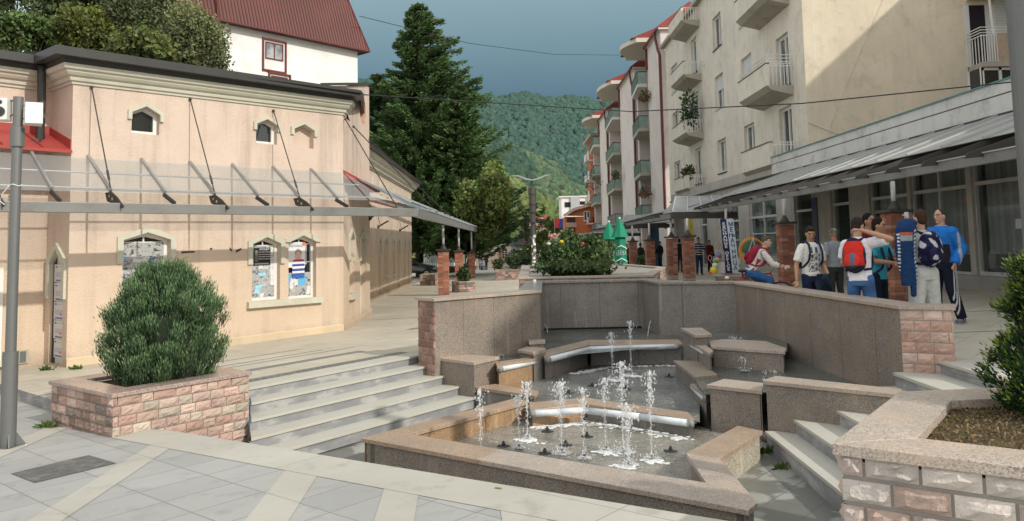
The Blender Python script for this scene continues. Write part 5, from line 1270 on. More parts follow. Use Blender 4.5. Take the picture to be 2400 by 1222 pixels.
b = MB(); wbox(b, WG, s0, s1, zb1 - 2.2, zb1 - .13, .0, .95); b.build('loggia_glass', m_glass, bay)
b = MB(); zz0, zz1 = zb1 - 2.0, zb1 - .13
for s in (s0 - .02, s0 + .75, s0 + 2.2): wbox(b, WG, s, s + .12, zz0, zz1, .9, 1.0)
for o in (.0, .9): wbox(b, WG, s0 - .03, s0 + .03, zz0, zz1, o, o + .1)
for z in (zz0, zz1 - .12): wbox(b, WG, s0 - .02, s1, z, z + .12, .9, 1.0)
b.build('loggia_frame', m_white, bay)
b = MB(); wbox(b, WG, s0 + .1, s1, zt_ + .2, zt_ + 1.6, .0, 1.4); b.build('upper_balcony', m_beige, bay)
def leafmass(name, pts, size, mat, parent=None, cols=None, n_per=1, seed=0, up=0.0, aspect=1.6):
    rg = np.random.default_rng(seed); P = np.asarray(pts, float); n = len(P)
    d = rg.normal(size=(n, 3)); d[:, 2] += up; d /= np.linalg.norm(d, axis=1)[:, None]
    e = np.cross(d, rg.normal(size=(n, 3))); e /= np.linalg.norm(e, axis=1)[:, None] + 1e-9
    s = (size * rg.uniform(.6, 1.35, n))[:, None]
    a = P - d * s * aspect * .5; c = P + d * s * aspect * .5
    v = np.stack([a, P + e * s * .5, c, P - e * s * .5], 1).reshape(-1, 3); f = np.arange(4 * n).reshape(n, 4)
    cc = None
    if cols is not None: cc = np.repeat(np.asarray(cols), 4, axis=0)
    return raw(name, v, f, mat, parent, cc)
m_leaf = MC("leaf_colour", .6, 0, 10, noise=0, spec=.35, trans=.25)
def blobpts(c, r, n, seed, hollow=.55):
    rg = np.random.default_rng(seed); d = rg.normal(size=(n, 3)); d /= np.linalg.norm(d, axis=1)[:, None]; k = (hollow + (1 - hollow) * rg.random(n)) ** .8
    return np.array(c) + d * k[:, None] * np.array(r)
def greens(n, base, seed, var=.35, pts=None):
    rg = np.random.default_rng(seed); c = np.array(base)[None] * rg.uniform(1 - var, 1 + var, n)[:, None]; c[:, 0] *= rg.uniform(.8, 1.25, n)
    return c
def balcony_plant(lab, c, r, n, col, seed, flowers=None, nf=0, group=None):
    t = thing('balcony_plant', lab, 'plant', (c[0], c[1], c[2] - r[2]), group=group)
    p = blobpts(c, r, n, seed, .2); leafmass('leaves', p, .16, m_leaf, t, greens(n, col, seed), seed=seed)
    if flowers: q = blobpts(c, (r[0] * .9, r[1] * .9, r[2] * 1.0), nf, seed + 1, .3); leafmass('flowers', q, .15, m_leaf, t, greens(nf, flowers, seed, .15), seed=seed + 2, aspect=1)
q = WB_.p(sB(53.6), 8.9, .9); balcony_plant('tall leafy plant with white blossom on the middle balcony of the beige block', (q.x, q.y, 9.0), (.7, .9, 1.5), 420, (.05, .10, .035), 2, (.55, .5, .5), 40)
q = WB_.p(sB(54.5), 4.9, .9); balcony_plant('red geraniums on the lower balcony of the beige block', (q.x, q.y, 4.7), (.5, .9, .6), 200, (.05, .09, .035), 3, (.5, .04, .03), 50)
def block(y0, y1, ztop, x0, lab, seed):
    t = thing('apartment_building', lab, 'building', (x0 + 4, (y0 + y1) / 2, G(x0, y0)), group='stepped apartment blocks with red roofs'); rn = random.Random(seed)
    W = Wall((x0, y1), (x0, y0)); s_ = lambda y: y1 - y; ym = y0 + (y1 - y0) * .50; H_ = ztop
    fl = 4.2
    b = MB(); b.prism([(x0, y0 + .3), (x0, ym), (x0 + 6, ym), (x0 + 6, y0 + .3)], -3.5, H_ - .9); b.build('wall', m_lilac, t)
    b = MB(); b.prism([(x0 + 1.6, ym), (x0 + 1.6, y1), (x0 + 6, y1), (x0 + 6, ym)], -3.5, H_ - .3); b.build('recess_wall', m_lilac, t)
    b = MB(); wbox(b, W, s_(y1), s_(y1 - .7), -3.5, H_ - 3.2, -1.6, -.05); b.build('side_fin', m_lilac, t)
    for k in range(4):
        z = H_ - 4.2 - k * fl
        if z < 1.5: break
        out = .95
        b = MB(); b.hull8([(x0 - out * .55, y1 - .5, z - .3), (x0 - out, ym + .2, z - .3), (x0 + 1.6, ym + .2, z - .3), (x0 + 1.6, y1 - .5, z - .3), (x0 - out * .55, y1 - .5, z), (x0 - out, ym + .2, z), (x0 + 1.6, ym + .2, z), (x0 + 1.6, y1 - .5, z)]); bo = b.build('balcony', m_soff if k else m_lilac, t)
        b = MB(); h = 1.15
        b.face([(x0 - out * .55, y1 - .5, z), (x0 - out, ym + .2, z), (x0 - out, ym + .2, z + h), (x0 - out * .55, y1 - .5, z + h)]); b.face([(x0 - out, ym + .2, z), (x0 - .1, ym + .2, z), (x0 - .1, ym + .2, z + h), (x0 - out, ym + .2, z + h)])
        b.build('glass_panel', m_grn, bo)
        b = MB(); b.bar((x0 - out * .55, y1 - .5, z + h), (x0 - out, ym + .2, z + h), .07, .07); b.bar((x0 - out, ym + .2, z + h), (x0, ym + .2, z + h), .07, .07)
        for q in range(9): f = q / 8; b.bar((x0 - out + out * .45 * f, ym + .2 + (y1 - .7 - ym) * f, z), (x0 - out + out * .45 * f, ym + .2 + (y1 - .7 - ym) * f, z + h), .05, .05)
        b.build('handrail', m_iron, bo)
        b = MB(); wbox(b, W, s_(y1 - 1.5), s_(ym + 1.2), z + .05, z + 2.6, -1.59, -1.5); dq = b.build('balcony_door', m_glass2, t)
        b = MB()
        for q in (s_(y1 - 1.5), s_((y1 + ym) / 2), s_(ym + 1.2)): wbox(b, W, q - .06, q + .06, z + .05, z + 2.6, -1.5, -1.44)
        wbox(b, W, s_(y1 - 1.5), s_(ym + 1.2), z + 2.6, z + 2.75, -1.5, -1.44); b.build('frame', m_white, dq)
    b = MB(); n = 10; vs = []
    for i in range(n + 1):
        f = i / n; yy = ym - .4 + (y1 + .3 - ym) * f; bulge = 1.0 + 1.1 * math.sin(math.pi * min(1, f * 1.15)) 
        vs.append((x0 - bulge, yy))
    vs += [(x0 + 5, y1 + .3), (x0 + 5, ym - .4)]
    b.prism(vs, H_ - .35, H_ + .05); b.build('curved_eaves', M("cream_soffit", (.60, .56, .48), .8, .1, 1), t)
    b = MB(); b.prism([(x0 - .25, y0), (x0 - .25, ym), (x0 + 6, ym), (x0 + 6, y0)], H_ - 1.0, H_ - .85); b.build('eaves', M("cream_soffit"), t)
    b = MB(); cx_ = x0 + 2.6; P = [(x0 - 1.5, ym - .3, H_ + .06), (cx_, ym - .3, H_ + 1.7), (x0 + 6, ym - .3, H_ + .06), (x0 - 1.5, y1 + .2, H_ + .06), (cx_, y1 - 1.5, H_ + 1.7), (x0 + 6, y1 + .2, H_ + .06)]
    b.mesh(P, [(0, 2, 1), (3, 4, 5), (0, 1, 4, 3), (1, 2, 5, 4), (0, 3, 5, 2)])
    P = [(x0 - .4, y0, H_ - .82), (cx_, y0 + .4, H_ + 1.5), (x0 - .4, ym - .3, H_ - .82), (cx_, ym - .3, H_ + 1.5), (x0 + 6, y0, H_ - .82), (x0 + 6, ym - .3, H_ - .82)]
    b.mesh(P, [(0, 1, 3, 2), (1, 4, 5, 3), (0, 4, 1)]); b.build('roof', m_tile, t)
    b = MB(); b.bar((x0 - .3, y0, H_ - .9), (x0 - .3, ym - .1, H_ - .9), .16, .2); b.bar((x0 - .1, ym - .25, H_ - 3.0), (x0 - .1, ym - .25, H_ - .4), .2, .2); b.build('maroon_trim', m_pipe, t)
    b = MB(); b.tube([(x0 - .3, y0 + 1.5, H_ - 1.0), (x0 - .16, y0 + .9, H_ - 2.6), (x0 - .14, y0 + .25, H_ - 3.2), (x0 - .14, y0 + .25, 1.0)], .12, 8); b.build('downpipe', m_pipe, t)
    b = MB(); b.ball((cx_ - 1.0, (ym + y1) / 2, H_ + 1.3), (.3, .3, .35), 6); b.build('chimney', m_tile, t)
    return t
block(65.7, 80.0, 19.0, 12.95, 'first apartment block with red roof and deep green glass balconies beyond the beige block', 1)
block(80.3, 103.0, 18.9, 12.9, 'second apartment block with red roof and green glass balconies along the street', 2)
block(103.3, 124, 18.4, 12.9, 'third and farthest pale apartment block with red roof along the street', 3)
for (px, py, W_, lab, col, cf) in ((1512, 226, None, 'red flowers on the upper balcony rail of the first red roofed block', (.06, .1, .04), (.55, .05, .04)), (1512, 452, None, 'red geraniums on the lowest balcony of the first red roofed block', (.06, .1, .04), (.6, .05, .04)), (1443, 410, None, 'bushy green plants on a balcony of the second red roofed block', (.05, .08, .03), (.35, .12, .05)), (1390, 430, None, 'dark ivy mass on the lowest balcony of the third red roofed block', (.03, .055, .02), None)):
    yy = 72 if px > 1500 else (90 if px > 1400 else 112); q = aty(px, py, yy)
    balcony_plant(lab, tuple(q), (.6, 1.2, .6) if yy < 110 else (1.6, 2, 2.0), 160, col, px, cf, 40 if cf else 0)
OB = thing('apartment_building', 'narrow orange brick block with small balconies at the far end of the right row', 'building', (13.5, 131, -3.5))
b = MB(); b.prism([(13.2, 124.5), (13.2, 136), (20, 136), (20, 124.5)], -5, 17.0); b.build('wall', M("orange_brick", (.42, .13, .06), .9, .2, 3), OB)
for k in range(4):
    z = 3.0 + k * 3.4; b = MB(); b.box((12.8, 128, z), (1.6, 4, .25)); b.box((12.1, 128, z + .55), (.15, 4, 1.0)); b.build('balcony', m_lilac, OB)
    b = MB(); b.box((13.1, 133.5, z + 1.5), (.12, 2.0, 1.6)); b.build('window', m_white, OB)
b = MB(); b.prism([(12.6, 124.3), (12.6, 137), (21, 137), (21, 124.3)], 17.0, 17.4); b.build('roof', m_soff, OB)
def plain_block(x0, x1, y0, y1, z1, lab, mat=m_beige):
    t = thing('apartment_building', lab, 'building', ((x0 + x1) / 2, (y0 + y1) / 2, -1.5)); b = MB(); b.prism([(x0, y0), (x1, y0), (x1, y1), (x0, y1)], -2, z1); b.build('wall', mat, t)
    b = MB(); b.prism([(x0 - .2, y0 - .2), (x1 + .2, y0 - .2), (x1 + .2, y1 + .2), (x0 - .2, y1 + .2)], z1, z1 + .25); b.build('roof', m_soff, t)
    for k in range(int((z1 - 1) / 3.1)):
        z = .3 + 3.1 * k; y = y0 + 1.2
        while y < y1 - 1.5: b = MB(); b.box((x0 - .02, y + .6, z + .8), (.08, 1.2, 1.4)); w_ = b.build('window', m_glass2, t); b = MB(); b.box((x0 - .03, y + .6, z + .06), (.2, 1.4, .08)); b.build('sill', m_fr, w_); y += 3.1
plain_block(12.9, 21, 1.5, 9.0, 9.6, 'tall beige block outside the frame at right casting shade on the fountain')
plain_block(22.5, 34, 14.0, 30.6, 14.4, 'tall block outside the frame at right throwing its shadow on the bright gable')
def interp(x, pts):
    xs = [p[0] for p in pts]; ys = [p[1] for p in pts]; return np.interp(x, xs, ys)
ridge1 = [(-900, 430), (-200, 330), (300, 240), (700, 195), (865, 193), (930, 212), (1010, 205), (1100, 222), (1170, 236), (1205, 232), (1240, 228), (1300, 244), (1350, 250), (1400, 262), (1500, 290), (1700, 330), (2000, 380), (2600, 470), (3500, 520)]
ridge2 = [(-900, 520), (300, 430), (700, 340), (1000, 300), (1100, 308), (1160, 330), (1240, 372), (1300, 392), (1370, 430), (1450, 470), (1600, 510), (2000, 530), (3500, 560)]
ridge3 = [(-900, 560), (700, 470), (1000, 420), (1130, 405), (1200, 425), (1260, 470), (1300, 505), (1360, 520), (1450, 540), (3500, 565)]
def hz(X, Y):
    px = CX + FPX * X / Y; out = np.zeros_like(X) - 8.0
    rg_noise = 6 * np.sin(X * .021 + Y * .013) + 4 * np.sin(X * .047 - Y * .031)
    for rdg, yc, wd in ((ridge1, 1400, 620), (ridge2, 820, 330), (ridge3, 470, 150)):
        e = (570 - interp(px, rdg)) / FPX * yc
        f = np.clip((Y - (yc - wd)) / wd, 0, 1); f = f * f * (3 - 2 * f); back = np.clip((Y - yc) / 400, 0, 1)
        out = np.maximum(out, -8 + (e + 8 + rg_noise * f * (yc / 1400)) * f * (1 - .8 * back))
    return out
gx_ = np.linspace(-1300, 1500, 180); gy_ = np.linspace(300, 1900, 130); XX, YY = np.meshgrid(gx_, gy_); ZZ = hz(XX, YY)
vv = np.stack([XX, YY, ZZ], -1).reshape(-1, 3); nx = len(gx_); ny = len(gy_)
ii = (np.arange(ny - 1)[:, None] * nx + np.arange(nx - 1)[None]).ravel(); ff = np.stack([ii, ii + 1, ii + nx + 1, ii + nx], 1)
tag(raw('hills', vv, ff, M("hill_ground", (.035, .06, .035), .95, .3, .02, 0), smooth=True), kind='structure')
bm = bmesh.new(); bmesh.ops.create_icosphere(bm, subdivisions=2, radius=1); ico_v = np.array([v.co[:] for v in bm.verts]); ico_f = np.array([[v.index for v in f.verts] for f in bm.faces]); bm.free()
def forest(name, n, pxr, ydist, size, seed, colf):
    rg = np.random.default_rng(seed); px = rg.uniform(pxr[0], pxr[1], n); Y = rg.uniform(*ydist, n); X = (px - CX) / FPX * Y; Z = hz(X, Y)
    s = size * rg.uniform(.55, 1.3, n); nv = len(ico_v)
    jit = 1 + rg.normal(0, .15, (n, nv)); sc3 = np.stack([s, s, s * rg.uniform(.8, 1.5, n)], 1)
    v = ico_v[None] * jit[..., None] * sc3[:, None] + np.stack([X, Y, Z + s * .35], 1)[:, None]
    f = ico_f[None] + (np.arange(n) * nv)[:, None, None]
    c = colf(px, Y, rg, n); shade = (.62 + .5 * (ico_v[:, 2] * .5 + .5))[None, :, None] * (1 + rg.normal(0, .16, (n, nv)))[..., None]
    hzf = np.clip((Y - 350) / 2400, 0, .24)[:, None, None]; cc = ((c[:, None] * shade) * (1 - hzf) + np.array([.09, .15, .165]) * hzf).reshape(-1, 3)  # distance haze and lighter crown tops are mixed into the vertex colours
    o = raw(name, v.reshape(-1, 3), f.reshape(-1, 3), m_forest, None, cc); return tag(o, kind='stuff')
m_forest = MC("forest_colour", .9, .8, 1.2, noise=.5, dist=1.0, spec=.1)
def c1(px, Y, rg, n):
    c = np.array([[.038, .078, .050]]) * rg.uniform(.75, 1.25, n)[:, None]; w = (rg.random(n) < .02)[:, None]; return np.where(w, np.array([[.075, .08, .05]]), c)
def c2(px, Y, rg, n):
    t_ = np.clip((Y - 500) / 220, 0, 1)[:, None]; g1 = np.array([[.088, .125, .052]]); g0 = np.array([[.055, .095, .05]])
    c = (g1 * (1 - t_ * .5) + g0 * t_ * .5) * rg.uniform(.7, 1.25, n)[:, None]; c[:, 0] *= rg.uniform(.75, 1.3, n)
    shade_patch = np.sin(px * .031 + Y * .012) + np.sin(px * .013 - Y * .02) > .5; c[shade_patch] *= np.array([.5, .62, .75]); return c  # sunlit yellow green and shaded patches painted into the slope's crowns
def c3(px, Y, rg, n): c = np.array([[.088, .13, .045]]) * rg.uniform(.55, 1.35, n)[:, None]; c[:, 0] *= rg.uniform(.7, 1.6, n); return c
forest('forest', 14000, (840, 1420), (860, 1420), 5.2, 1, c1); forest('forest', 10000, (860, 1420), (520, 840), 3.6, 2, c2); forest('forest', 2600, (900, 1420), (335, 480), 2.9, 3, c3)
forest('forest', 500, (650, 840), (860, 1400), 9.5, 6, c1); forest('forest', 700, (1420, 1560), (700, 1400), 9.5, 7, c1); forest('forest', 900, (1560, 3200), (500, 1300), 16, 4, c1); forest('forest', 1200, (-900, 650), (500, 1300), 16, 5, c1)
m_bark = M("bark", (.085, .065, .05), .95, .3, 6, .8, 14)
def stems(parent, segs, name='trunk', mat=None):
    b = MB()
    for pts, rs in segs: b.tube(pts, rs, 8, caps=False)
    return b.build(name, mat or m_bark, parent, smooth=True)
def spruce(lab, base, H_, Rmax, n_whorl, seed, skew=(0, 0)):
    rg = np.random.default_rng(seed); t = thing('spruce_tree', lab, 'tree', tuple(base)); bx, by, bz = base
    stems(t, [([(bx, by, bz - .2), (bx + .1, by, bz + H_ * .4), (bx, by, bz + H_)], [.34, .22, .02])])
    pts = []; dirs = []; col = []; bsegs = []
    tops = [(0, 0, 1.0, 1.0), (-2.6, .5, .70, .42), (2.6, -.3, .72, .4), (4.3, .4, .69, .35)]
    for k in range(n_whorl):
        h = .13 + .87 * (k / n_whorl) ** 1.0; nb = rg.integers(5, 9); R_ = Rmax * (1 - h) ** .66 * (1 if h > .12 else .8)
        for j in range(nb):
            a = rg.uniform(0, 6.283); L = R_ * rg.uniform(.5, 1.28) + .2
            if skew: L *= 1 + skew[0] * math.cos(a)
            droop = -.10 - .32 * (1 - h) ; z0 = bz + H_ * h; rise = .55 * L * (1 - h) ** .5
            ns = int(24 + L * 48)
            f = rg.random(ns) ** .65; ww = .55 * (1 - f * .6) * min(1.2, .45 + L * .17)
            lat = rg.normal(0, 1, ns) * ww * .55; x = f * L
            z = z0 + droop * x * 1.1 + rise * f ** 2.2 - np.abs(rg.normal(0, .28, ns)) * (.3 + .2 * L * .3) + rg.normal(0, .05, ns)
            ca, sa = math.cos(a), math.sin(a)
            P = np.stack([bx + x * ca - lat * sa, by + x * sa + lat * ca, z], 1); pts.append(P)
            D = np.stack([ca + rg.normal(0, .45, ns), sa + rg.normal(0, .45, ns), rg.normal(.25, .35, ns)], 1); dirs.append(D)
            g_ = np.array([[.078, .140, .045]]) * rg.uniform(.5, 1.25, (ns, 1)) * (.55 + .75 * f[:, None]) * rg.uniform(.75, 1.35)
            if h > .62: 
                m_ = rg.random(ns) < .05; g_[m_] = (.12, .08, .04)
            col.append(g_); bsegs.append(([(bx, by, z0), (bx + L * .5 * ca, by + L * .5 * sa, z0 + droop * L * .5), (bx + L * .92 * ca, by + L * .92 * sa, z0 + droop * L + rise * .8)], [.05, .03, .01]))
    stems(t, bsegs, 'branches')
    P = np.concatenate(pts); D = np.concatenate(dirs); D /= np.linalg.norm(D, axis=1)[:, None]; C = np.concatenate(col); n = len(P)
    rgn = rg.normal(size=(n, 3)); E = np.cross(D, rgn); E /= np.linalg.norm(E, axis=1)[:, None]
    s = rg.uniform(.20, .46, n)[:, None]; w_ = s * .16
    v = np.stack([P - D * s * .4, P + E * w_, P + D * s * .6, P - E * w_], 1).reshape(-1, 3)
    raw('crown', v, np.arange(4 * n).reshape(n, 4), m_leaf, t, np.repeat(C, 4, 0)); return t
gb_ = atg(985, 646); bs = (-7.4, 62, G(-7.4, 62)); topz = aty(965, 8, 62).z
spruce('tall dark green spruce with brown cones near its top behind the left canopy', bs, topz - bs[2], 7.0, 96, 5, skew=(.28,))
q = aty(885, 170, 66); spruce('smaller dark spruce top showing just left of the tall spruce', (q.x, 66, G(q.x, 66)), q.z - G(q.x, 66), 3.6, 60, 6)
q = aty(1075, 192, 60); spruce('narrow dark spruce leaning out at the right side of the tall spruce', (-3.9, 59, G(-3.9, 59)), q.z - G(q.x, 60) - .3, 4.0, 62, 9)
def broad(name, lab, base, cen, rad, n, size, col, seed, lumps=9, droop=0, thin=.0, trunk_r=.2, barkm=None, mult=1.6):
    rg = np.random.default_rng(seed); t = thing(name, lab, 'tree', tuple(base)); cen = np.array(cen, float); rad = np.array(rad, float)
    L = []; segs = [([base, tuple(cen * .5 + np.array(base) * .5 + rg.normal(0, .15, 3)), tuple(cen + np.array([0, 0, rad[2] * .4]))], [trunk_r, trunk_r * .7, trunk_r * .25])]
    for k in range(lumps):
        d = rg.normal(size=3); d /= np.linalg.norm(d); L.append((cen + d * rad * rg.uniform(.35, .8), rad * rg.uniform(.28, .5)))
        st_ = np.array(base) * .35 + cen * .65 + rg.normal(0, .2, 3); segs.append(([tuple(st_), tuple((st_ + L[-1][0]) / 2 + rg.normal(0, .15, 3)), tuple(L[-1][0])], [trunk_r * .4, trunk_r * .25, trunk_r * .08]))
    stems(t, segs, mat=barkm)
    per = n // lumps; P = []; C = []
    for c, r in L:
        d = rg.normal(size=(per, 3)); d /= np.linalg.norm(d, axis=1)[:, None]; k = rg.uniform(.35, 1.08, per) ** .6
        sub = rg.normal(size=(26, 3)); sub /= np.linalg.norm(sub, axis=1)[:, None]; idx = rg.integers(0, 26, per); p = c + (sub[idx] * .75 + d * .42) * r * k[:, None]
        if droop: p[:, 2] -= rg.random(per) ** 1.5 * droop * (np.linalg.norm((p - cen) / rad, axis=1) > .6)
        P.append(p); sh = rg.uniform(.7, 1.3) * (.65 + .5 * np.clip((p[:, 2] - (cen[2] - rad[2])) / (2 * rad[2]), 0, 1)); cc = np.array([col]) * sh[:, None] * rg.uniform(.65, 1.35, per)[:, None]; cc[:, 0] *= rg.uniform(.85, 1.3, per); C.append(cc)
    leafmass('crown', np.concatenate(P), size, m_leaf, t, np.concatenate(C), seed=seed, aspect=mult, up=-.3 if droop else 0); return t
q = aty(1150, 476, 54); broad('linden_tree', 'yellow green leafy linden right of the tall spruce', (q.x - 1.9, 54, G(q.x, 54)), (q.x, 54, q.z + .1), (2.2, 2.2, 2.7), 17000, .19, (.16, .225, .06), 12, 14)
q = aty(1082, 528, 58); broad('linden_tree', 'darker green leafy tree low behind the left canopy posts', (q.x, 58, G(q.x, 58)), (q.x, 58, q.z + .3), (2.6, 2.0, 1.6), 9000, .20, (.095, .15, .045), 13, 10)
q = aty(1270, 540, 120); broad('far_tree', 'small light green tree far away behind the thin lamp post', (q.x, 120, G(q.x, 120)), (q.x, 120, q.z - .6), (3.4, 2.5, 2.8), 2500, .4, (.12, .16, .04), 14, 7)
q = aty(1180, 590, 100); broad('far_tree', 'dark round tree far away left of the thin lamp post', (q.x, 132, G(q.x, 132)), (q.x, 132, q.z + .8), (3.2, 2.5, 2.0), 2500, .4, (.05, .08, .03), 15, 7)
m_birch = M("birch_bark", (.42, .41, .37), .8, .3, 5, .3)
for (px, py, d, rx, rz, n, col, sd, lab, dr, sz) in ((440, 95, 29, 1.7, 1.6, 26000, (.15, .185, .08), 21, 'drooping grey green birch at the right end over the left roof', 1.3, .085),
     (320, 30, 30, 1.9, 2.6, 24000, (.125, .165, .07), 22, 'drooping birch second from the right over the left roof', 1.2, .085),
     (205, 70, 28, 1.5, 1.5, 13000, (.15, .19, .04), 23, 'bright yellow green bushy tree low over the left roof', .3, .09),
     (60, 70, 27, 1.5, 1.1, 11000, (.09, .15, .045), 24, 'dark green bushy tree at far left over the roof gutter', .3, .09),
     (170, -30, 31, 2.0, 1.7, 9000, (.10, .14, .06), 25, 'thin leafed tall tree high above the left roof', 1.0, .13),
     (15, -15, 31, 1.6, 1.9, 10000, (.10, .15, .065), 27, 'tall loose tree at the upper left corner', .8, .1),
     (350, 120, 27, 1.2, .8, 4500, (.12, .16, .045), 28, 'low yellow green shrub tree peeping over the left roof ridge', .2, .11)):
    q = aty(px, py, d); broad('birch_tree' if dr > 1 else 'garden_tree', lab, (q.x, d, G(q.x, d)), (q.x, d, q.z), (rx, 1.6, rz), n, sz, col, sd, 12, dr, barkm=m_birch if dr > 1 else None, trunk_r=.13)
WHs = thing('apartment_house', 'white house with maroon corrugated mansard roof behind the left building', 'building', (-14, 50, -2.2))
pw = aty(838, 150, 50); Wm = Wall((pw.x - .661 * 16, 50 - .75 * 16), (pw.x, 50)); Lm = Wm.L
zr0 = Wm.sz(838, 118)[1]; zr1 = Wm.sz(838, -5)[1]
m_wh = M("white_render", (.78, .78, .75), .8, .05, 1, .05, 30, dirt=(.55, .5, .42))
b = MB(); bk2 = -Wm.n * 9
b.prism([tuple((Wm.p(0, 0) + o_)[:2]) for o_ in (Vector(),)] + [tuple(Wm.p(Lm, 0)[:2]), tuple((Wm.p(Lm, 0) + bk2)[:2]), tuple((Wm.p(0, 0) + bk2)[:2])], -3, zr0 + .4); b.build('wall', m_wh, WHs)
t = NT("corrugated_maroon"); pos = t.geo.outputs['Position']; sx = t.sep(); k_ = t.math('ADD', t.math('MULTIPLY', sx[0], .661), t.math('MULTIPLY', sx[1], .75))
wv = t.math('SINE', t.math('MULTIPLY', k_, 30)); c = t.mix(t.ramp(wv, [(.0, 0), (.9, 1)]), (.05, .011, .007), (.14, .028, .016)); c = t.mix(t.ramp(t.noise(.5, 5), [(.4, 0), (.7, .3)]), c, (.17, .045, .03))
t.set(c, .55); t.bump(wv, .6, .03); m_mar = t.m
ov = .55; zb_ = zr0 - .1
def WP(s, z, o): return Wm.p(s, z, o)
b = MB(); A_ = [WP(-1, zb_, ov), WP(Lm + ov, zb_, ov), WP(Lm - .25, zr1, -.7), WP(-1, zr1, -.7)]; b.face(A_)
B_ = [WP(Lm + ov, zb_, ov), WP(Lm + ov, zb_, -9.5), WP(Lm - .25, zr1, -8.5), WP(Lm - .25, zr1, -.7)]; b.face(B_); b.face([WP(-1, zb_, ov), WP(-1, zb_, -9), WP(Lm + ov, zb_, -9.5), WP(Lm + ov, zb_, ov)][::-1]); b.face([WP(-1, zr1, -.7), WP(Lm - .25, zr1, -.7), WP(Lm - .25, zr1, -8.5), WP(-1, zr1, -8.5)]); b.build('mansard_roof', m_mar, WHs)
b = MB(); b.bar(A_[0], A_[1], .12, .08); b.bar(A_[1], A_[2], .1, .1); b.bar(B_[1], A_[1], .12, .08); b.bar(A_[3], A_[2], .12, .1); b.build('roof_trim', m_pipe, WHs)
sd_, _ = Wm.sz(500, 60); b = MB(); b.tube([WP(sd_ - .0, zr1, .0 + .3), WP(sd_, zr0, .5), WP(sd_, -2, .1)], .07, 6); b.build('downpipe', m_pipe, WHs)
mf = M("maroon_frame", (.16, .035, .03), .6)
for (x0, y0, x1, y1) in ((614, 88, 670, 165), (628, 168, 680, 240)):
    s0, z1 = Wm.sz(x0, y0); s1, z0 = Wm.sz(x1, y1); s1 = Wm.sz(x1, y0)[0]
    z0 = Wm.sz(x0, y1)[1]; b = MB(); wpoly(b, Wm, [(s0, z0), (s1, z0), (s1, z1), (s0, z1)], .01); w_ = b.build('window_panel', m_wh, WHs)
    b = MB(); f = .09
    for q in ((s0, s0 + f), (s1 - f, s1)): wbox(b, Wm, *q, z0, z1, 0, .12)
    for z in (z0, z1 - f): wbox(b, Wm, s0, s1, z, z + f, 0.001, .121)
    b.build('frame', mf, w_)
    zz = z0 + (z1 - z0) * (.38 if y0 < 100 else .3); sm = (s0 + s1) / 2
    b = MB(); wbox(b, Wm, s0 + .2, s1 - .2, zz, z1 - .2, 0, .03); b.build('pane', glassy("curtain_glass", (.12, .14, .15), .1, 0, .25), w_)
    b = MB()
    for q in (s0 + .2, sm - .03, s1 - .26): wbox(b, Wm, q, q + .06, zz, z1 - .2, .03, .07)
    for z in (zz, z1 - .26): wbox(b, Wm, s0 + .2, s1 - .2, z, z + .06, .031, .071)
    b.build('sash', mf, w_)
b = MB(); 
for y in (172, 196): a = Wm.sz(560, y - 25)[1]; wbox(b, Wm, 0, Lm, a - .9, a - .88, 0, .012)
b.build('wall_joint', M("joint_grey", (.4, .4, .4), .8), WHs)
m_crm = M("cream_wall", (.62, .52, .42), .85, .1, 2); m_orange = M("orange_wall", (.52, .17, .07), .85, .15, 2)
m_rt2 = M("far_tiles", (.36, .12, .06), .9, .25, 1.2, .3, 5)
d = 112; q0 = aty(1115, 612, d); q1 = aty(1232, 612, d); kz = aty(1150, 576, d).z
K = thing('kiosk_building', 'low cream kiosk with arched windows closing the far end of the square', 'building', (q0.x, d, G(-3, d)))
b = MB(); b.prism([(q0.x, d), (q1.x, d), (q1.x, d + 6), (q0.x, d + 6)], G(0, d) - .3, kz); b.build('wall', m_crm, K)
b = MB(); b.prism([(q0.x - .2, d - .2), (q1.x + .2, d - .2), (q1.x + .2, d + 6), (q0.x - .2, d + 6)], kz, kz + .2); b.build('cornice', m_trim, K)
for px in (1127, 1183):
    a = aty(px, 605, d - .02); zt = aty(px, 588, d).z; b = MB()
    pts = [(a.x - .35, a.z)] + [(a.x - .35 * math.cos(math.pi * j / 8), zt + .35 * math.sin(math.pi * j / 8)) for j in range(9)] + [(a.x + .35, a.z)]
    b.mesh([(x, d - .05, z) for x, z in pts], [tuple(range(len(pts)))]); w_ = b.build('arched_window', m_glass, K)
    b = MB()
    for k in range(3): b.box((a.x, d - .07, a.z + .3 + k * .3), (.7, .03, .05))
    b.box((a.x, d - .07, (a.z + zt) / 2 + .1), (.05, .03, zt - a.z + .3)); b.build('glazing_bars', m_white, w_)
b = MB(); q = aty(1172, 585, d - 1.5); g0 = G(0, d); b.box((q.x, d - 1.5, (g0 + q.z) / 2), (.45, .45, q.z - g0), 0, (.3, .12, .07)); kp = b.build('brick_pier', mtB, K)
b = MB(); b.box((q.x, d - 1.5, q.z + .7), (.14, .14, 1.5)); b.build('post', m_white, kp)
b = MB(); P = [aty(1172, 552, 98), aty(1200, 530, 98), aty(1225, 518, 98), aty(1245, 516, 98), aty(1280, 520, 98)]
b.tube(P, .32, 6); o = b.build('arched_beam', M("dark_red_beam", (.05, .035, .035), .6)); tag(o, 'dark curved canopy beam sweeping above the far end of the square', 'canopy')
b = MB(); b.tube([aty(1165, 552, 98), aty(1150, 545, 98), aty(1125, 543, 98)], .26, 6); tag(b.build('arched_beam', M("dark_red_beam")), 'shorter dark canopy beam left of the white post far away', 'canopy')
q = aty(1222, 615, 78); g = thing('kiosk', 'small pale kiosk with dark pyramid roof behind the rose bed', 'kiosk', (q.x, 78, G(q.x, 78)))
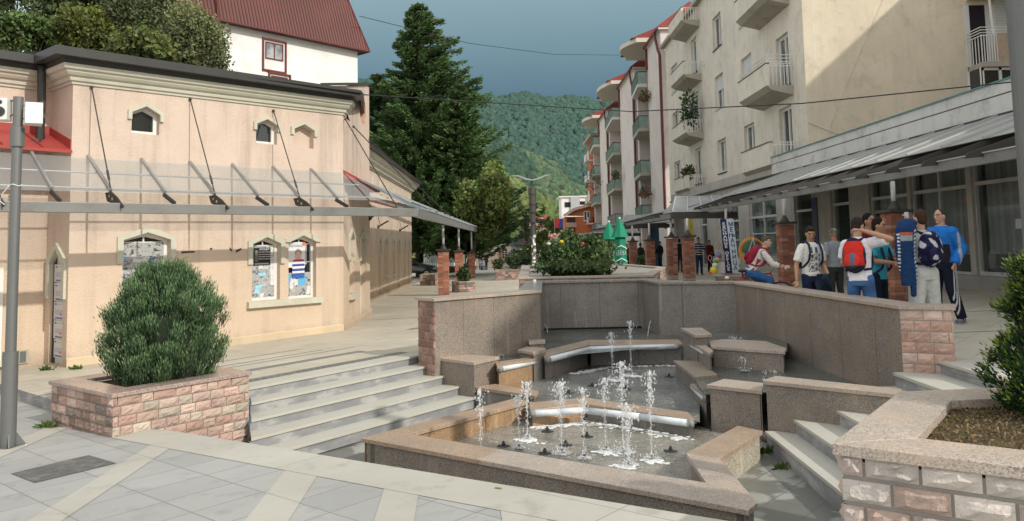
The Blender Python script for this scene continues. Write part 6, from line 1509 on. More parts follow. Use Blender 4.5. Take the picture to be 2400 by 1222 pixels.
b = MB(); b.lathe((q.x, 78, G(q.x, 78)), [(1.0, 0), (1.0, 2.35)], 6); b.build('body', M("kiosk_pale", (.38, .42, .45), .7, .3, 3), g)
b = MB(); b.lathe((q.x, 78, G(q.x, 78) + 2.35), [(1.35, 0), (1.35, .12), (.6, .9), (.2, 1.1), (.2, 1.5)], 6); b.build('roof', m_gut, g)
d = 150
def quad_house(name, lab, px0, px1, yb, yt, d, mat, dep=8):
    a = aty(px0, yb, d); c = aty(px1, yb, d); zt = aty((px0 + px1) / 2, yt, d).z
    t = thing(name, lab, 'building', (a.x, d, G(a.x, d))); b = MB(); b.prism([(a.x, d), (c.x, d), (c.x, d + dep), (a.x, d + dep)], min(G(a.x, d), a.z) - 3, zt); b.build('wall', mat, t); return t, a.x, c.x, zt
t, x0, x1, zt = quad_house('modern_house', 'white flat roofed house beyond the orange house', 1319, 1400, 600, 462, d, m_wh)
for (px0, y0, px1, y1) in ((1324, 474, 1339, 486), (1358, 472, 1378, 480)):
    a = aty(px0, y1, d - .1); c = aty(px1, y0, d - .1); b = MB(); b.box(((a.x + c.x) / 2, d - .05, (a.z + c.z) / 2), (c.x - a.x, .1, c.z - a.z)); b.build('window', m_glass, t)
b = MB(); a = aty(1338, 492, d - .2); c = aty(1358, 461, d); b.box(((a.x + c.x) / 2, d - .2, (a.z + c.z) / 2), (c.x - a.x, .3, c.z - a.z)); b.build('stair_panel', M("cool_grey", (.42, .44, .47), .8), t)
b = MB(); b.box(((x0 + x1) / 2, d + 4, zt + .1), (x1 - x0 + .8, 8.6, .25)); b.build('roof_slab', m_white, t)
d = 128
t, x0, x1, zt = quad_house('orange_house', 'orange house with balcony and sloping roof at the end of the right row', 1326, 1392, 600, 508, d, m_orange)
a = aty(1322, 506, d - .6); c = aty(1345, 491, d - .6); e = aty(1392, 478, d - .6); f_ = aty(1392, 508, d)
b = MB(); b.mesh([(a.x, d - .6, a.z), (c.x, d - .6, c.z), (e.x, d - .6, e.z), (e.x, d + 8, e.z + .3), (c.x, d + 8, c.z + .3), (a.x, d + 8, a.z), (a.x, d - .6, a.z - .3), (e.x, d - .6, a.z - .3)], [(0, 1, 4, 5), (1, 2, 3, 4)]); b.build('roof', m_rt2, t)
b = MB(); b.mesh([(a.x + .4, d, a.z), (c.x, d, c.z - .1), (e.x, d, e.z - .2), (e.x, d, a.z - .2)], [(0, 1, 2, 3)]); b.build('gable', m_orange, t)
b = MB(); b.bar((a.x, d - .65, a.z), (c.x, d - .65, c.z), .15, .45); b.bar((c.x, d - .65, c.z), (e.x, d - .65, e.z), .15, .45); b.build('bargeboard', m_crm, t)
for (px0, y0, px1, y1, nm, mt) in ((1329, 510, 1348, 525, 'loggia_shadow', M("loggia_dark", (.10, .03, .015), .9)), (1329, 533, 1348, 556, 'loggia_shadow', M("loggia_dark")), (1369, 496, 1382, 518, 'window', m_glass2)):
    a = aty(px0, y1, d - .05); c = aty(px1, y0, d - .05); b = MB(); b.box(((a.x + c.x) / 2, d - .05, (a.z + c.z) / 2), (c.x - a.x, .1, c.z - a.z)); w_ = b.build(nm, mt, t)
    if nm == 'window':
        b = MB(); cx0, cz0, w2_, h2_ = (a.x + c.x) / 2, (a.z + c.z) / 2, (c.x - a.x) / 2, (c.z - a.z) / 2
        for sx_ in (-1, 0, 1): b.box((cx0 + sx_ * w2_, d - .14, cz0), (.12, .08, 2 * h2_))
        for sz_ in (-1, 1): b.box((cx0, d - .145, cz0 + sz_ * h2_), (2 * w2_, .08, .14))
        b.build('frame', m_white, w_)
a = aty(1327, 533, d - 1); c = aty(1350, 523, d - 1); b = MB()
for k in range(12): x = a.x + (c.x - a.x) * k / 11; b.bar((x, d - .9, a.z), (x, d - .9, c.z), .05)
b.bar((a.x, d - .9, c.z), (c.x, d - .9, c.z), .08); b.build('balcony_rail', m_white, t)
for (px0, px1, yb, ye, yr, d, lab, mt) in ((1238, 1290, 540, 519, 508, 175, 'house with bright orange tiled roof far beyond the square, left one', M("bright_tiles", (.46, .17, .08), .9, .2, 1)), (1264, 1312, 545, 530, 516, 160, 'house with brown tiled roof far beyond the square, right one', m_rt2)):
    t, x0, x1, zt = quad_house('tiled_house', lab, px0, px1, yb, ye, d, m_crm); zr = aty((px0 + px1) / 2, yr, d + 4).z; xm = (x0 + x1) / 2 - (x1 - x0) * .15
    b = MB(); P = [(x0 - .6, d - .8, zt), (x1 + .6, d - .8, zt), (x1 + .6, d + 9, zt), (x0 - .6, d + 9, zt), (xm - (x1 - x0) * .15, d + 4, zr), (xm + (x1 - x0) * .22, d + 4, zr)]
    b.mesh(P, [(0, 1, 5, 4), (1, 2, 5), (2, 3, 4, 5), (3, 0, 4), (0, 3, 2, 1)]); b.build('roof', mt, t)
    b = MB(); b.box((xm, d + 3.5, zr + .3), (.7, .7, 1.6)); b.build('chimney', m_rt2, t)
q = aty(1312, 535, 118); g = thing('flag', 'red and blue flags hanging from a thin pole beside the white house', 'flag', (q.x, 118, G(q.x, 118)))
b = MB(); b.tube([(q.x - .8, 118, G(q.x, 118)), (q.x - .8, 118, aty(1310, 508, 118).z)], .05, 6); b.build('pole', m_alu, g)
z1 = aty(1310, 511, 118).z; z0 = aty(1310, 535, 118).z
b = MB(); b.face([(q.x - .75, 118, z1), (q.x - .1, 117.9, z1 - .1), (q.x - .2, 118, z0), (q.x - .75, 118, z0 + .1)], (.6, .05, .05)); b.face([(q.x - .05, 117.9, z1 - .1), (q.x + .55, 118, z1 - .2), (q.x + .5, 118, z0 + .05), (q.x - .15, 118, z0)], (.08, .08, .35)); b.build('cloth', MC("poster_print"), g)
m_lamp = M("grey_lamp_steel", (.16, .165, .16), .45, .1, 4, .05, metal=.3); m_lampd = M("dark_lamp_steel", (.085, .08, .075), .5, .1, 4, .05, metal=.3)
def wing_lamp(px, yb, ytop, d, lab, r=.16, sheets=False):
    base = aty(px, yb, d); x = base.x; g = G(x, d); t = thing('street_lamp', lab, 'street lamp', (x, d, g), group='winged street lamps'); zt = aty(px, ytop, d).z; h = zt - g
    b = MB(); b.lathe((x, d, g), [(r * 1.0, 0), (r * 1.0, h * .55), (r * .95, h * .58), (r * 1.15, h * .585), (r * 1.15, h * .68), (r * 1.3, h * .685), (r * 1.3, h * .76), (r * 1.45, h * .765), (r * 1.45, h * .86), (r * 1.6, h * .865), (r * 1.6, h * .93), (.06, h * .935)], 16); b.build('pole', m_lampd, t, smooth=False)
    b = MB()
    for k in range(4): z = g + h * (.585, .685, .765, .865)[k]; b.lathe((x, d, z - .02), [(r * 1.5 + .02, 0), (r * 1.5 + .02, .03)], 16)
    b.build('collar', m_iron, t)
    b = MB(); b.tube([(x, d, g + h * .93), (x, d, zt + .15)], .035, 6); b.build('stem', m_iron, t)
    for s in (-1, 1):
        b = MB(); P = [(x, zt), (x + s * .35, zt + .06), (x + s * .72, zt + .23), (x + s * 1.0, zt + .26)]; P2 = [(x + s * 1.0, zt + .28), (x + s * .7, zt + .29), (x + s * .3, zt + .13), (x, zt + .06)]
        pr_ = P + P2; n = len(pr_); b.mesh([(a, d - .14, z) for a, z in pr_] + [(a, d + .14, z) for a, z in pr_], [tuple(range(n)), tuple(range(2 * n - 1, n - 1, -1))] + [(i, (i + 1) % n, (i + 1) % n + n, i + n) for i in range(n)]); b.build('wing', m_alu, t)
    if sheets:
        rn = random.Random(8); b = MB(); 
        for k in range(16):
            z = g + .75 + k * .1; a0 = rn.uniform(-2.6, -1.2); a1 = a0 + rn.uniform(.5, 1.5); rr = r + .006 + k * .0005; gv = rn.choice([.6, .65, .5, .2])
            for i in range(4):
                u0 = a0 + (a1 - a0) * i / 4; u1 = a0 + (a1 - a0) * (i + 1) / 4
                b.face([(x + rr * math.cos(u0), d + rr * math.sin(u0), z), (x + rr * math.cos(u1), d + rr * math.sin(u1), z), (x + rr * math.cos(u1), d + rr * math.sin(u1), z + .13), (x + rr * math.cos(u0), d + rr * math.sin(u0), z + .13)], (gv, gv, gv))
        b.build('stuck_flyers', m_paper, t)
wing_lamp(1252, 655, 424, 40, 'near winged street lamp with torn flyers on its post beside the rose bed', .13, True)
wing_lamp(1236, 640, 494, 62, 'second winged street lamp just left of the near one', .14)
wing_lamp(1227, 632, 540, 92, 'third winged street lamp, small, far behind the second', .16)
pb = atg(18, 1048, -.15); zt = aty(38, 228, pb.y).z
t = thing('speaker_post', 'tall grey steel post with collars at the left edge of the picture', 'post', tuple(pb)); x, y, g = pb
za = aty(15, 825, y).z; zb2 = aty(30, 345, y).z; zc2 = aty(30, 298, y).z
b = MB(); b.lathe((x, y, g), [(.073, 0), (.073, za - g), (.052, za - g + .005), (.048, zb2 - g), (.048, zt - g)], 20); b.build('shaft', m_lamp, t, smooth=False)
b = MB(); b.lathe((x, y, zb2), [(.066, 0), (.068, .01), (.068, zc2 - zb2 - .01), (.060, zc2 - zb2)], 20); b.build('collar', m_lamp, t)
b = MB(); b.lathe((x, y, g), [(.16, 0), (.16, .012)], 4, rz=.6); 
for k in range(4): a = .6 + k * math.pi / 2; b.hull8([(x + .07 * math.cos(a) - .004 * math.sin(a), y + .07 * math.sin(a), g + .01), (x + .15 * math.cos(a), y + .15 * math.sin(a), g + .01), (x + .15 * math.cos(a) + .006, y + .15 * math.sin(a) + .006, g + .01), (x + .07 * math.cos(a) + .006, y + .07 * math.sin(a) + .006, g + .01), (x + .07 * math.cos(a), y + .07 * math.sin(a), g + .13), (x + .075 * math.cos(a), y + .075 * math.sin(a), g + .13), (x + .075 * math.cos(a) + .006, y + .075 * math.sin(a) + .006, g + .13), (x + .07 * math.cos(a) + .006, y + .07 * math.sin(a) + .006, g + .13)])
b.build('base_plate', m_lamp, t)
b = MB(); z = aty(38, 435, y).z; b.tube([(x + .055 * math.cos(a), y + .055 * math.sin(a), z + .01 * math.sin(3 * a)) for a in [k * .52 for k in range(13)]], .005, 5); b.tube([(x - .05, y - .03, z), (x - .12, y - .03, z - .09), (x - .16, y, z - .16), (x - .11, y, z - .2)], .004, 5); b.build('wire_tie', m_white, t)
def speaker(px, py, dx, rz, lab, front, tilt=0):
    c = aty(px, py, y - .02); s = thing('loudspeaker', lab, 'loudspeaker', tuple(c), group='white loudspeakers on the post')
    Mx = Matrix.Rotation(rz, 3, 'Z') @ Matrix.Rotation(tilt, 3, 'Y'); b = MB(); P = [Vector((a, b_, d_)) for d_ in (-.115, .115) for a, b_ in ((-.065, -.075), (.065, -.075), (.05, .085), (-.05, .085))]
    b.hull8([c + Mx @ p for p in P]); b.build('cabinet', m_white, s, bevel=.008)
    b = MB(); o = c + Mx @ Vector((0, -.078, -.03)); n_ = Mx @ Vector((0, -1, 0)); b.tube([o, o + n_ * .012], .052, 20); cone = b.build('cone_rim', M("dark_cone", (.04, .045, .05), .5), s)
    b = MB(); b.tube([o + n_ * .012, o + n_ * .02], .02, 12); b.build('cone_cap', m_iron, cone)
    b = MB(); o = c + Mx @ Vector((0, -.078, .07)); b.tube([o, o + n_ * .006], .022, 14); b.build('tweeter', M("dark_cone"), s)
    b = MB(); b.bar(c + Vector((0, .03, .1)), Vector((x, y, c.z + .1)), .012, .02); b.bar(c + Vector((0, .03, -.09)), Vector((x, y, c.z - .02)), .01, .015); b.build('mount', m_lamp, s)
speaker(8, 258, 0, .15, 'white loudspeaker with dark cone facing the camera left of the post', True)
speaker(80, 268, 0, 2.2, 'white loudspeaker turned away at the right side of the post', False, .12)
xx = 3.83; yy = 5.7; g = G(xx, yy) - .02; t = thing('steel_post', 'thick grey steel post cut by the right edge of the picture', 'post', (xx, yy, g))
b = MB(); b.lathe((xx, yy, g), [(.15, 0), (.15, 1.0), (.125, 1.02), (.125, 4.2)], 24); b.build('shaft', m_lamp, t, smooth=False)
b = MB(); b.lathe((xx, yy, g), [(.24, 0), (.24, .02), (.16, .03), (.16, .08)], 20); b.build('base_plate', m_lamp, t)
def cable(name, pts, r, lab, sag=0):
    P = [V(p) for p in pts]; out = []
    for a, c in zip(P[:-1], P[1:]):
        for k in range(12): f = k / 12; out.append(a.lerp(c, f) - Vector((0, 0, sag * 4 * f * (1 - f))))
    out.append(P[-1]); b = MB(); b.tube(out, r, 5); tag(b.build(name, M("cable_black", (.02, .02, .02), .6, 0, 1, 0)), lab, 'cable')
cable('overhead_cable', [W2.pt(845, 222), aty(1480, 262, 24), aty(1880, 243, 20), aty(2400, 190, 17)], .016, 'thick black cable crossing the street from the gable slab to the shop row', .0)
cable('overhead_cable', [aty(842, 38, 49), aty(1100, 102, 60), aty(1300, 128, 72), aty(1480, 130, 90)], .022, 'thin black cable high in the sky from the maroon roof to the right blocks')
cable('overhead_cable', [aty(985, 425, 40), aty(1150, 413, 40), aty(1240, 405, 39.6)], .008, 'faint thin cable in front of the spruce to the near lamp')
def shrub(name, lab, base, rx, H_, n, seed, col, tipc, size, shape='round', aspect=4.0, upw=.8, clumps=260, group=None):
    rg = np.random.default_rng(seed); t = thing(name, lab, 'shrub', tuple(base), group=group); bx, by, bz = base
    th = rg.uniform(0, 6.283, clumps); u = rg.random(clumps)
    if shape == 'round': prof = lambda u: np.where(u > .36, np.clip(1 - ((u - .36) / .67) ** 2, .02, 1) ** .60, np.sqrt(np.clip(1 - ((u - .36) / .52) ** 2, .02, 1)))
    else: prof = lambda u: np.clip(1.0 - np.clip(u - .25, 0, 1) * .62, .1, 1) * np.clip(.75 + u * 1.2, 0, 1)
    rr = prof(u) * rx * rg.uniform(.64, 1.10, clumps)
    cc = np.stack([bx + rr * np.cos(th), by + rr * np.sin(th), bz + .03 + u * H_ * rg.uniform(.94, 1.03, clumps)], 1)
    idx = rg.integers(0, clumps, n); cs = .075 * rx / .7 * (1 if shape == 'round' else .8)
    L = rg.random(n)
    out = np.stack([np.cos(th[idx]), np.sin(th[idx]), np.zeros(n)], 1)
    D = out * rg.uniform(.2, .75, n)[:, None] + np.array([0, 0, upw])[None] + rg.normal(0, .22, (n, 3)); D /= np.linalg.norm(D, axis=1)[:, None]
    P = cc[idx] + rg.normal(0, cs * .55, (n, 3)) + D * (L * cs * 1.9)[:, None]
    P[:, 2] = np.maximum(P[:, 2], bz + .01)
    ax = np.array([bx, by, 0]); rad = np.linalg.norm(P[:, :2] - ax[:2], axis=1) / rx
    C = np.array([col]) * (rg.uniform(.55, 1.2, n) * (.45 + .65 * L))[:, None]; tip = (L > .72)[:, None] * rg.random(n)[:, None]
    C = C * (1 - tip) + np.array([tipc]) * tip; C *= (rg.uniform(.6, 1.4, clumps))[idx][:, None]
    E = np.cross(D, rg.normal(size=(n, 3))); E /= np.linalg.norm(E, axis=1)[:, None]; s = (size * rg.uniform(.6, 1.4, n))[:, None]; w_ = s / aspect
    v = np.stack([P - D * s * .5, P + E * w_ * .5, P + D * s * .5, P - E * w_ * .5], 1).reshape(-1, 3)
    raw('foliage', v, np.arange(4 * n).reshape(n, 4), m_leaf, t, np.repeat(C, 4, 0))
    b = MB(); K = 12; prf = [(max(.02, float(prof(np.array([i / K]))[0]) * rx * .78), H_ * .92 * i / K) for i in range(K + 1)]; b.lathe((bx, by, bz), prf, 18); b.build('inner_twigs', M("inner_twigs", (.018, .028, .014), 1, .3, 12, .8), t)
    b = MB(); b.tube([(bx, by, bz - .05), (bx, by, bz + H_ * .5)], [.05, .03], 8); b.build('stem', m_bark, t)
    return t
cp = (PLA + Dp) / 2; cp = V2((-4.17, 9.45))
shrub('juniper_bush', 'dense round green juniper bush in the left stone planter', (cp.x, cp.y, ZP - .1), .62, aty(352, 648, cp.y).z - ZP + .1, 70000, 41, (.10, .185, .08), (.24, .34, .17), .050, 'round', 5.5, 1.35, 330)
shrub('yew_bush', 'dark green clipped bush with yellow green tips in the right planter', (3.36, 4.85, ZQ - .1), .40, .99, 26000, 42, (.03, .085, .028), (.30, .38, .05), .034, 'cone', 3.2, .5, 330)
def bed(poly, zt, lab, name='stone_planter', light=.9, ch=.11, th=.05):
    P = [V2(p) for p in poly]; cen = sum(P, Vector()) / len(P); t = thing(name, lab, 'planter', (cen.x, cen.y, G(cen.x, cen.y)))
    b = MB(); b.prism([tuple((p + (cen - p) * .02)[:2]) for p in P], zt - 1.6, zt - th); b.build('core', m_mort, t)
    b = MB(); n = len(P)
    for i in range(n):
        a, c = P[i], P[(i + 1) % n]; d = (c - a).normalized(); o = Vector((d.y, -d.x, 0))
        if o.dot(a - cen) < 0: o = -o
        if o.y > .5: continue
        stone_face(b, a, c, G(a.x, a.y), G(c.x, c.y), zt - th, ch, o, PINK[:4] + DULL, .14, .3, .015, light=light)
    b.build('stone_cladding', m_stone, t); I = ring_coping(P, zt, th, .22, .03, m_cop, t)
    b = MB(); b.prism([tuple(q[:2]) for q in I], zt - .12, zt - .07); b.build('soil', m_soil, t); return I
def roses(lab, cen, r, n, col, seed, fl, nf, group='rose bushes', fsize=.055):
    t = thing('rose_bush', lab, 'rose bush', (cen[0], cen[1], cen[2] - r[2]), group=group); rg = np.random.default_rng(seed)
    K = 26; cc = blobpts(cen, (r[0] * .8, r[1] * .8, r[2] * .85), K, seed, .3); idx = rg.integers(0, K, n)
    p = cc[idx] + rg.normal(0, 1, (n, 3)) * np.array(r) * .17; p[:, 2] = np.maximum(p[:, 2], cen[2] - r[2])
    C = greens(n, col, seed, .5) * rg.uniform(.6, 1.3, K)[idx][:, None]; leafmass('leaves', p, .07, m_leaf, t, C, seed=seed, aspect=1.5)
    b = MB()
    for k in range(9): a = cc[k]; b.tube([(cen[0] + rg.uniform(-.2, .2) * r[0], cen[1], cen[2] - r[2] - .05), tuple(a)], [.014, .006], 5)
    b.build('stems', M("green_stem", (.05, .06, .03), .8), t)
    for (px, py, c) in fl:
        q = aty(px, py, cen[1] - r[1] * .8); b = MB(); s = fsize
        b.ball(tuple(q), (s, s, s * .85), 6); b.build('bloom', M("bloom_%02d%02d%02d" % tuple(int(x * 99) for x in c), c, .6, .3, 30, .6, 50), t)
    return t
zb_ = -.74
bed([(.12, 17.5), (3.05, 17.4), (4.3, 22.5), (3.6, 27), (.3, 27)], zb_, 'wide low stone bed full of roses behind the fountain back wall')
RED = (.55, .03, .02); YEL = (.65, .5, .03); PNK = (.6, .2, .14); WHT = (.6, .6, .5)
roses('large rose bush with one red bloom at the right of the bed behind the fountain', (2.12, 21.0, -.30), (.56, .6, .50), 5200, (.085, .14, .045), 51, [(1365, 572, RED)], 0)
roses('tall rose bush in the middle of the bed with yellow and pink blooms', (1.42, 20.6, -.26), (.48, .5, .52), 4600, (.08, .14, .045), 52, [(1316, 567, YEL), (1300, 551, PNK)], 0)
roses('leafy rose bush at the left of the bed beside the lamp post', (.98, 22.0, -.36), (.36, .5, .46), 2400, (.08, .13, .045), 53, [(1286, 572, WHT), (1292, 555, PNK)], 0, fsize=.06)
roses('rose bush at the back right of the bed leaning towards the parasols', (2.62, 23.4, -.32), (.42, .5, .46), 2400, (.11, .16, .05), 54, [(1342, 547, PNK)], 0)
roses('low straggling rose growth along the front of the bed behind the fountain', (1.5, 19.0, -.62), (1.2, .7, .20), 3200, (.08, .13, .045), 60, [], 0)
bed([(-1.05, 45.0), (1.2, 44.6), (1.4, 49), (-.9, 49.4)], -1.45, 'long low stone bed with roses further back on the square')
roses('rose shrub on the further bed with pale yellow blooms', (.15, 46.6, -.95), (.75, .9, .65), 3000, (.075, .12, .05), 55, [(1221, 585, YEL), (1237, 584, YEL)], 0, fsize=.05)
roses('small rose shrub at the left end of the further bed', (-.9, 46.2, -1.15), (.45, .6, .38), 1000, (.055, .08, .03), 56, [], 0)
roses('rose shrub at the right of the further bed behind the near lamp', (.9, 47.0, -.7), (.8, .8, .8), 2400, (.08, .13, .045), 57, [(1232, 568, RED)], 0)
def round_bed(x, y, r, zt, lab, n=10):
    return bed([(x + r * math.cos(2 * math.pi * k / n), y + r * math.sin(2 * math.pi * k / n)) for k in range(n)], zt, lab, light=.8, ch=.1)
round_bed(-2.13, 33.5, .5, -1.52, 'small round stone planter between the brick pillars at left')
roses('low leafy rose shrub in the small round planter between the pillars', (-2.12, 33.4, -1.25), (.32, .32, .40), 1500, (.055, .09, .03), 58, [(1078, 622, PNK)], 0, fsize=.03)
round_bed(6.85, 41.5, .75, -1.35, 'round stone planter with a low green shrub left of the brick pillars')
roses('low round green shrub in the round planter left of the brick pillars', (6.75, 41.4, -1.1), (.6, .5, .38), 1400, (.05, .075, .03), 59, [], 0)
round_bed(7.75, 27.6, .72, -1.22, 'round stone bed carrying the exchange office sign', 12)
bed([(-5.1, 42.8), (-4.3, 42.6), (-4.2, 44.2), (-5.0, 44.4)], -1.55, 'small stone planter at the foot of the spruce by the building corner')
rg_ = np.random.default_rng(77); n_ = 7000; k = rg_.random((n_, 2)); I2v = [np.array(tuple(q)) for q in I2]
pt_ = (I2v[0] * (1 - k[:, :1]) + I2v[1] * k[:, :1]) * (1 - k[:, 1:]) + (I2v[3] * (1 - k[:, :1]) + I2v[2] * k[:, :1]) * k[:, 1:]; pt_[:, 2] = ZQ - .062 + rg_.random(n_) * .014
tag(leafmass('dry_grass', pt_, .011, m_leaf, None, greens(n_, (.20, .15, .07), 5, .5), seed=5, aspect=2.5), 'dry brown moss and litter over the soil of the right planter', 'ground cover', kind='stuff')
def cap(b, p0, r0, p1, r1, n=10, e0=True, e1=True, flat=1.0, up=None):
    """tapered capsule; flat squashes one lateral axis"""
    p0, p1 = V(p0), V(p1); d = p1 - p0; L = d.length; d = d / max(L, 1e-6)
    ref = V(up) if up is not None else Vector((.13, .97, .21))
    a = d.cross(ref); a.normalize(); c = d.cross(a); rings = []
    if e0:
        for k in range(3): t_ = (k + .35) / 3 * math.pi / 2; rings.append((p0 - d * r0 * math.cos(t_), r0 * math.sin(t_)))
    rings.append((p0, r0)); rings.append((p1, r1))
    if e1:
        for k in range(3): t_ = (2 - k + .35) / 3 * math.pi / 2; rings.append((p1 + d * r1 * math.cos(t_), r1 * math.sin(t_)))
    base = len(b.v)
    for q, r in rings:
        for k in range(n): th = 2 * math.pi * k / n; b.v.append(tuple(q + a * math.cos(th) * r + c * math.sin(th) * r * flat))
    m = len(rings)
    for i in range(m - 1):
        for k in range(n): b.f.append((base + i * n + k, base + i * n + (k + 1) % n, base + (i + 1) * n + (k + 1) % n, base + (i + 1) * n + k)); b.c.append((.5,) * 3)
    b.f.append(tuple(base + k for k in range(n))[::-1]); b.c.append((.5,) * 3); b.f.append(tuple(base + (m - 1) * n + k for k in range(n))); b.c.append((.5,) * 3)
def ell(b, c, r, Mx=None, n=12):
    base = len(b.v); m = 9
    for i in range(m):
        ph = math.pi * (i + .3) / (m - 1 + .6)
        for k in range(n):
            th = 2 * math.pi * k / n; p = Vector((r[0] * math.sin(ph) * math.cos(th), r[1] * math.sin(ph) * math.sin(th), -r[2] * math.cos(ph)))
            if Mx is not None: p = Mx @ p
            b.v.append(tuple(V(c) + p))
    for i in range(m - 1):
        for k in range(n): b.f.append((base + i * n + k, base + i * n + (k + 1) % n, base + (i + 1) * n + (k + 1) % n, base + (i + 1) * n + k)); b.c.append((.5,) * 3)
    b.f.append(tuple(base + k for k in range(n))[::-1]); b.c.append((.5,) * 3); b.f.append(tuple(base + (m - 1) * n + k for k in range(n))); b.c.append((.5,) * 3)
def loft(b, rings, n=16):
    """rings: (centre, rx, ry) horizontal-ish ellipses, oriented by the local side/front vectors given as 4th/5th"""
    base = len(b.v)
    for (c, rx, ry, sx_, fy_) in rings:
        for k in range(n): th = 2 * math.pi * k / n; b.v.append(tuple(V(c) + V(sx_) * rx * math.cos(th) + V(fy_) * ry * math.sin(th)))
    m = len(rings)
    for i in range(m - 1):
        for k in range(n): b.f.append((base + i * n + k, base + i * n + (k + 1) % n, base + (i + 1) * n + (k + 1) % n, base + (i + 1) * n + k)); b.c.append((.5,) * 3)
    b.f.append(tuple(base + k for k in range(n))[::-1]); b.c.append((.5,) * 3); b.f.append(tuple(base + (m - 1) * n + k for k in range(n))); b.c.append((.5,) * 3)
m_cloth = MC("cloth_colour", .9, .75, 12, noise=.4, dist=.05, spec=.15)
m_skin = MC("skin_colour", .55, .1, 60, noise=.12, dist=.003, spec=.35)
def solid(name, b, root, vox, mat, colfn, sm=3):
    """closed primitives in local coordinates -> one continuous surface with vertex colours"""
    me = bpy.data.meshes.new(name); me.from_pydata(b.v, [], b.f); tmp = bpy.data.objects.new(name + '_t', me); COL.objects.link(tmp)
    r = tmp.modifiers.new('r', 'REMESH'); r.mode = 'VOXEL'; r.voxel_size = vox; s = tmp.modifiers.new('s', 'SMOOTH'); s.factor = .5; s.iterations = sm
    bpy.context.view_layer.update(); m2 = bpy.data.meshes.new_from_object(tmp.evaluated_get(bpy.context.evaluated_depsgraph_get())); bpy.data.objects.remove(tmp); bpy.data.meshes.remove(me)
    n = len(m2.vertices); co = np.empty(n * 3); m2.vertices.foreach_get('co', co); co = co.reshape(-1, 3)
    c = np.ones((n, 4)); c[:, :3] = colfn(co) if callable(colfn) else np.array(colfn)[None]
    at = m2.color_attributes.new("col", 'FLOAT_COLOR', 'POINT'); at.data.foreach_set("color", c.ravel()); m2.materials.clear(); m2.materials.append(mat)
    m2.polygons.foreach_set("use_smooth", np.ones(len(m2.polygons), dtype=bool)); m2.name = name
    o = bpy.data.objects.new(name, m2); COL.objects.link(o); o.parent = root; return o
def hand(b, w, d, palm_up, side, curl=.5, grip=False):
    """palm, four fingers and a thumb growing from wrist w along d"""
    d = V(d).normalized(); u = V(palm_up); u = (u - d * u.dot(d)).normalized(); s = d.cross(u) * side
    pc = w + d * .05; cap(b, w + d * .005, .024, w + d * .085, .036, 10, flat=.5, up=u)
    lens = (.070, .078, .073, .058)
    for i, L in enumerate(lens):
        r0 = w + d * .085 + s * (.028 - .019 * i); k = curl * (1 + .12 * i); a1 = k * .9; a2 = k * 1.9
        v1 = d * math.cos(a1) - u * math.sin(a1); v2 = d * math.cos(a2) - u * math.sin(a2); p1 = r0 + v1 * L * .5
        cap(b, r0 - d * .012, .0098, p1, .0092, 6); cap(b, p1, .0092, p1 + v2 * L * .5, .0080, 6)
    t0 = w + d * .03 + s * .028; t1 = t0 + (d * .6 + s * .75 - u * .3 * curl).normalized() * .035; t2 = t1 + (d * .85 + s * .2 - u * .6 * curl).normalized() * .03
    cap(b, t0, .013, t1, .0115, 6); cap(b, t1, .0115, t2, .0095, 6)
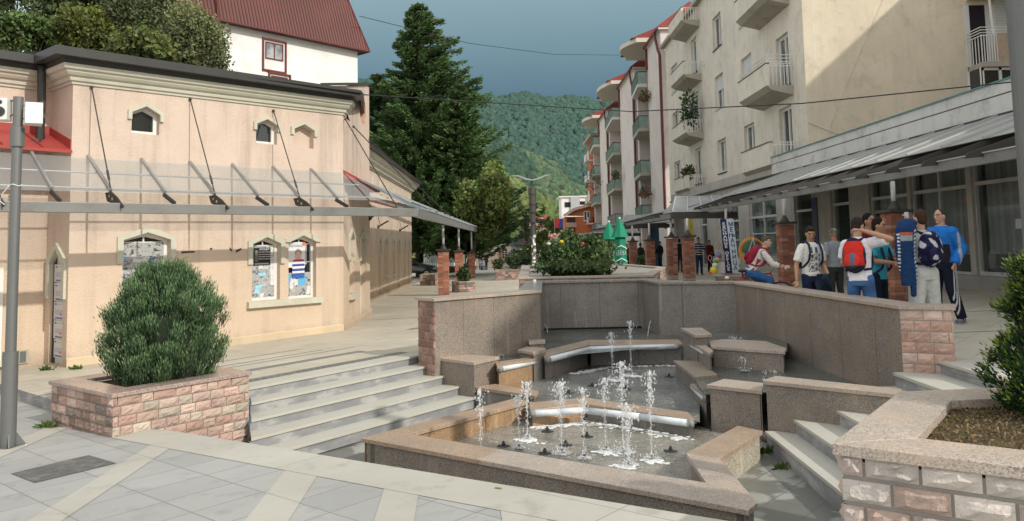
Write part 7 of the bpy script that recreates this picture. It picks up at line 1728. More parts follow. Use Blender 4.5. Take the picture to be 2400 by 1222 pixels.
def person(lab, loc, rz, H=1.75, skin=(.46, .27, .18), hair=(.03, .022, .018), top=(.7, .7, .7), bottom=(.05, .08, .16), shoes=(.1, .1, .1), arms=None, legs=None, lean=(0, 0), head=(0, 0), sleeve=.45, long_top=.0, vox=.011,
           jacket=False, hairstyle='short', baggy=0.0, group=None, pelvis_z=None, seat=False, name='person', far=False, wide=1.0):
    k = H / 1.75; root = thing(name, lab, 'person', tuple(loc), rz, group=group)
    S = lambda x, y, z: Vector((x * k, y * k, z * k))
    pz = (pelvis_z if pelvis_z is not None else .95)
    pel = S(0, 0, pz); ly, lx = lean; up = Vector((math.sin(lx), -math.sin(ly), math.cos(ly) * math.cos(lx))).normalized()   # lean forward = toward -Y
    side = Vector((1, 0, 0)); side = (side - up * side.dot(up)).normalized(); fr = up.cross(side)    # fr: front? up x side = +? 
    if fr.y > 0: fr = -fr
    chest = pel + up * .40 * k; neck = pel + up * .555 * k; hyaw, hpit = head
    Hm = Matrix.Rotation(hyaw, 3, 'Z') @ Matrix.Rotation(hpit, 3, 'X')
    hb = neck + (up * .6 + Vector((0, 0, .4))).normalized() * .055 * k; hc = hb + Hm @ S(0, -.012, .105)
    shl = {-1: chest + up * .06 * k - side * .185 * k * wide, 1: chest + up * .06 * k + side * .185 * k * wide}
    hip = {-1: pel - side * .088 * k - Vector((0, 0, .03 * k)), 1: pel + side * .088 * k - Vector((0, 0, .03 * k))}
    arms = arms or {}; legs = legs or {}
    A = {}; Lg = {}
    for s in (-1, 1):
        e, w_, hd = arms.get(s, ((.235, .03, 1.13), (.25, -.05, .90), (0, -.15, -1)))
        A[s] = (shl[s], S(s * e[0], e[1], e[2]), S(s * w_[0], w_[1], w_[2]), Vector((s * hd[0], hd[1], hd[2])))
        kn, an = legs.get(s, ((.10, -.02, .50), (.11, .02, .085)))
        Lg[s] = (hip[s], S(s * kn[0], kn[1], kn[2]), S(s * an[0], an[1], an[2]))
    b = MB()
    ell(b, hc, (.073 * k, .092 * k, .112 * k), Hm); ell(b, hc + Hm @ S(0, -.022, -.055), (.052 * k, .062 * k, .058 * k), Hm)      # skull, jaw
    ell(b, hc + Hm @ S(0, -.096, -.018), (.012 * k, .020 * k, .024 * k), Hm, 8); ell(b, hc + Hm @ S(0, -.078, -.060), (.024 * k, .016 * k, .012 * k), Hm, 8); ell(b, hc + Hm @ S(0, -.072, -.095), (.022 * k, .018 * k, .015 * k), Hm, 8)
    ell(b, hc + Hm @ S(0, -.078, .022), (.05 * k, .016 * k, .012 * k), Hm, 8)
    for s in (-1, 1): ell(b, hc + Hm @ S(s * .077, .008, -.012), (.010 * k, .018 * k, .030 * k), Hm, 8)
    cap(b, neck - up * .05 * k, .062 * k, hc + Hm @ S(0, .01, -.05), .053 * k)
    loft(b, [(pel - up * .08 * k, .12 * k, .09 * k, side, fr), (pel + up * .1 * k, .125 * k, .085 * k, side, fr), (chest, .155 * k, .10 * k, side, fr), (chest + up * .09 * k, .14 * k, .085 * k, side, fr), (neck, .06 * k, .055 * k, side, fr)])
    for s in (-1, 1):
        a = A[s]; cap(b, a[0], .05 * k, a[1], .039 * k); cap(b, a[1], .039 * k, a[1].lerp(a[2], .3), .040 * k); cap(b, a[1].lerp(a[2], .3), .040 * k, a[2], .026 * k)
        if not far: hand(b, a[2], a[3], (A[s][1] - A[s][2]).cross(Vector((s, 0, 0))) * -1 + Vector((-s * .6, .2, 0)), s, curl=.6)
        else: cap(b, a[2], .026 * k, a[2] + a[3].normalized() * .12 * k, .025 * k)
        l = Lg[s]; cap(b, l[0], .075 * k, l[1], .05 * k); cap(b, l[1], .05 * k, l[1].lerp(l[2], .35), .052 * k); cap(b, l[1].lerp(l[2], .35), .052 * k, l[2], .034 * k)
        f = Vector((s * .12, -1, 0)); cap(b, l[2] - Vector((0, 0, .03 * k)), .038 * k, l[2] + f.normalized() * .12 * k - Vector((0, 0, .045 * k)), .030 * k)
    def skf(co):
        c = np.tile(np.array(skin), (len(co), 1)); q = (co - np.array(hc)) @ np.array(Hm)   # head local
        m_ = (np.abs(q[:, 0]) < .026 * k) & (np.abs(q[:, 2] + .062 * k) < .008 * k) & (q[:, 1] < -.05 * k); c[m_] = np.array(skin) * np.array([.75, .45, .45])
        for s in (-1, 1): m_ = (np.abs(q[:, 0] - s * .032 * k) < .022 * k) & (np.abs(q[:, 2] - .030 * k) < .008 * k) & (q[:, 1] < -.05 * k); c[m_] = np.array(hair) * 1.3
        return c
    bo = solid('body', b, root, vox * (.85 if not far else 1.2), m_skin, skf, 2)
    if not far:
        b = MB()
        for s in (-1, 1): ell(b, hc + Hm @ S(s * .031, -.082, .006), (.012 * k, .007 * k, .007 * k), Hm, 8)
        solid('eyes', b, root, .004, m_skin, (.03, .025, .02), 0)
    b = MB()
    if hairstyle == 'short':
        ell(b, hc + Hm @ S(0, .020, .035), (.080 * k, .090 * k, .098 * k), Hm); ell(b, hc + Hm @ S(0, .04, -.02), (.072 * k, .065 * k, .07 * k), Hm)
    elif hairstyle == 'buzz': ell(b, hc + Hm @ S(0, .016, .028), (.076 * k, .086 * k, .092 * k), Hm)
    elif hairstyle == 'quiff': ell(b, hc + Hm @ S(0, .018, .036), (.079 * k, .090 * k, .094 * k), Hm); ell(b, hc + Hm @ S(0, -.045, .098), (.058 * k, .045 * k, .030 * k), Hm)
    elif hairstyle == 'long': ell(b, hc + Hm @ S(0, .022, .035), (.084 * k, .092 * k, .10 * k), Hm); cap(b, hc + S(0, .05, 0), .075 * k, hc + S(0, .06, -.2), .06 * k)
    elif hairstyle == 'cap': ell(b, hc + Hm @ S(0, .015, .03), (.084 * k, .10 * k, .09 * k), Hm); ell(b, hc + Hm @ S(0, -.10, .035), (.06 * k, .06 * k, .012 * k), Hm)
    solid('cap' if hairstyle == 'cap' else 'hair', b, root, vox, m_cloth, (lambda co: camo(co, ((.16, .16, .11), (.07, .07, .05), (.24, .22, .16)))) if hairstyle == 'cap' else hair, 2)
    b = MB(); g_ = (.016 + (.018 if jacket else 0)) * k
    hem = pel - up * (.02 + long_top) * k
    loft(b, [(hem, .155 * k * wide + g_, .115 * k + g_, side, fr), (pel + up * .10 * k, .142 * k * wide + g_, .105 * k + g_, side, fr), (pel + up * .25 * k, .150 * k * wide + g_, .108 * k + g_, side, fr), (chest, .172 * k * wide + g_, .118 * k + g_, side, fr),
             (chest + up * .075 * k, .168 * k * wide + g_, .10 * k + g_, side, fr), (chest + up * .125 * k, .105 * k + g_, .078 * k + g_, side, fr), (neck + up * (.0 if not jacket else .02) * k, .062 * k + g_ * .6, .062 * k + g_ * .6, side, fr)])
    for s in (-1, 1):
        a = A[s]; cap(b, a[0] - side * s * .02 * k, .062 * k + g_, a[0].lerp(a[1], .55), .055 * k + g_, e1=False)
        if sleeve <= .5: cap(b, a[0].lerp(a[1], .3), .058 * k + g_, a[0].lerp(a[1], .78), .058 * k + g_, e1=False)
        else:
            cap(b, a[0], .058 * k + g_, a[1], .048 * k + g_)
            cap(b, a[1], .048 * k + g_, a[1].lerp(a[2], min(1, (sleeve - .5) * 2)), .036 * k + g_, e1=False)
    up_, side_, fr_, pel_ = np.array(up), np.array(side), np.array(fr), np.array(pel)
    def frame(co): d = (co - pel_) / k; return d @ side_, d @ fr_, d @ up_     # side, front(+), height above pelvis
    shirt = solid('jacket' if jacket else 'shirt', b, root, vox, m_cloth, (lambda co: top(*frame(co), co / k)) if callable(top) else top)
    b = MB(); q_ = (.012 + baggy) * k
    loft(b, [(pel + Vector((0, 0, .07 * k)), .138 * k + q_ * .4, .10 * k + q_ * .4, side, fr), (pel - Vector((0, 0, .02 * k)), .158 * k + q_ * .6, .118 * k + q_ * .6, Vector((1, 0, 0)), Vector((0, -1, 0))), (pel - Vector((0, 0, .12 * k)), .155 * k + q_ * .6, .11 * k + q_ * .6, Vector((1, 0, 0)), Vector((0, -1, 0)))])
    for s in (-1, 1):
        l = Lg[s]; cap(b, l[0], .088 * k + q_, l[1], .060 * k + q_); cap(b, l[1], .060 * k + q_, l[2] + Vector((0, 0, .0)), .050 * k + q_ * .9, e1=False)
    solid('trousers', b, root, vox, m_cloth, (lambda co: bottom(*frame(co), co / k)) if callable(bottom) else bottom)
    b = MB()
    for s in (-1, 1):
        l = Lg[s]; f = Vector((s * .12, -1, 0)).normalized(); z = Vector((0, 0, 1)); toe = l[2] + f * .15 * k
        cap(b, l[2] - z * .035 * k - f * .04 * k, .042 * k, V((toe.x, toe.y, l[2].z - .050 * k)), .034 * k, flat=1); cap(b, l[2], .046 * k, l[2] - z * .03 * k, .05 * k)
    solid('shoes', b, root, vox, m_cloth, shoes, 2)
    return root, dict(S=S, A=A, L=Lg, hc=hc, Hm=Hm, up=up, side=side, fr=fr, chest=chest, pel=pel, neck=neck, k=k)
def camo(co, pal, sc_=9):
    v = np.sin(co[:, 0] * sc_ * 7 + 1.3 * np.sin(co[:, 2] * sc_ * 5)) + np.sin(co[:, 2] * sc_ * 6.3 + 1.7 * np.sin(co[:, 1] * sc_ * 6 + co[:, 0] * 31)); c = np.tile(np.array(pal[0]), (len(co), 1)); c[v > .75] = pal[2]; c[v < -.6] = pal[1]; return c
def backpack(root, I, lab, col, sz=(.17, .10, .24), dz=.02, dark=(.02, .02, .05), strapcol=None, asthing=True, name='backpack', yoff=.0):
    """a pack on the back: a thing of its own placed where it hangs"""
    k = I['k']; c = I['chest'] - I['fr'] * (.155 + yoff) * k - I['up'] * (.10 - dz) * k
    Mr = Matrix.Rotation(root.rotation_euler.z, 4, 'Z'); base = V(root.location) + Mr.to_3x3() @ c
    t = thing(name, lab, name, tuple(base), root.rotation_euler.z)
    R3 = Matrix((I['side'], -I['fr'], I['up'])).transposed(); loc = lambda v: R3 @ (Vector(v) * k)
    b = MB(); ell(b, loc((0, 0, 0)), (sz[0] * k, sz[1] * k, sz[2] * k), R3); ell(b, loc((0, -.01, -.09)), (sz[0] * .97 * k, sz[1] * 1.05 * k, sz[2] * .62 * k), R3)
    f = (lambda co: col((co @ np.array(R3)) / k)) if callable(col) else col
    solid('bag', b, t, .010, m_cloth, f, 3)
    b = MB(); ell(b, loc((0, sz[1] * .75, -.08)), (sz[0] * .72 * k, sz[1] * .55 * k, sz[2] * .45 * k), R3)
    solid('front_pocket', b, t, .010, m_cloth, dark if not callable(dark) else (lambda co: dark((co @ np.array(R3)) / k)), 2)
    sc_ = strapcol or (dark if not callable(dark) else (.02, .02, .05))
    for s in (-1, 1):
        b = MB(); o = c
        P = [(s * .07, -.02, .20), (s * .095, -.155, .25), (s * .105, -.27, .20), (s * .115, -.315, .06), (s * .135, -.29, -.08), (s * .155, -.17, -.18), (s * .13, -.02, -.2)]
        P = [loc(p) for p in P]
        for a, d in zip(P[:-1], P[1:]): cap(b, a, .020 * k, d, .020 * k, 6)
        solid('strap', b, t, .009, m_cloth, sc_, 1)
    return t
def gp(x, y): return (x, y, G(x, y))
GRP = 'boys standing behind the fountain wall'
def tee_print(s, f, h, co):
    c = np.tile(np.array((.72, .71, .66)), (len(s), 1)); fr_ = f > .05
    m_ = fr_ & (np.abs(s) < .11) & (h > .06) & (h < .36); v = np.sin(s * 90) + np.sin(h * 70 + s * 30); c[m_ & (v > .1)] = (.10, .11, .12); c[m_ & (v < -.9)] = (.3, .31, .31); c[m_ & (np.abs(h - .22) < .012)] = (.6, .6, .58)
    m_ = fr_ & (np.abs(s) < .07) & (h > .37) & (h < .47) & (np.sin(s * 60) > -.2); c[m_] = (.08, .10, .17); return c
r, I = person('boy in white printed T-shirt with dark rucksack straps looking down beside the brick pillar', gp(4.97, 13.2), .25, 1.72, top=tee_print, bottom=(.018, .026, .06), head=(-.35, .42), hairstyle='quiff', group=GRP,
    arms={-1: ((.27, .02, 1.12), (.33, -.06, .88), (.15, -.2, -1)), 1: ((.25, .03, 1.12), (.17, -.20, .98), (-.5, -.5, -.5))}, skin=(.42, .235, .145))
backpack(r, I, 'dark navy rucksack on the back of the boy in the printed white T-shirt', (.015, .02, .05), dark=(.02, .03, .07))
t = thing('hung_jacket', 'dark jacket carried over the arm of the boy in the printed white T-shirt', 'jacket', (5.1, 12.95, -.75)); b = MB()
loft(b, [((.02, 0, -.52), .05, .05, (1, 0, 0), (0, 1, 0)), ((.0, 0, -.25), .11, .06, (1, 0, 0), (0, 1, 0)), ((-.04, 0, 0), .14, .07, (1, 0, 0), (0, 1, 0)), ((-.03, 0, .16), .11, .06, (1, 0, 0), (0, 1, 0))]); solid('cloth', b, t, .012, m_cloth, lambda co: camo(co, ((.015, .025, .045), (.01, .015, .03), (.03, .05, .06)), 3))
person('man in grey shirt and camouflage cap seen from behind beside the printed T-shirt boy', gp(6.8, 16.7), math.pi + .2, 1.70, top=(.20, .22, .235), bottom=(.028, .032, .03), hairstyle='cap', hair=(.1, .1, .1), wide=1.1, group=GRP,
    arms={-1: ((.27, -.05, 1.12), (.25, -.28, 1.10), (0, -1, 0)), 1: ((.26, .04, 1.12), (.27, -.02, .88), (0, -.1, -1))}, skin=(.30, .15, .10))
def red_pack(q):
    c = np.tile(np.array((.55, .035, .025)), (len(q), 1)); c[(q[:, 2] < -.15) | (q[:, 0] > .12) | (q[:, 2] > .19)] = (.02, .02, .045); c[np.abs(q[:, 0]) > .145] = (.02, .02, .045); return c
def red_pk(q):
    c = np.tile(np.array((.60, .04, .03)), (len(q), 1)); c[(np.abs(q[:, 0] + .02) < .035) & (q[:, 2] > -.14)] = (.12, .13, .2); c[q[:, 2] < -.15] = (.05, .05, .05); return c
r, I = person('boy in white T-shirt with red and navy backpack holding his arm round a friend', gp(4.88, 11.15), math.pi - .8, 1.78, top=(.74, .74, .78), bottom=lambda s, f, h, co: np.tile(np.array((.05, .12, .26)), (len(s), 1)) * (1 + .25 * np.sin(co[:, 2:3] * 23 + co[:, 0:1] * 9)), head=(-.2, .15), group=GRP,
    arms={-1: ((.44, .0, 1.47), (.10, .12, 1.60), (-.9, .1, .1)), 1: ((.25, -.05, 1.15), (.22, -.25, 1.05), (0, -1, 0))}, legs={-1: ((.13, -.04, .50), (.17, .02, .085)), 1: ((.10, .02, .50), (.10, .08, .085))}, lean=(.10, .06), skin=(.45, .26, .165), long_top=.04, sleeve=.4)
backpack(r, I, 'red and navy backpack on the boy in the white T-shirt', red_pack, dark=red_pk, strapcol=(.02, .025, .07), sz=(.165, .10, .25), dz=-.01)
r, I = person('boy in turquoise polo shirt reaching out his arm right of the red backpack', gp(5.45, 11.85), -math.pi / 2 - .9 + math.pi, 1.77, top=(.05, .36, .47), bottom=(.012, .018, .035), head=(.25, .1), group=GRP,
    arms={-1: ((.22, -.06, 1.15), (.16, -.32, 1.12), (.1, -1, .1)), 1: ((.24, -.10, 1.15), (.16, -.34, 1.15), (-.1, -1, .15))}, skin=(.40, .21, .125), hair=(.02, .013, .010), lean=(.06, 0), long_top=.05)
backpack(r, I, 'navy backpack low on the back of the boy in the turquoise polo shirt', (.015, .03, .09), dark=(.02, .03, .08), dz=-.12)
person('boy in dark red jacket half hidden behind the two friends', gp(5.72, 12.65), .5, 1.86, top=(.12, .01, .015), bottom=(.02, .02, .03), jacket=True, sleeve=1.0, skin=(.30, .15, .10), group=GRP, hair=(.01, .01, .01))
def camo_pack(q): return camo(q, ((.018, .02, .06), (.01, .01, .035), (.48, .48, .52)), 5.5)
r, I = person('boy in pale grey sweatpants holding a phone to his ear, seen from behind', gp(5.85, 11.3), math.pi + .25, 1.84, top=(.44, .45, .46), bottom=(.50, .51, .50), baggy=.028, head=(.1, -.05), hair=(.05, .03, .02), group=GRP,
    arms={1: ((.30, -.05, 1.28), (.14, -.12, 1.60), (-.3, .0, 1)), -1: ((.26, .0, 1.15), (.22, -.22, 1.05), (0, -1, 0))}, legs={-1: ((.13, 0, .50), (.16, .03, .085)), 1: ((.12, -.02, .50), (.14, .0, .085))}, skin=(.46, .27, .18), sleeve=.45, wide=1.05)
backpack(r, I, 'navy backpack with white splash pattern on the boy in grey sweatpants', camo_pack, dark=camo_pack, sz=(.18, .11, .25), dz=.0)
Mr = Matrix.Rotation(r.rotation_euler.z, 3, 'Z'); hw = V(r.location) + Mr @ (I['A'][1][2] + Vector((-.03, .0, .1))); b = MB(); b.box(tuple(hw), (.02, .07, .13), r.rotation_euler.z, (.5, .5, .52)); tag(b.build('phone', MC("poster_print"), bevel=.004), 'pale mobile phone held to the ear of the boy in grey sweatpants', 'phone')
jp = aty(2122, 560, 11.15); t = thing('track_jacket', 'navy track jacket with white chevron tape hanging from a boys shoulder', 'jacket', tuple(jp)); b = MB()
sx_, fy_ = Vector((1, 0, 0)), Vector((0, 1, 0)); rg_ = [(.22, .11, .09), (.15, .15, .10), (.02, .145, .075), (-.15, .14, .06), (-.35, .135, .055), (-.52, .12, .05), (-.66, .10, .045)]
loft(b, [((.02 * math.sin(z * 9), 0, z), rx, ry, sx_, fy_) for z, rx, ry in rg_]); ell(b, (.05, .02, .22), (.14, .10, .07)); cap(b, (.08, -.02, -.4), .05, (.06, -.02, -.78), .04)
def jk(co):
    c = np.tile(np.array((.014, .042, .12)), (len(co), 1)); x, z = co[:, 0], co[:, 2]; front = co[:, 1] < .02
    ch = ((z + np.abs(x - .112) * 1.1) % .055) < .026
    m_ = front & (np.abs(x - .112) < .022) & (z < .14); c[m_] = (.02, .06, .17); c[m_ & ch] = (.6, .62, .62)
    m_ = front & (np.abs(x + .118) < .014) & (z < .10); c[m_ & ((z % .05) < .025)] = (.6, .62, .62)
    m_ = front & (x > -.10) & (x < .07) & (z < .09) & (z > .055 - .0) ; c[m_] = (.55, .13, .02); m_ = front & (x > -.10) & (x < .07) & (z < .05) & (z > -.03); c[m_] = (.30, .33, .36); return c
solid('cloth', b, t, .010, m_cloth, jk)
def bj(s, f, h, co):
    c = np.tile(np.array((.02, .155, .50)), (len(s), 1)); c[(h < .27) & (np.abs(s) < .17)] = (.018, .018, .022); c[(h > .56)] = (.30, .31, .31)
    c[(np.abs(s) > .275) & (np.abs(f) < .02)] = (.3, .33, .38); return c
def tp(s, f, h, co):
    c = np.tile(np.array((.012, .015, .03)), (len(s), 1)); x = np.abs(co[:, 0]); m_ = (x > .155) & (np.sin(co[:, 1] * 190) > .2) & (h < 0) & (np.abs(co[:, 1]) < .05); c[m_] = (.55, .56, .58); return c
def sh(co): c = np.tile(np.array((.02, .035, .07)), (len(co), 1)); c[np.sin(co[:, 1] * 150 + co[:, 2] * 60) > .6] = (.5, .5, .52); c[co[:, 2] < .022] = (.55, .55, .55); return c
person('tall young man in bright blue and black track jacket at the wall end', gp(7.28, 13.4), -1.15, 1.90, top=bj, bottom=tp, shoes=sh, jacket=True, sleeve=1.0, head=(-.1, .05), hairstyle='buzz', hair=(.05, .04, .035), group=GRP,
    arms={-1: ((.27, .06, 1.17), (.25, -.12, .96), (0, -.7, -.7)), 1: ((.26, .10, 1.16), (.24, -.04, .93), (-.2, -.5, -.8))}, legs={-1: ((.11, -.05, .50), (.13, -.02, .085)), 1: ((.12, .02, .50), (.16, .14, .085))}, lean=(-.03, 0), skin=(.47, .27, .19), baggy=.015)
def ct(s, f, h, co):
    c = np.tile(np.array((.56, .54, .50)), (len(s), 1)); a = np.abs(s); c[(np.abs(a - .225) < .010)] = (.25, .03, .04); c[(f > .07) & (np.abs(s + .02) < .05) & (h > .18) & (h < .28) & (np.sin(s * 120) > 0)] = (.2, .2, .2); c[(np.abs(a - .165) < .008) & (h < .3)] = (.3, .04, .05); return c
cyx, cyy = 4.98, 16.6; crz = 1.38
r, I = person('boy in white long sleeved shirt and jeans riding a bicycle to the right', gp(cyx, cyy), crz, 1.72, top=ct, bottom=(.035, .10, .25), pelvis_z=.93, lean=(.58, 0), head=(-.35, .12), sleeve=.82, hair=(.10, .07, .05), hairstyle='quiff', skin=(.52, .33, .25),
    arms={s: ((.27, -.42, 1.08), (.27, -.62, 1.03), (-.1, -1, -.15)) for s in (-1, 1)}, legs={-1: ((.13, -.38, .74), (.13, -.18, .36)), 1: ((.13, -.32, .60), (.13, -.02, .16))})
backpack(r, I, 'dark red backpack on the back of the boy riding the bicycle', (.26, .02, .045), dark=(.20, .015, .035), strapcol=(.25, .02, .04))
bk = thing('bicycle', 'red bicycle with chrome bell and handlebar ridden by the boy behind the wall', 'bicycle', gp(cyx, cyy), crz)
Mb = Matrix.Rotation(crz, 3, 'Z'); BP = lambda x, y, z: V(gp(cyx, cyy)) + Mb @ Vector((x, y, z))
m_rub = M("tyre_rubber", (.02, .02, .02), .8); m_chr = M("chrome", (.6, .6, .6), .2, .05, 3, 0, metal=.9); m_bred = M("bike_red", (.4, .02, .03), .35, .1, 3)
for yc in (.50, -.58):
    wl = bpy.data.objects.new('wheel', None); COL.objects.link(wl); bpy.data.objects.remove(wl)
    b = MB(); P = [BP(0, yc + .33 * math.cos(a), .345 + .33 * math.sin(a)) for a in [k * math.pi / 14 for k in range(29)]]; b.tube(P, .020, 8, caps=False); wo = b.build('wheel', m_rub, bk, smooth=True)
    b = MB(); P = [BP(0, yc + .305 * math.cos(a), .345 + .305 * math.sin(a)) for a in [k * math.pi / 14 for k in range(29)]]; b.tube(P, .010, 6, caps=False); b.build('rim', m_chr, wo)
    b = MB()
    for k in range(14): a = k * math.pi / 7; b.bar(BP(0, yc, .345), BP(0, yc + .30 * math.cos(a), .345 + .30 * math.sin(a)), .004)
    b.tube([BP(-.05, yc, .345), BP(.05, yc, .345)], .025, 8); b.build('spokes', m_chr, wo)
b = MB(); F = {'bb': (0, .02, .29), 'seat': (0, .17, .84), 'head': (0, -.40, .86), 'headb': (0, -.44, .68), 'rear': (0, .50, .345), 'front': (0, -.58, .345)}
F = {k_: BP(*v_) for k_, v_ in F.items()}
for a, c, r0 in (('bb', 'seat', .017), ('bb', 'headb', .02), ('seat', 'head', .017), ('bb', 'rear', .011), ('seat', 'rear', .010), ('head', 'front', .014), ('head', 'headb', .02)): b.tube([F[a], F[c]], r0, 8)
b.build('frame', m_bred, bk, smooth=True)
b = MB(); b.ball(tuple(BP(0, .18, .92)), (.08, .12, .035), 8); b.tube([F['seat'], BP(0, .18, .9)], .013, 8); b.build('saddle', m_rub, bk, smooth=True)
b = MB(); b.tube([F['head'], BP(0, -.42, .98), BP(0, -.44, 1.0)], .013, 8); b.tube([BP(-.33, -.56, 1.05), BP(-.2, -.52, 1.03), BP(-.06, -.45, 1.0), BP(.06, -.45, 1.0), BP(.2, -.52, 1.03), BP(.33, -.56, 1.05)], .012, 8); hb_ = b.build('handlebar', m_chr, bk, smooth=True)
b = MB(); b.ball(tuple(BP(.14, -.54, 1.07)), .03, 8); b.build('bell', m_chr, hb_, smooth=True)
b = MB(); 
for s in (-1, 1): b.tube([BP(s * .33, -.56, 1.05), BP(s * .23, -.53, 1.035)], .017, 8); b.bar(BP(s * .24, -.57, 1.04), BP(s * .30, -.64, 1.02), .012)
b.build('grips', m_rub, hb_)
b = MB(); b.tube([BP(-.04, .02, .29), BP(.04, .02, .29)], .07, 16); b.bar(BP(.07, .02, .29), BP(.07, -.13, .20), .02); b.bar(BP(-.07, .02, .29), BP(-.07, .17, .38), .02); b.box(tuple(BP(.12, -.13, .19)), (.09, .07, .02)); b.box(tuple(BP(-.12, .17, .38)), (.09, .07, .02)); b.build('crank', m_iron, bk)
def stripes(s, f, h, co): c = np.tile(np.array((.015, .02, .06)), (len(s), 1)); c[(h % .11) < .032] = (.55, .55, .55); return c
person('man in navy and white striped T-shirt standing at the shop entrance', gp(9.05, 38.5), .1, 1.8, top=stripes, bottom=(.02, .035, .07), vox=.016, far=True, hair=(.02, .02, .02), skin=(.3, .16, .11), arms={-1: ((.3, .02, 1.15), (.25, -.2, 1.12), (-.6, -.6, 0)), 1: ((.3, .02, 1.15), (.2, -.22, 1.1), (-.6, -.6, 0))})
BLK = (.014, .014, .016)
for lab, x, y, rz, hgt, tc, bc in (('person in black jacket standing with arms forward in the arcade between two pillars', 9.35, 50.3, -1.2, 1.75, BLK, BLK), ('person in black coat standing behind the brick pillar with pale foot', 8.95, 42.5, 2.8, 1.8, BLK, (.02, .02, .04)),
     ('person in dark clothes right behind the farthest brick pillar on the right', 7.5, 46.5, 2.0, 1.7, BLK, BLK), ('person in dark top beside the round shrub planter', 8.2, 47.5, 1.0, 1.65, (.03, .03, .05), BLK),
     ('person in dark red top beside the sweet stall, right of the striped shirt man', 10.2, 41.0, .6, 1.65, (.07, .01, .012), BLK), ('person in dark clothes behind the green parasols', 7.0, 48.6, .5, 1.7, (.10, .03, .05), BLK),
     ('person in dark brown jacket standing near the benches far across the square', -3.3, 95, .8, 1.8, (.07, .035, .03), (.03, .06, .14)), ('person in light blue shirt standing beside the round rose bed far away', 1.35, 80, -1.0, 1.7, (.3, .42, .5), (.05, .08, .15)),
     ('person in grey top standing behind the seated people far across the square', -4.1, 97, .3, 1.75, (.25, .24, .24), (.05, .05, .06))):
    person(lab, gp(x, y), rz, hgt, top=tc, bottom=bc, vox=.02, far=True, jacket=True, sleeve=1.0, skin=(.3, .17, .12), arms={-1: ((.26, -.06, 1.13), (.20, -.25, 1.08), (0, -1, 0)), 1: ((.25, .02, 1.13), (.24, -.08, .9), (0, 0, -1))})
seatl = {s: ((.12, -.42, .50), (.12, -.45, .09)) for s in (-1, 1)}
for lab, x, y, rz, tc in (('person in pale blue top sitting on the bench far across the square', -3.95, 94.6, .9, (.32, .42, .48)), ('person in dark clothes sitting on the bench beside the pillar far across the square', -4.9, 93.8, .9, (.04, .04, .05))):
    person(lab, gp(x, y), rz, 1.75, top=tc, bottom=(.12, .2, .3), pelvis_z=.5, legs=seatl, vox=.02, far=True, lean=(.15, 0), arms={s: ((.25, -.12, .70), (.16, -.33, .60), (0, -1, 0)) for s in (-1, 1)})
S0 = aty(1688, 642, 27.4); sx, sy = 7.42, 27.35; zbot = aty(1700, 641, 27.35).z; ztop = aty(1690, 514, 27.35).z; h = ztop - zbot
sg = thing('exchange_sign', 'leaning two tone exchange office sign board standing on the round stone bed', 'sign', (sx, sy, zbot))
xl0 = aty(1701, 641, sy).x; xr0 = aty(1733, 641, sy).x; xl1 = aty(1687, 514, sy).x; xr1 = aty(1719, 514, sy).x
xm0 = xl0 + (xr0 - xl0) * .5; xm1 = xl1 + (xr1 - xl1) * .46
m_nav = M("sign_navy", (.012, .02, .085), .35, .1, 3, 0); m_sw = M("sign_white", (.58, .66, .74), .35, .06, 2, 0)
def slab(b, q, y0, y1):
    b.hull8([(q[0][0], y0, q[0][1]), (q[1][0], y0, q[1][1]), (q[1][0], y1, q[1][1]), (q[0][0], y1, q[0][1]), (q[3][0], y0, q[3][1]), (q[2][0], y0, q[2][1]), (q[2][0], y1, q[2][1]), (q[3][0], y1, q[3][1])])
b = MB(); slab(b, [(xl0, zbot), (xm0, zbot), (xm1, ztop), (xl1, ztop)], sy, sy + .22); b.build('navy_panel', m_nav, sg)
b = MB(); slab(b, [(xm0 + .003, zbot), (xr0, zbot), (xr1, ztop), (xm1 + .003, ztop)], sy, sy + .22); b.build('white_panel', m_sw, sg)
b = MB(); slab(b, [(xl0 - .05, zbot), (xl0 - .003, zbot), (xl1 - .003, ztop), (xl1 - .05, ztop)], sy - .01, sy + .24); b.build('frame', m_alu, sg)
tilt = math.atan2(xl1 - xl0, h); Rm = Matrix(((math.cos(tilt), 0, 0), (0, 0, -1), (0, 1, 0))); Rt = Matrix(((math.cos(tilt), math.sin(tilt), 0), (0, 0, -1), (-math.sin(tilt), math.cos(tilt), 0)))
mw = M("print_white"); mn = M("print_navy")
def col_text(s, f, size, top, bot, mat, w_):
    n = len(s)
    for i, ch in enumerate(s):
        if ch == ' ': continue
        k = top + (bot - top) * i / (n - 1); z = ztop - h * k; xa = xl0 + (xl1 - xl0) * (1 - k); wd = xr0 - xl0; text(ch, size, Vector((xa + wd * f, sy - .006, z)), Rt, mat, sg, sx=w_, bold=.004)
col_text("EXCHANGE OFFICE", .24, .135, .09, .93, mw, 1.35); col_text("МЕЊАЧНИЦА", .76, .20, .10, .91, mn, 1.0)
m_gr = M("parasol_green", (.008, .24, .13), .75, .25, 3, .4, 25)
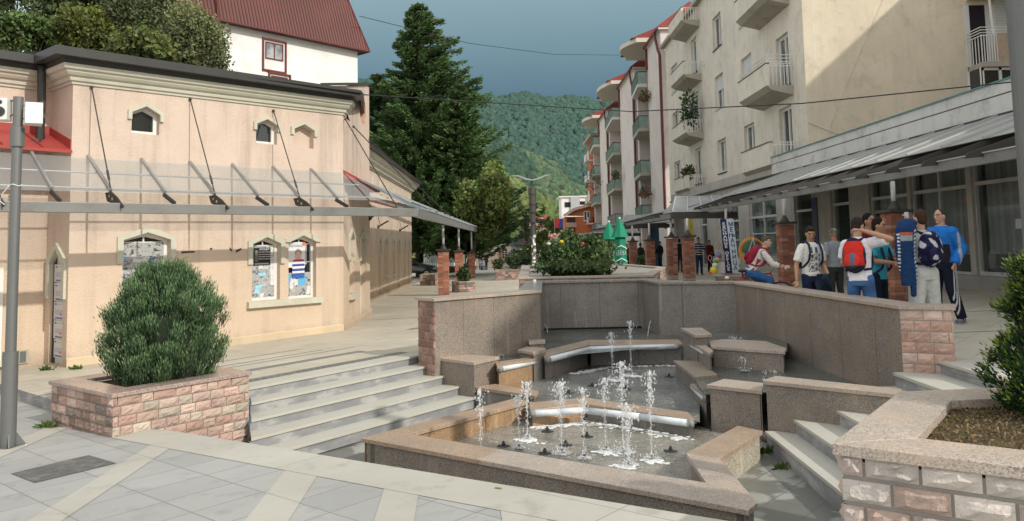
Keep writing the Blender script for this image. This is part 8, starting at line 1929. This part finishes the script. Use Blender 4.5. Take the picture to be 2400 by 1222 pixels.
def parasol(px, ytop, d, lab, word, hgt=2.75, w=1.0):
    tp = aty(px, ytop, d); x = tp.x; g = G(x, d); zt = tp.z; H_ = zt - g; t = thing('folded_parasol', lab, 'parasol', (x, d, g), group='folded green parasols')
    def skirt(z0, z1, r0, r1, n=28, lob=7, amp=.12, ph=0.):
        b = MB(); m = 8; vs = []
        for i in range(m + 1):
            f = i / m; z = z0 + (z1 - z0) * f; r = r0 + (r1 - r0) * f
            for k in range(n): a = 2 * math.pi * k / n; rr = r * (1 + amp * (1 - f * .3) * math.sin(lob * a + ph + .5 * f) + .03 * math.sin(3 * a)); vs.append((x + rr * math.cos(a) * w, d + rr * math.sin(a) * w, z))
        b.mesh(vs, [(i * n + k, i * n + (k + 1) % n, (i + 1) * n + (k + 1) % n, (i + 1) * n + k) for i in range(m) for k in range(n)] + [tuple(range(m * n, m * n + n))]); return b
    s_ = H_ / 2.7
    skirt(g + .25, zt - .66 * s_, .235, .18, ph=1).build('folded_cloth', m_gr, t, smooth=True)
    skirt(g + .10, g + .75, .27, .235, ph=2, amp=.15).build('cloth_hem', m_gr, t, smooth=True)
    skirt(zt - .72 * s_, zt - .05, .30, .06, ph=.4, amp=.10).build('top_flap', m_gr, t, smooth=True)
    b = MB(); b.ball((x, d, zt), .045, 8); b.build('finial', m_white, t, smooth=True)
    b = MB(); b.tube([(x, d, g), (x, d, zt)], .03, 8); b.build('pole', m_alu, t); b = MB(); b.lathe((x, d, g), [(.3, 0), (.3, .08), (.06, .12)], 12); b.build('foot', m_concr, t)
    for z_, sz_ in ((zt - 1.30 * s_, .30),): 
        me = text(word, sz_, Vector((0, 0, 0)), Matrix(((1, 0, 0), (0, 0, -1), (0, 1, 0))), mw, None, 'printed_word')
        for v in me.data.vertices:   # wrap round the cloth
            a = v.co.x / .24; v.co = Vector((x + .262 * math.sin(a) * w, d - .262 * math.cos(a) * w + v.co.y * .0, z_ + v.co.z + v.co.x * .12))
        me.data.update(); o = me; wm = t.matrix_basis; me.data.transform(Matrix.Translation((-x, -d, -g))); me.parent = t
    b = MB()
    for z_, sg_ in ((zt - 1.08 * s_, 1), (zt - 1.56 * s_, 1)):
        P = [(-1.0, -.10), (0, .03), (1.0, -.10)]; 
        for (a0, e0), (a1, e1) in zip(P[:-1], P[1:]):
            for j in range(4):
                u0 = a0 + (a1 - a0) * j / 4; u1 = a0 + (a1 - a0) * (j + 1) / 4; w0 = e0 + (e1 - e0) * j / 4; w1_ = e0 + (e1 - e0) * (j + 1) / 4
                b.face([(x + .262 * math.sin(u0) * w, d - .262 * math.cos(u0) * w, z_ + w0), (x + .262 * math.sin(u1) * w, d - .262 * math.cos(u1) * w, z_ + w1_), (x + .262 * math.sin(u1) * w, d - .262 * math.cos(u1) * w, z_ + w1_ + .035), (x + .262 * math.sin(u0) * w, d - .262 * math.cos(u0) * w, z_ + w0 + .035)])
    b.build('printed_band', mw, t)
    for k, (aa, zz, tx) in enumerate(((-.5, .55, "us"), (.45, .42, "ilis"), (-.1, .25, "Ja"))):
        me = text(tx, .17, Vector((0, 0, 0)), Matrix(((1, 0, 0), (0, 0, -1), (0, 1, 0))), mw, None, 'printed_word')
        for v in me.data.vertices: a = aa + v.co.x / .29; v.co = Vector((.312 * math.sin(a) * w, -.312 * math.cos(a) * w, zz + v.co.z + v.co.x * (.5 if k == 1 else -.3)))
        me.data.update(); me.parent = t
parasol(1427, 520, 30.5, 'folded green parasol, the left and slightly lower one behind the rose bed', 'Jelen', w=1.0)
parasol(1452, 512, 28.8, 'folded green parasol with white word across it, the right and taller one', 'ilisi', w=1.0)
def ball_thing(px, py, d, r, col, lab, name='toy_ball', cat='toy'):
    q = aty(px, py, d); b = MB(); b.ball(tuple(q), r, 10); b.tube([q + Vector((0, 0, r * .9)), q + Vector((.02, 0, r * 1.5))], .01, 5); tag(b.build(name, M("toy_%d%d%d" % tuple(int(c * 90) for c in col), col, .4, .1, 4, 0), smooth=True), lab, cat, 'coloured toys hanging left of the exchange sign')
for px, py, r, c, lab in ((1676, 612, .09, (.05, .35, .14), 'green toy ball left of the exchange sign'), (1682, 608, .09, (.6, .28, .1), 'orange toy ball left of the exchange sign, topmost'), (1676, 622, .10, (.6, .55, .45), 'cream toy ball left of the exchange sign'),
                          (1673, 634, .13, (.6, .48, .03), 'yellow toy ball lowest left of the exchange sign'), (1684, 600, .10, (.12, .1, .3), 'violet toy ball beside the cloth bag'), (1664, 640, .05, (.5, .05, .1), 'small red toy near the stone bed')):
    ball_thing(px, py, 26.6, r, c, lab)
q = aty(1664, 605, 26.6); b = MB(); b.tube([q + Vector((.06 * math.cos(a), 0, .09 * math.sin(a))) for a in [k * .6 for k in range(11)]], .014, 6); b.tube([q + Vector((0, 0, -.09)), q + Vector((.12, 0, -.3))], .01, 5); tag(b.build('toy_hoop', M("pink_plastic", (.6, .12, .22), .4)), 'pink loop on a stick left of the exchange sign', 'toy')
q = aty(1686, 590, 26.8); t = thing('cloth_bag', 'pale canvas bag with two handles hanging behind the toys', 'bag', tuple(q)); m_bag = M("canvas", (.34, .31, .24), .9, .2, 5)
b = MB(); b.hull8([q + Vector(p) for p in ((-.12, -.05, -.35), (.18, -.05, -.35), (.18, .05, -.35), (-.12, .05, -.35), (-.14, -.03, .05), (.16, -.03, .05), (.16, .03, .05), (-.14, .03, .05))]); b.build('bag_body', m_bag, t, bevel=.03)
for dy in (-.03, .03): b = MB(); b.tube([q + Vector((-.08, dy, .05)), q + Vector((-.05, dy, .28)), q + Vector((.04, dy, .30)), q + Vector((.09, dy, .05))], .014, 6); b.build('handle', m_bag, t)
q = aty(1688, 628, 26.7); b = MB(); b.hull8([q + Vector(p) for p in ((-.17, -.05, -.19), (.17, -.05, -.19), (.17, .05, -.19), (-.17, .05, -.19), (-.16, -.04, .2), (.16, -.04, .2), (.16, .04, .2), (-.16, .04, .2))]); tag(b.build('plastic_bag', M("white_sack", (.5, .5, .5), .6, .35, 9, .5, 20), bevel=.03), 'white plastic sack at the foot of the exchange sign', 'bag')
q = aty(1762, 588, 24.9); t = thing('hula_hoop', 'thick orange hoop rings hanging behind the cyclist', 'hoop', tuple(q)); rr = .40
for k, (dx, dz, dr) in enumerate(((0, 0, 0), (.03, -.03, -.01), (.05, .01, -.03))):
    b = MB(); b.tube([q + Vector((dx + (rr + dr) * math.cos(a), k * .03, dz + (rr + dr) * math.sin(a))) for a in [j * math.pi / 18 for j in range(37)]], .018, 8, caps=False); b.build('ring', M("orange_plastic", (.75, .28, .01), .35, .1, 3, 0), t, smooth=True)
b = MB(); A_, B_, C2 = q + Vector((.06, -.02, .42)), q + Vector((-.18, -.02, -.22)), q + Vector((.12, -.02, -.30)); b.bar(A_, B_, .012); b.bar(B_, C2, .02); b.bar(A_, C2, .012); b.bar(A_ + Vector((0, 0, .15)), A_, .01); b.build('hanger', m_white, t)
b = MB(); b.face([B_, C2, A_.lerp(B_, .6)]); b.build('net', M("net_grey", (.3, .25, .33), .9), t)
q = aty(1752, 578, 25.3); b = MB(); b.ball(tuple(q), (.26, .1, .24), 10); tag(b.build('beach_ball', M("dull_green_ball", (.07, .16, .10), .6), smooth=True), 'dull green ball inside the orange hoops', 'ball')
for (px0, y0, px1, y1, d, col, lab) in ((1655, 497, 1720, 508, 47, (.5, .38, .02), 'yellow banner under the canopy over the sweet shop'), (1690, 494, 1718, 512, 46, (.45, .02, .03), 'red awning cloth under the canopy'),
      (1612, 512, 1623, 555, 49, (.5, .36, .03), 'narrow yellow banner beside the shop door'), (1524, 505, 1543, 640, 54, (.03, .07, .12), 'tall dark blue door panel in the arcade')):
    a = aty(px0, y1, d); c = aty(px1, y0, d); b = MB(); b.box(((a.x + c.x) / 2, d, (a.z + c.z) / 2), (c.x - a.x, .05, c.z - a.z)); tag(b.build('banner', M("ban%d" % px0, col, .7, .25, 4)), lab, 'banner')
a = aty(1584, 508, 44); c = aty(1608, 640, 44); t = thing('shop_column', 'pale column covered with torn paper in the arcade', 'column', (a.x, 44, G(a.x, 44))); b = MB(); b.prism([(a.x, 44), (c.x, 44), (c.x, 44.6), (a.x, 44.6)], G(a.x, 44), a.z); b.build('shaft', m_torn if False else M("flaky_column", (.38, .37, .34), .9, .3, 5, .3, dirt=(.15, .14, .13)), t)
d = 60; g0 = G(-6.5, d); cl = aty(975, 640, d).x; cr = aty(1026, 640, d).x; L = 4.1; xr = cr
car = thing('parked_car', 'dark green hatchback parked behind the spruce trunk', 'car', (xr - 2, d, g0)); m_car = M("car_green", (.008, .022, .016), .2, .05, 1, 0, spec=.8)
prof = [(-L, .35), (-L, .80), (-L + .15, .95), (-L + .55, 1.42), (-L + 1.2, 1.50), (-L + 2.2, 1.47), (-L + 3.0, 1.02), (-.25, .85), (-.02, .62), (0, .35)]
b = MB(); n = len(prof); vs = [(xr + x, d - .82 * (1 if z < 1.0 else .8), g0 + z) for x, z in prof] + [(xr + x, d + .82 * (1 if z < 1.0 else .8), g0 + z) for x, z in prof]
b.mesh(vs, [tuple(range(n)), tuple(range(2 * n - 1, n - 1, -1))] + [(i, (i + 1) % n, (i + 1) % n + n, i + n)[::-1] for i in range(n)]); b.build('body', m_car, car, bevel=.05)
b = MB(); b.mesh([(xr + x, d - .72, g0 + z) for x, z in ((-L + .5, 1.0), (-L + .75, 1.38), (-L + 2.15, 1.38), (-L + 2.75, 1.03))], [(0, 3, 2, 1)]); b.build('side_window', m_glass, car)
for x in (-L + .75, -.75):
    b = MB(); b.tube([(xr + x, d - .86, g0 + .31), (xr + x, d - .68, g0 + .31)], .31, 20); w_ = b.build('wheel', m_rub, car); b = MB(); b.tube([(xr + x, d - .875, g0 + .31), (xr + x, d - .86, g0 + .31)], .19, 14); b.build('rim', m_chr, w_)
b = MB(); b.box((xr - .12, d - .78, g0 + .68), (.3, .12, .14)); b.build('headlight', m_white, car)
d = 74; t = thing('metal_fence', 'pale corrugated metal fence behind the spruce trunk', 'fence', (-7, d, G(-7, d))); b = MB(); x0 = aty(978, 600, d).x; x1 = aty(1062, 600, d).x; zt = aty(1020, 571, d).z; x = x0; rn = random.Random(2)
while x < x1:
    g_ = rn.uniform(.30, .48); b.box((x + .09, d + rn.uniform(-.02, .02), (zt + G(-6, d)) / 2), (.16, .03, zt - G(-6, d) + rn.uniform(-.05, .05)), 0, (g_, g_ * 1.08, g_ * 1.05)); x += .19
b.build('panel', MC("blinds"), t)
b = MB(); b.bar((x0, d - .05, zt - .2), (x1, d - .05, zt - .2), .06); b.build('rail', m_iron, t)
d = 63; t = thing('picket_fence', 'low white barrier with dark pickets between the brick pillars', 'fence', (-5, d, G(-5, d))); x0 = aty(1050, 630, d).x; x1 = aty(1068, 630, d).x; z1 = aty(1060, 624, d).z; z0 = aty(1060, 640, d).z
b = MB(); b.box(((x0 + x1) / 2, d, (z0 + z1) / 2), (x1 - x0, .04, z1 - z0)); b.build('backing', m_white, t); b = MB()
for k in range(5): b.box((x0 + (x1 - x0) * (k + .5) / 5, d - .06, (z0 + z1) / 2 - .05), (.05, .05, z1 - z0 - .1))
b.build('picket', m_iron, t)
q = aty(1086, 608, 52); b = MB(); b.box(tuple(q), (.22, .04, .62), 0, (.6, .6, .6)); b.tube([(q.x, 52, G(q.x, 52)), (q.x, 52, q.z)], .02, 6, (.3, .3, .3)); tag(b.build('notice_board', MC("poster_print")), 'small white notice board between the pillars under the left canopy', 'notice')
q = aty(1095, 612, 90); b = MB(); b.mesh([(q.x - 1.0, 90, G(q.x, 90)), (q.x + 1.1, 90, G(q.x, 90)), (q.x - .3, 90, q.z + .5), (q.x - .3, 92, G(q.x, 90))], [(0, 1, 2), (1, 3, 2), (3, 0, 2)]); tag(b.build('white_awning', m_white), 'white sloping cover beside the farthest left pillar', 'cover')
q = gp(-4.4, 94.3); t = thing('park_bench', 'dark bench under the seated people far across the square', 'bench', q, .9)
Mb2 = Matrix.Rotation(.9, 3, 'Z'); b = MB(); b.box(V(q) + Mb2 @ Vector((0, 0, .42)), (2.2, .45, .06), .9); b.build('seat', m_iron, t)
for s in (-.9, .9): b = MB(); b.box(V(q) + Mb2 @ Vector((s, 0, .2)), (.08, .4, .4), .9); b.build('leg', m_iron, t)
for k, (px, py, off) in enumerate(((150, 975, -.14), (92, 973, -.14), (62, 1043, -.14), (1168, 1144, -.14))):
    p = atg(px, py, off); b = MB(); b.box(tuple(p), (.05, .015, .006), k * .9); tag(b.build('litter', m_white if k < 3 else M("dry_leaf", (.25, .2, .1), .8)), ['white scrap of paper on the kerb corner left of the planter', 'white scrap of paper on the setts near the post', 'cigarette end beside the foot of the grey post', 'dry leaf on the pale border slabs in front of the fountain'][k], 'litter')
for k, (px, py) in enumerate(((1253, 667), (1704, 655))):
    p = atz(px, py, ZH); b = MB(); b.lathe((p.x, p.y, ZH), [(.03, 0), (.035, .09), (.03, .095)], 10) if k == 0 else b.ball((p.x, p.y, ZH + .03), (.05, .03, .03), 6); tag(b.build('paper_cup', m_white, smooth=True), ['white paper cup on the left corner of the fountain coping', 'crumpled white paper on the coping below the exchange sign'][k], 'cup' if k == 0 else 'litter')
for (px, py, z, n_, s_, lab) in ((1798, 1062, FLZ, 60, .05, 'small green weeds growing in the corner at the foot of the right stairs'), (1832, 1100, FLZ, 30, .03, 'small green weeds along the lowest right step'), (108, 868, None, 60, .035, 'tuft of grass at the foot of the papered door'), (178, 866, None, 40, .03, 'tuft of grass at the corner of the peach building'), (115, 1002, 'f', 50, .04, 'tuft of grass at the foot of the left planter')):
    p = atz(px, py, z) if isinstance(z, float) else atg(px, py, 0 if z is None else -.15); pts = np.array(tuple(p)) + np.random.default_rng(int(px)).normal(0, 1, (n_, 3)) * np.array((s_ * 1.6, s_, s_ * .5)) + np.array((0, 0, s_ * .5))
    pts[:, 2] = np.maximum(pts[:, 2], p.z + .005); o = leafmass('weeds', pts, .035, m_leaf, None, greens(n_, (.08, .14, .03), int(px)), seed=int(px), up=1.2, aspect=2.2); tag(o, lab, 'weeds', kind='stuff')
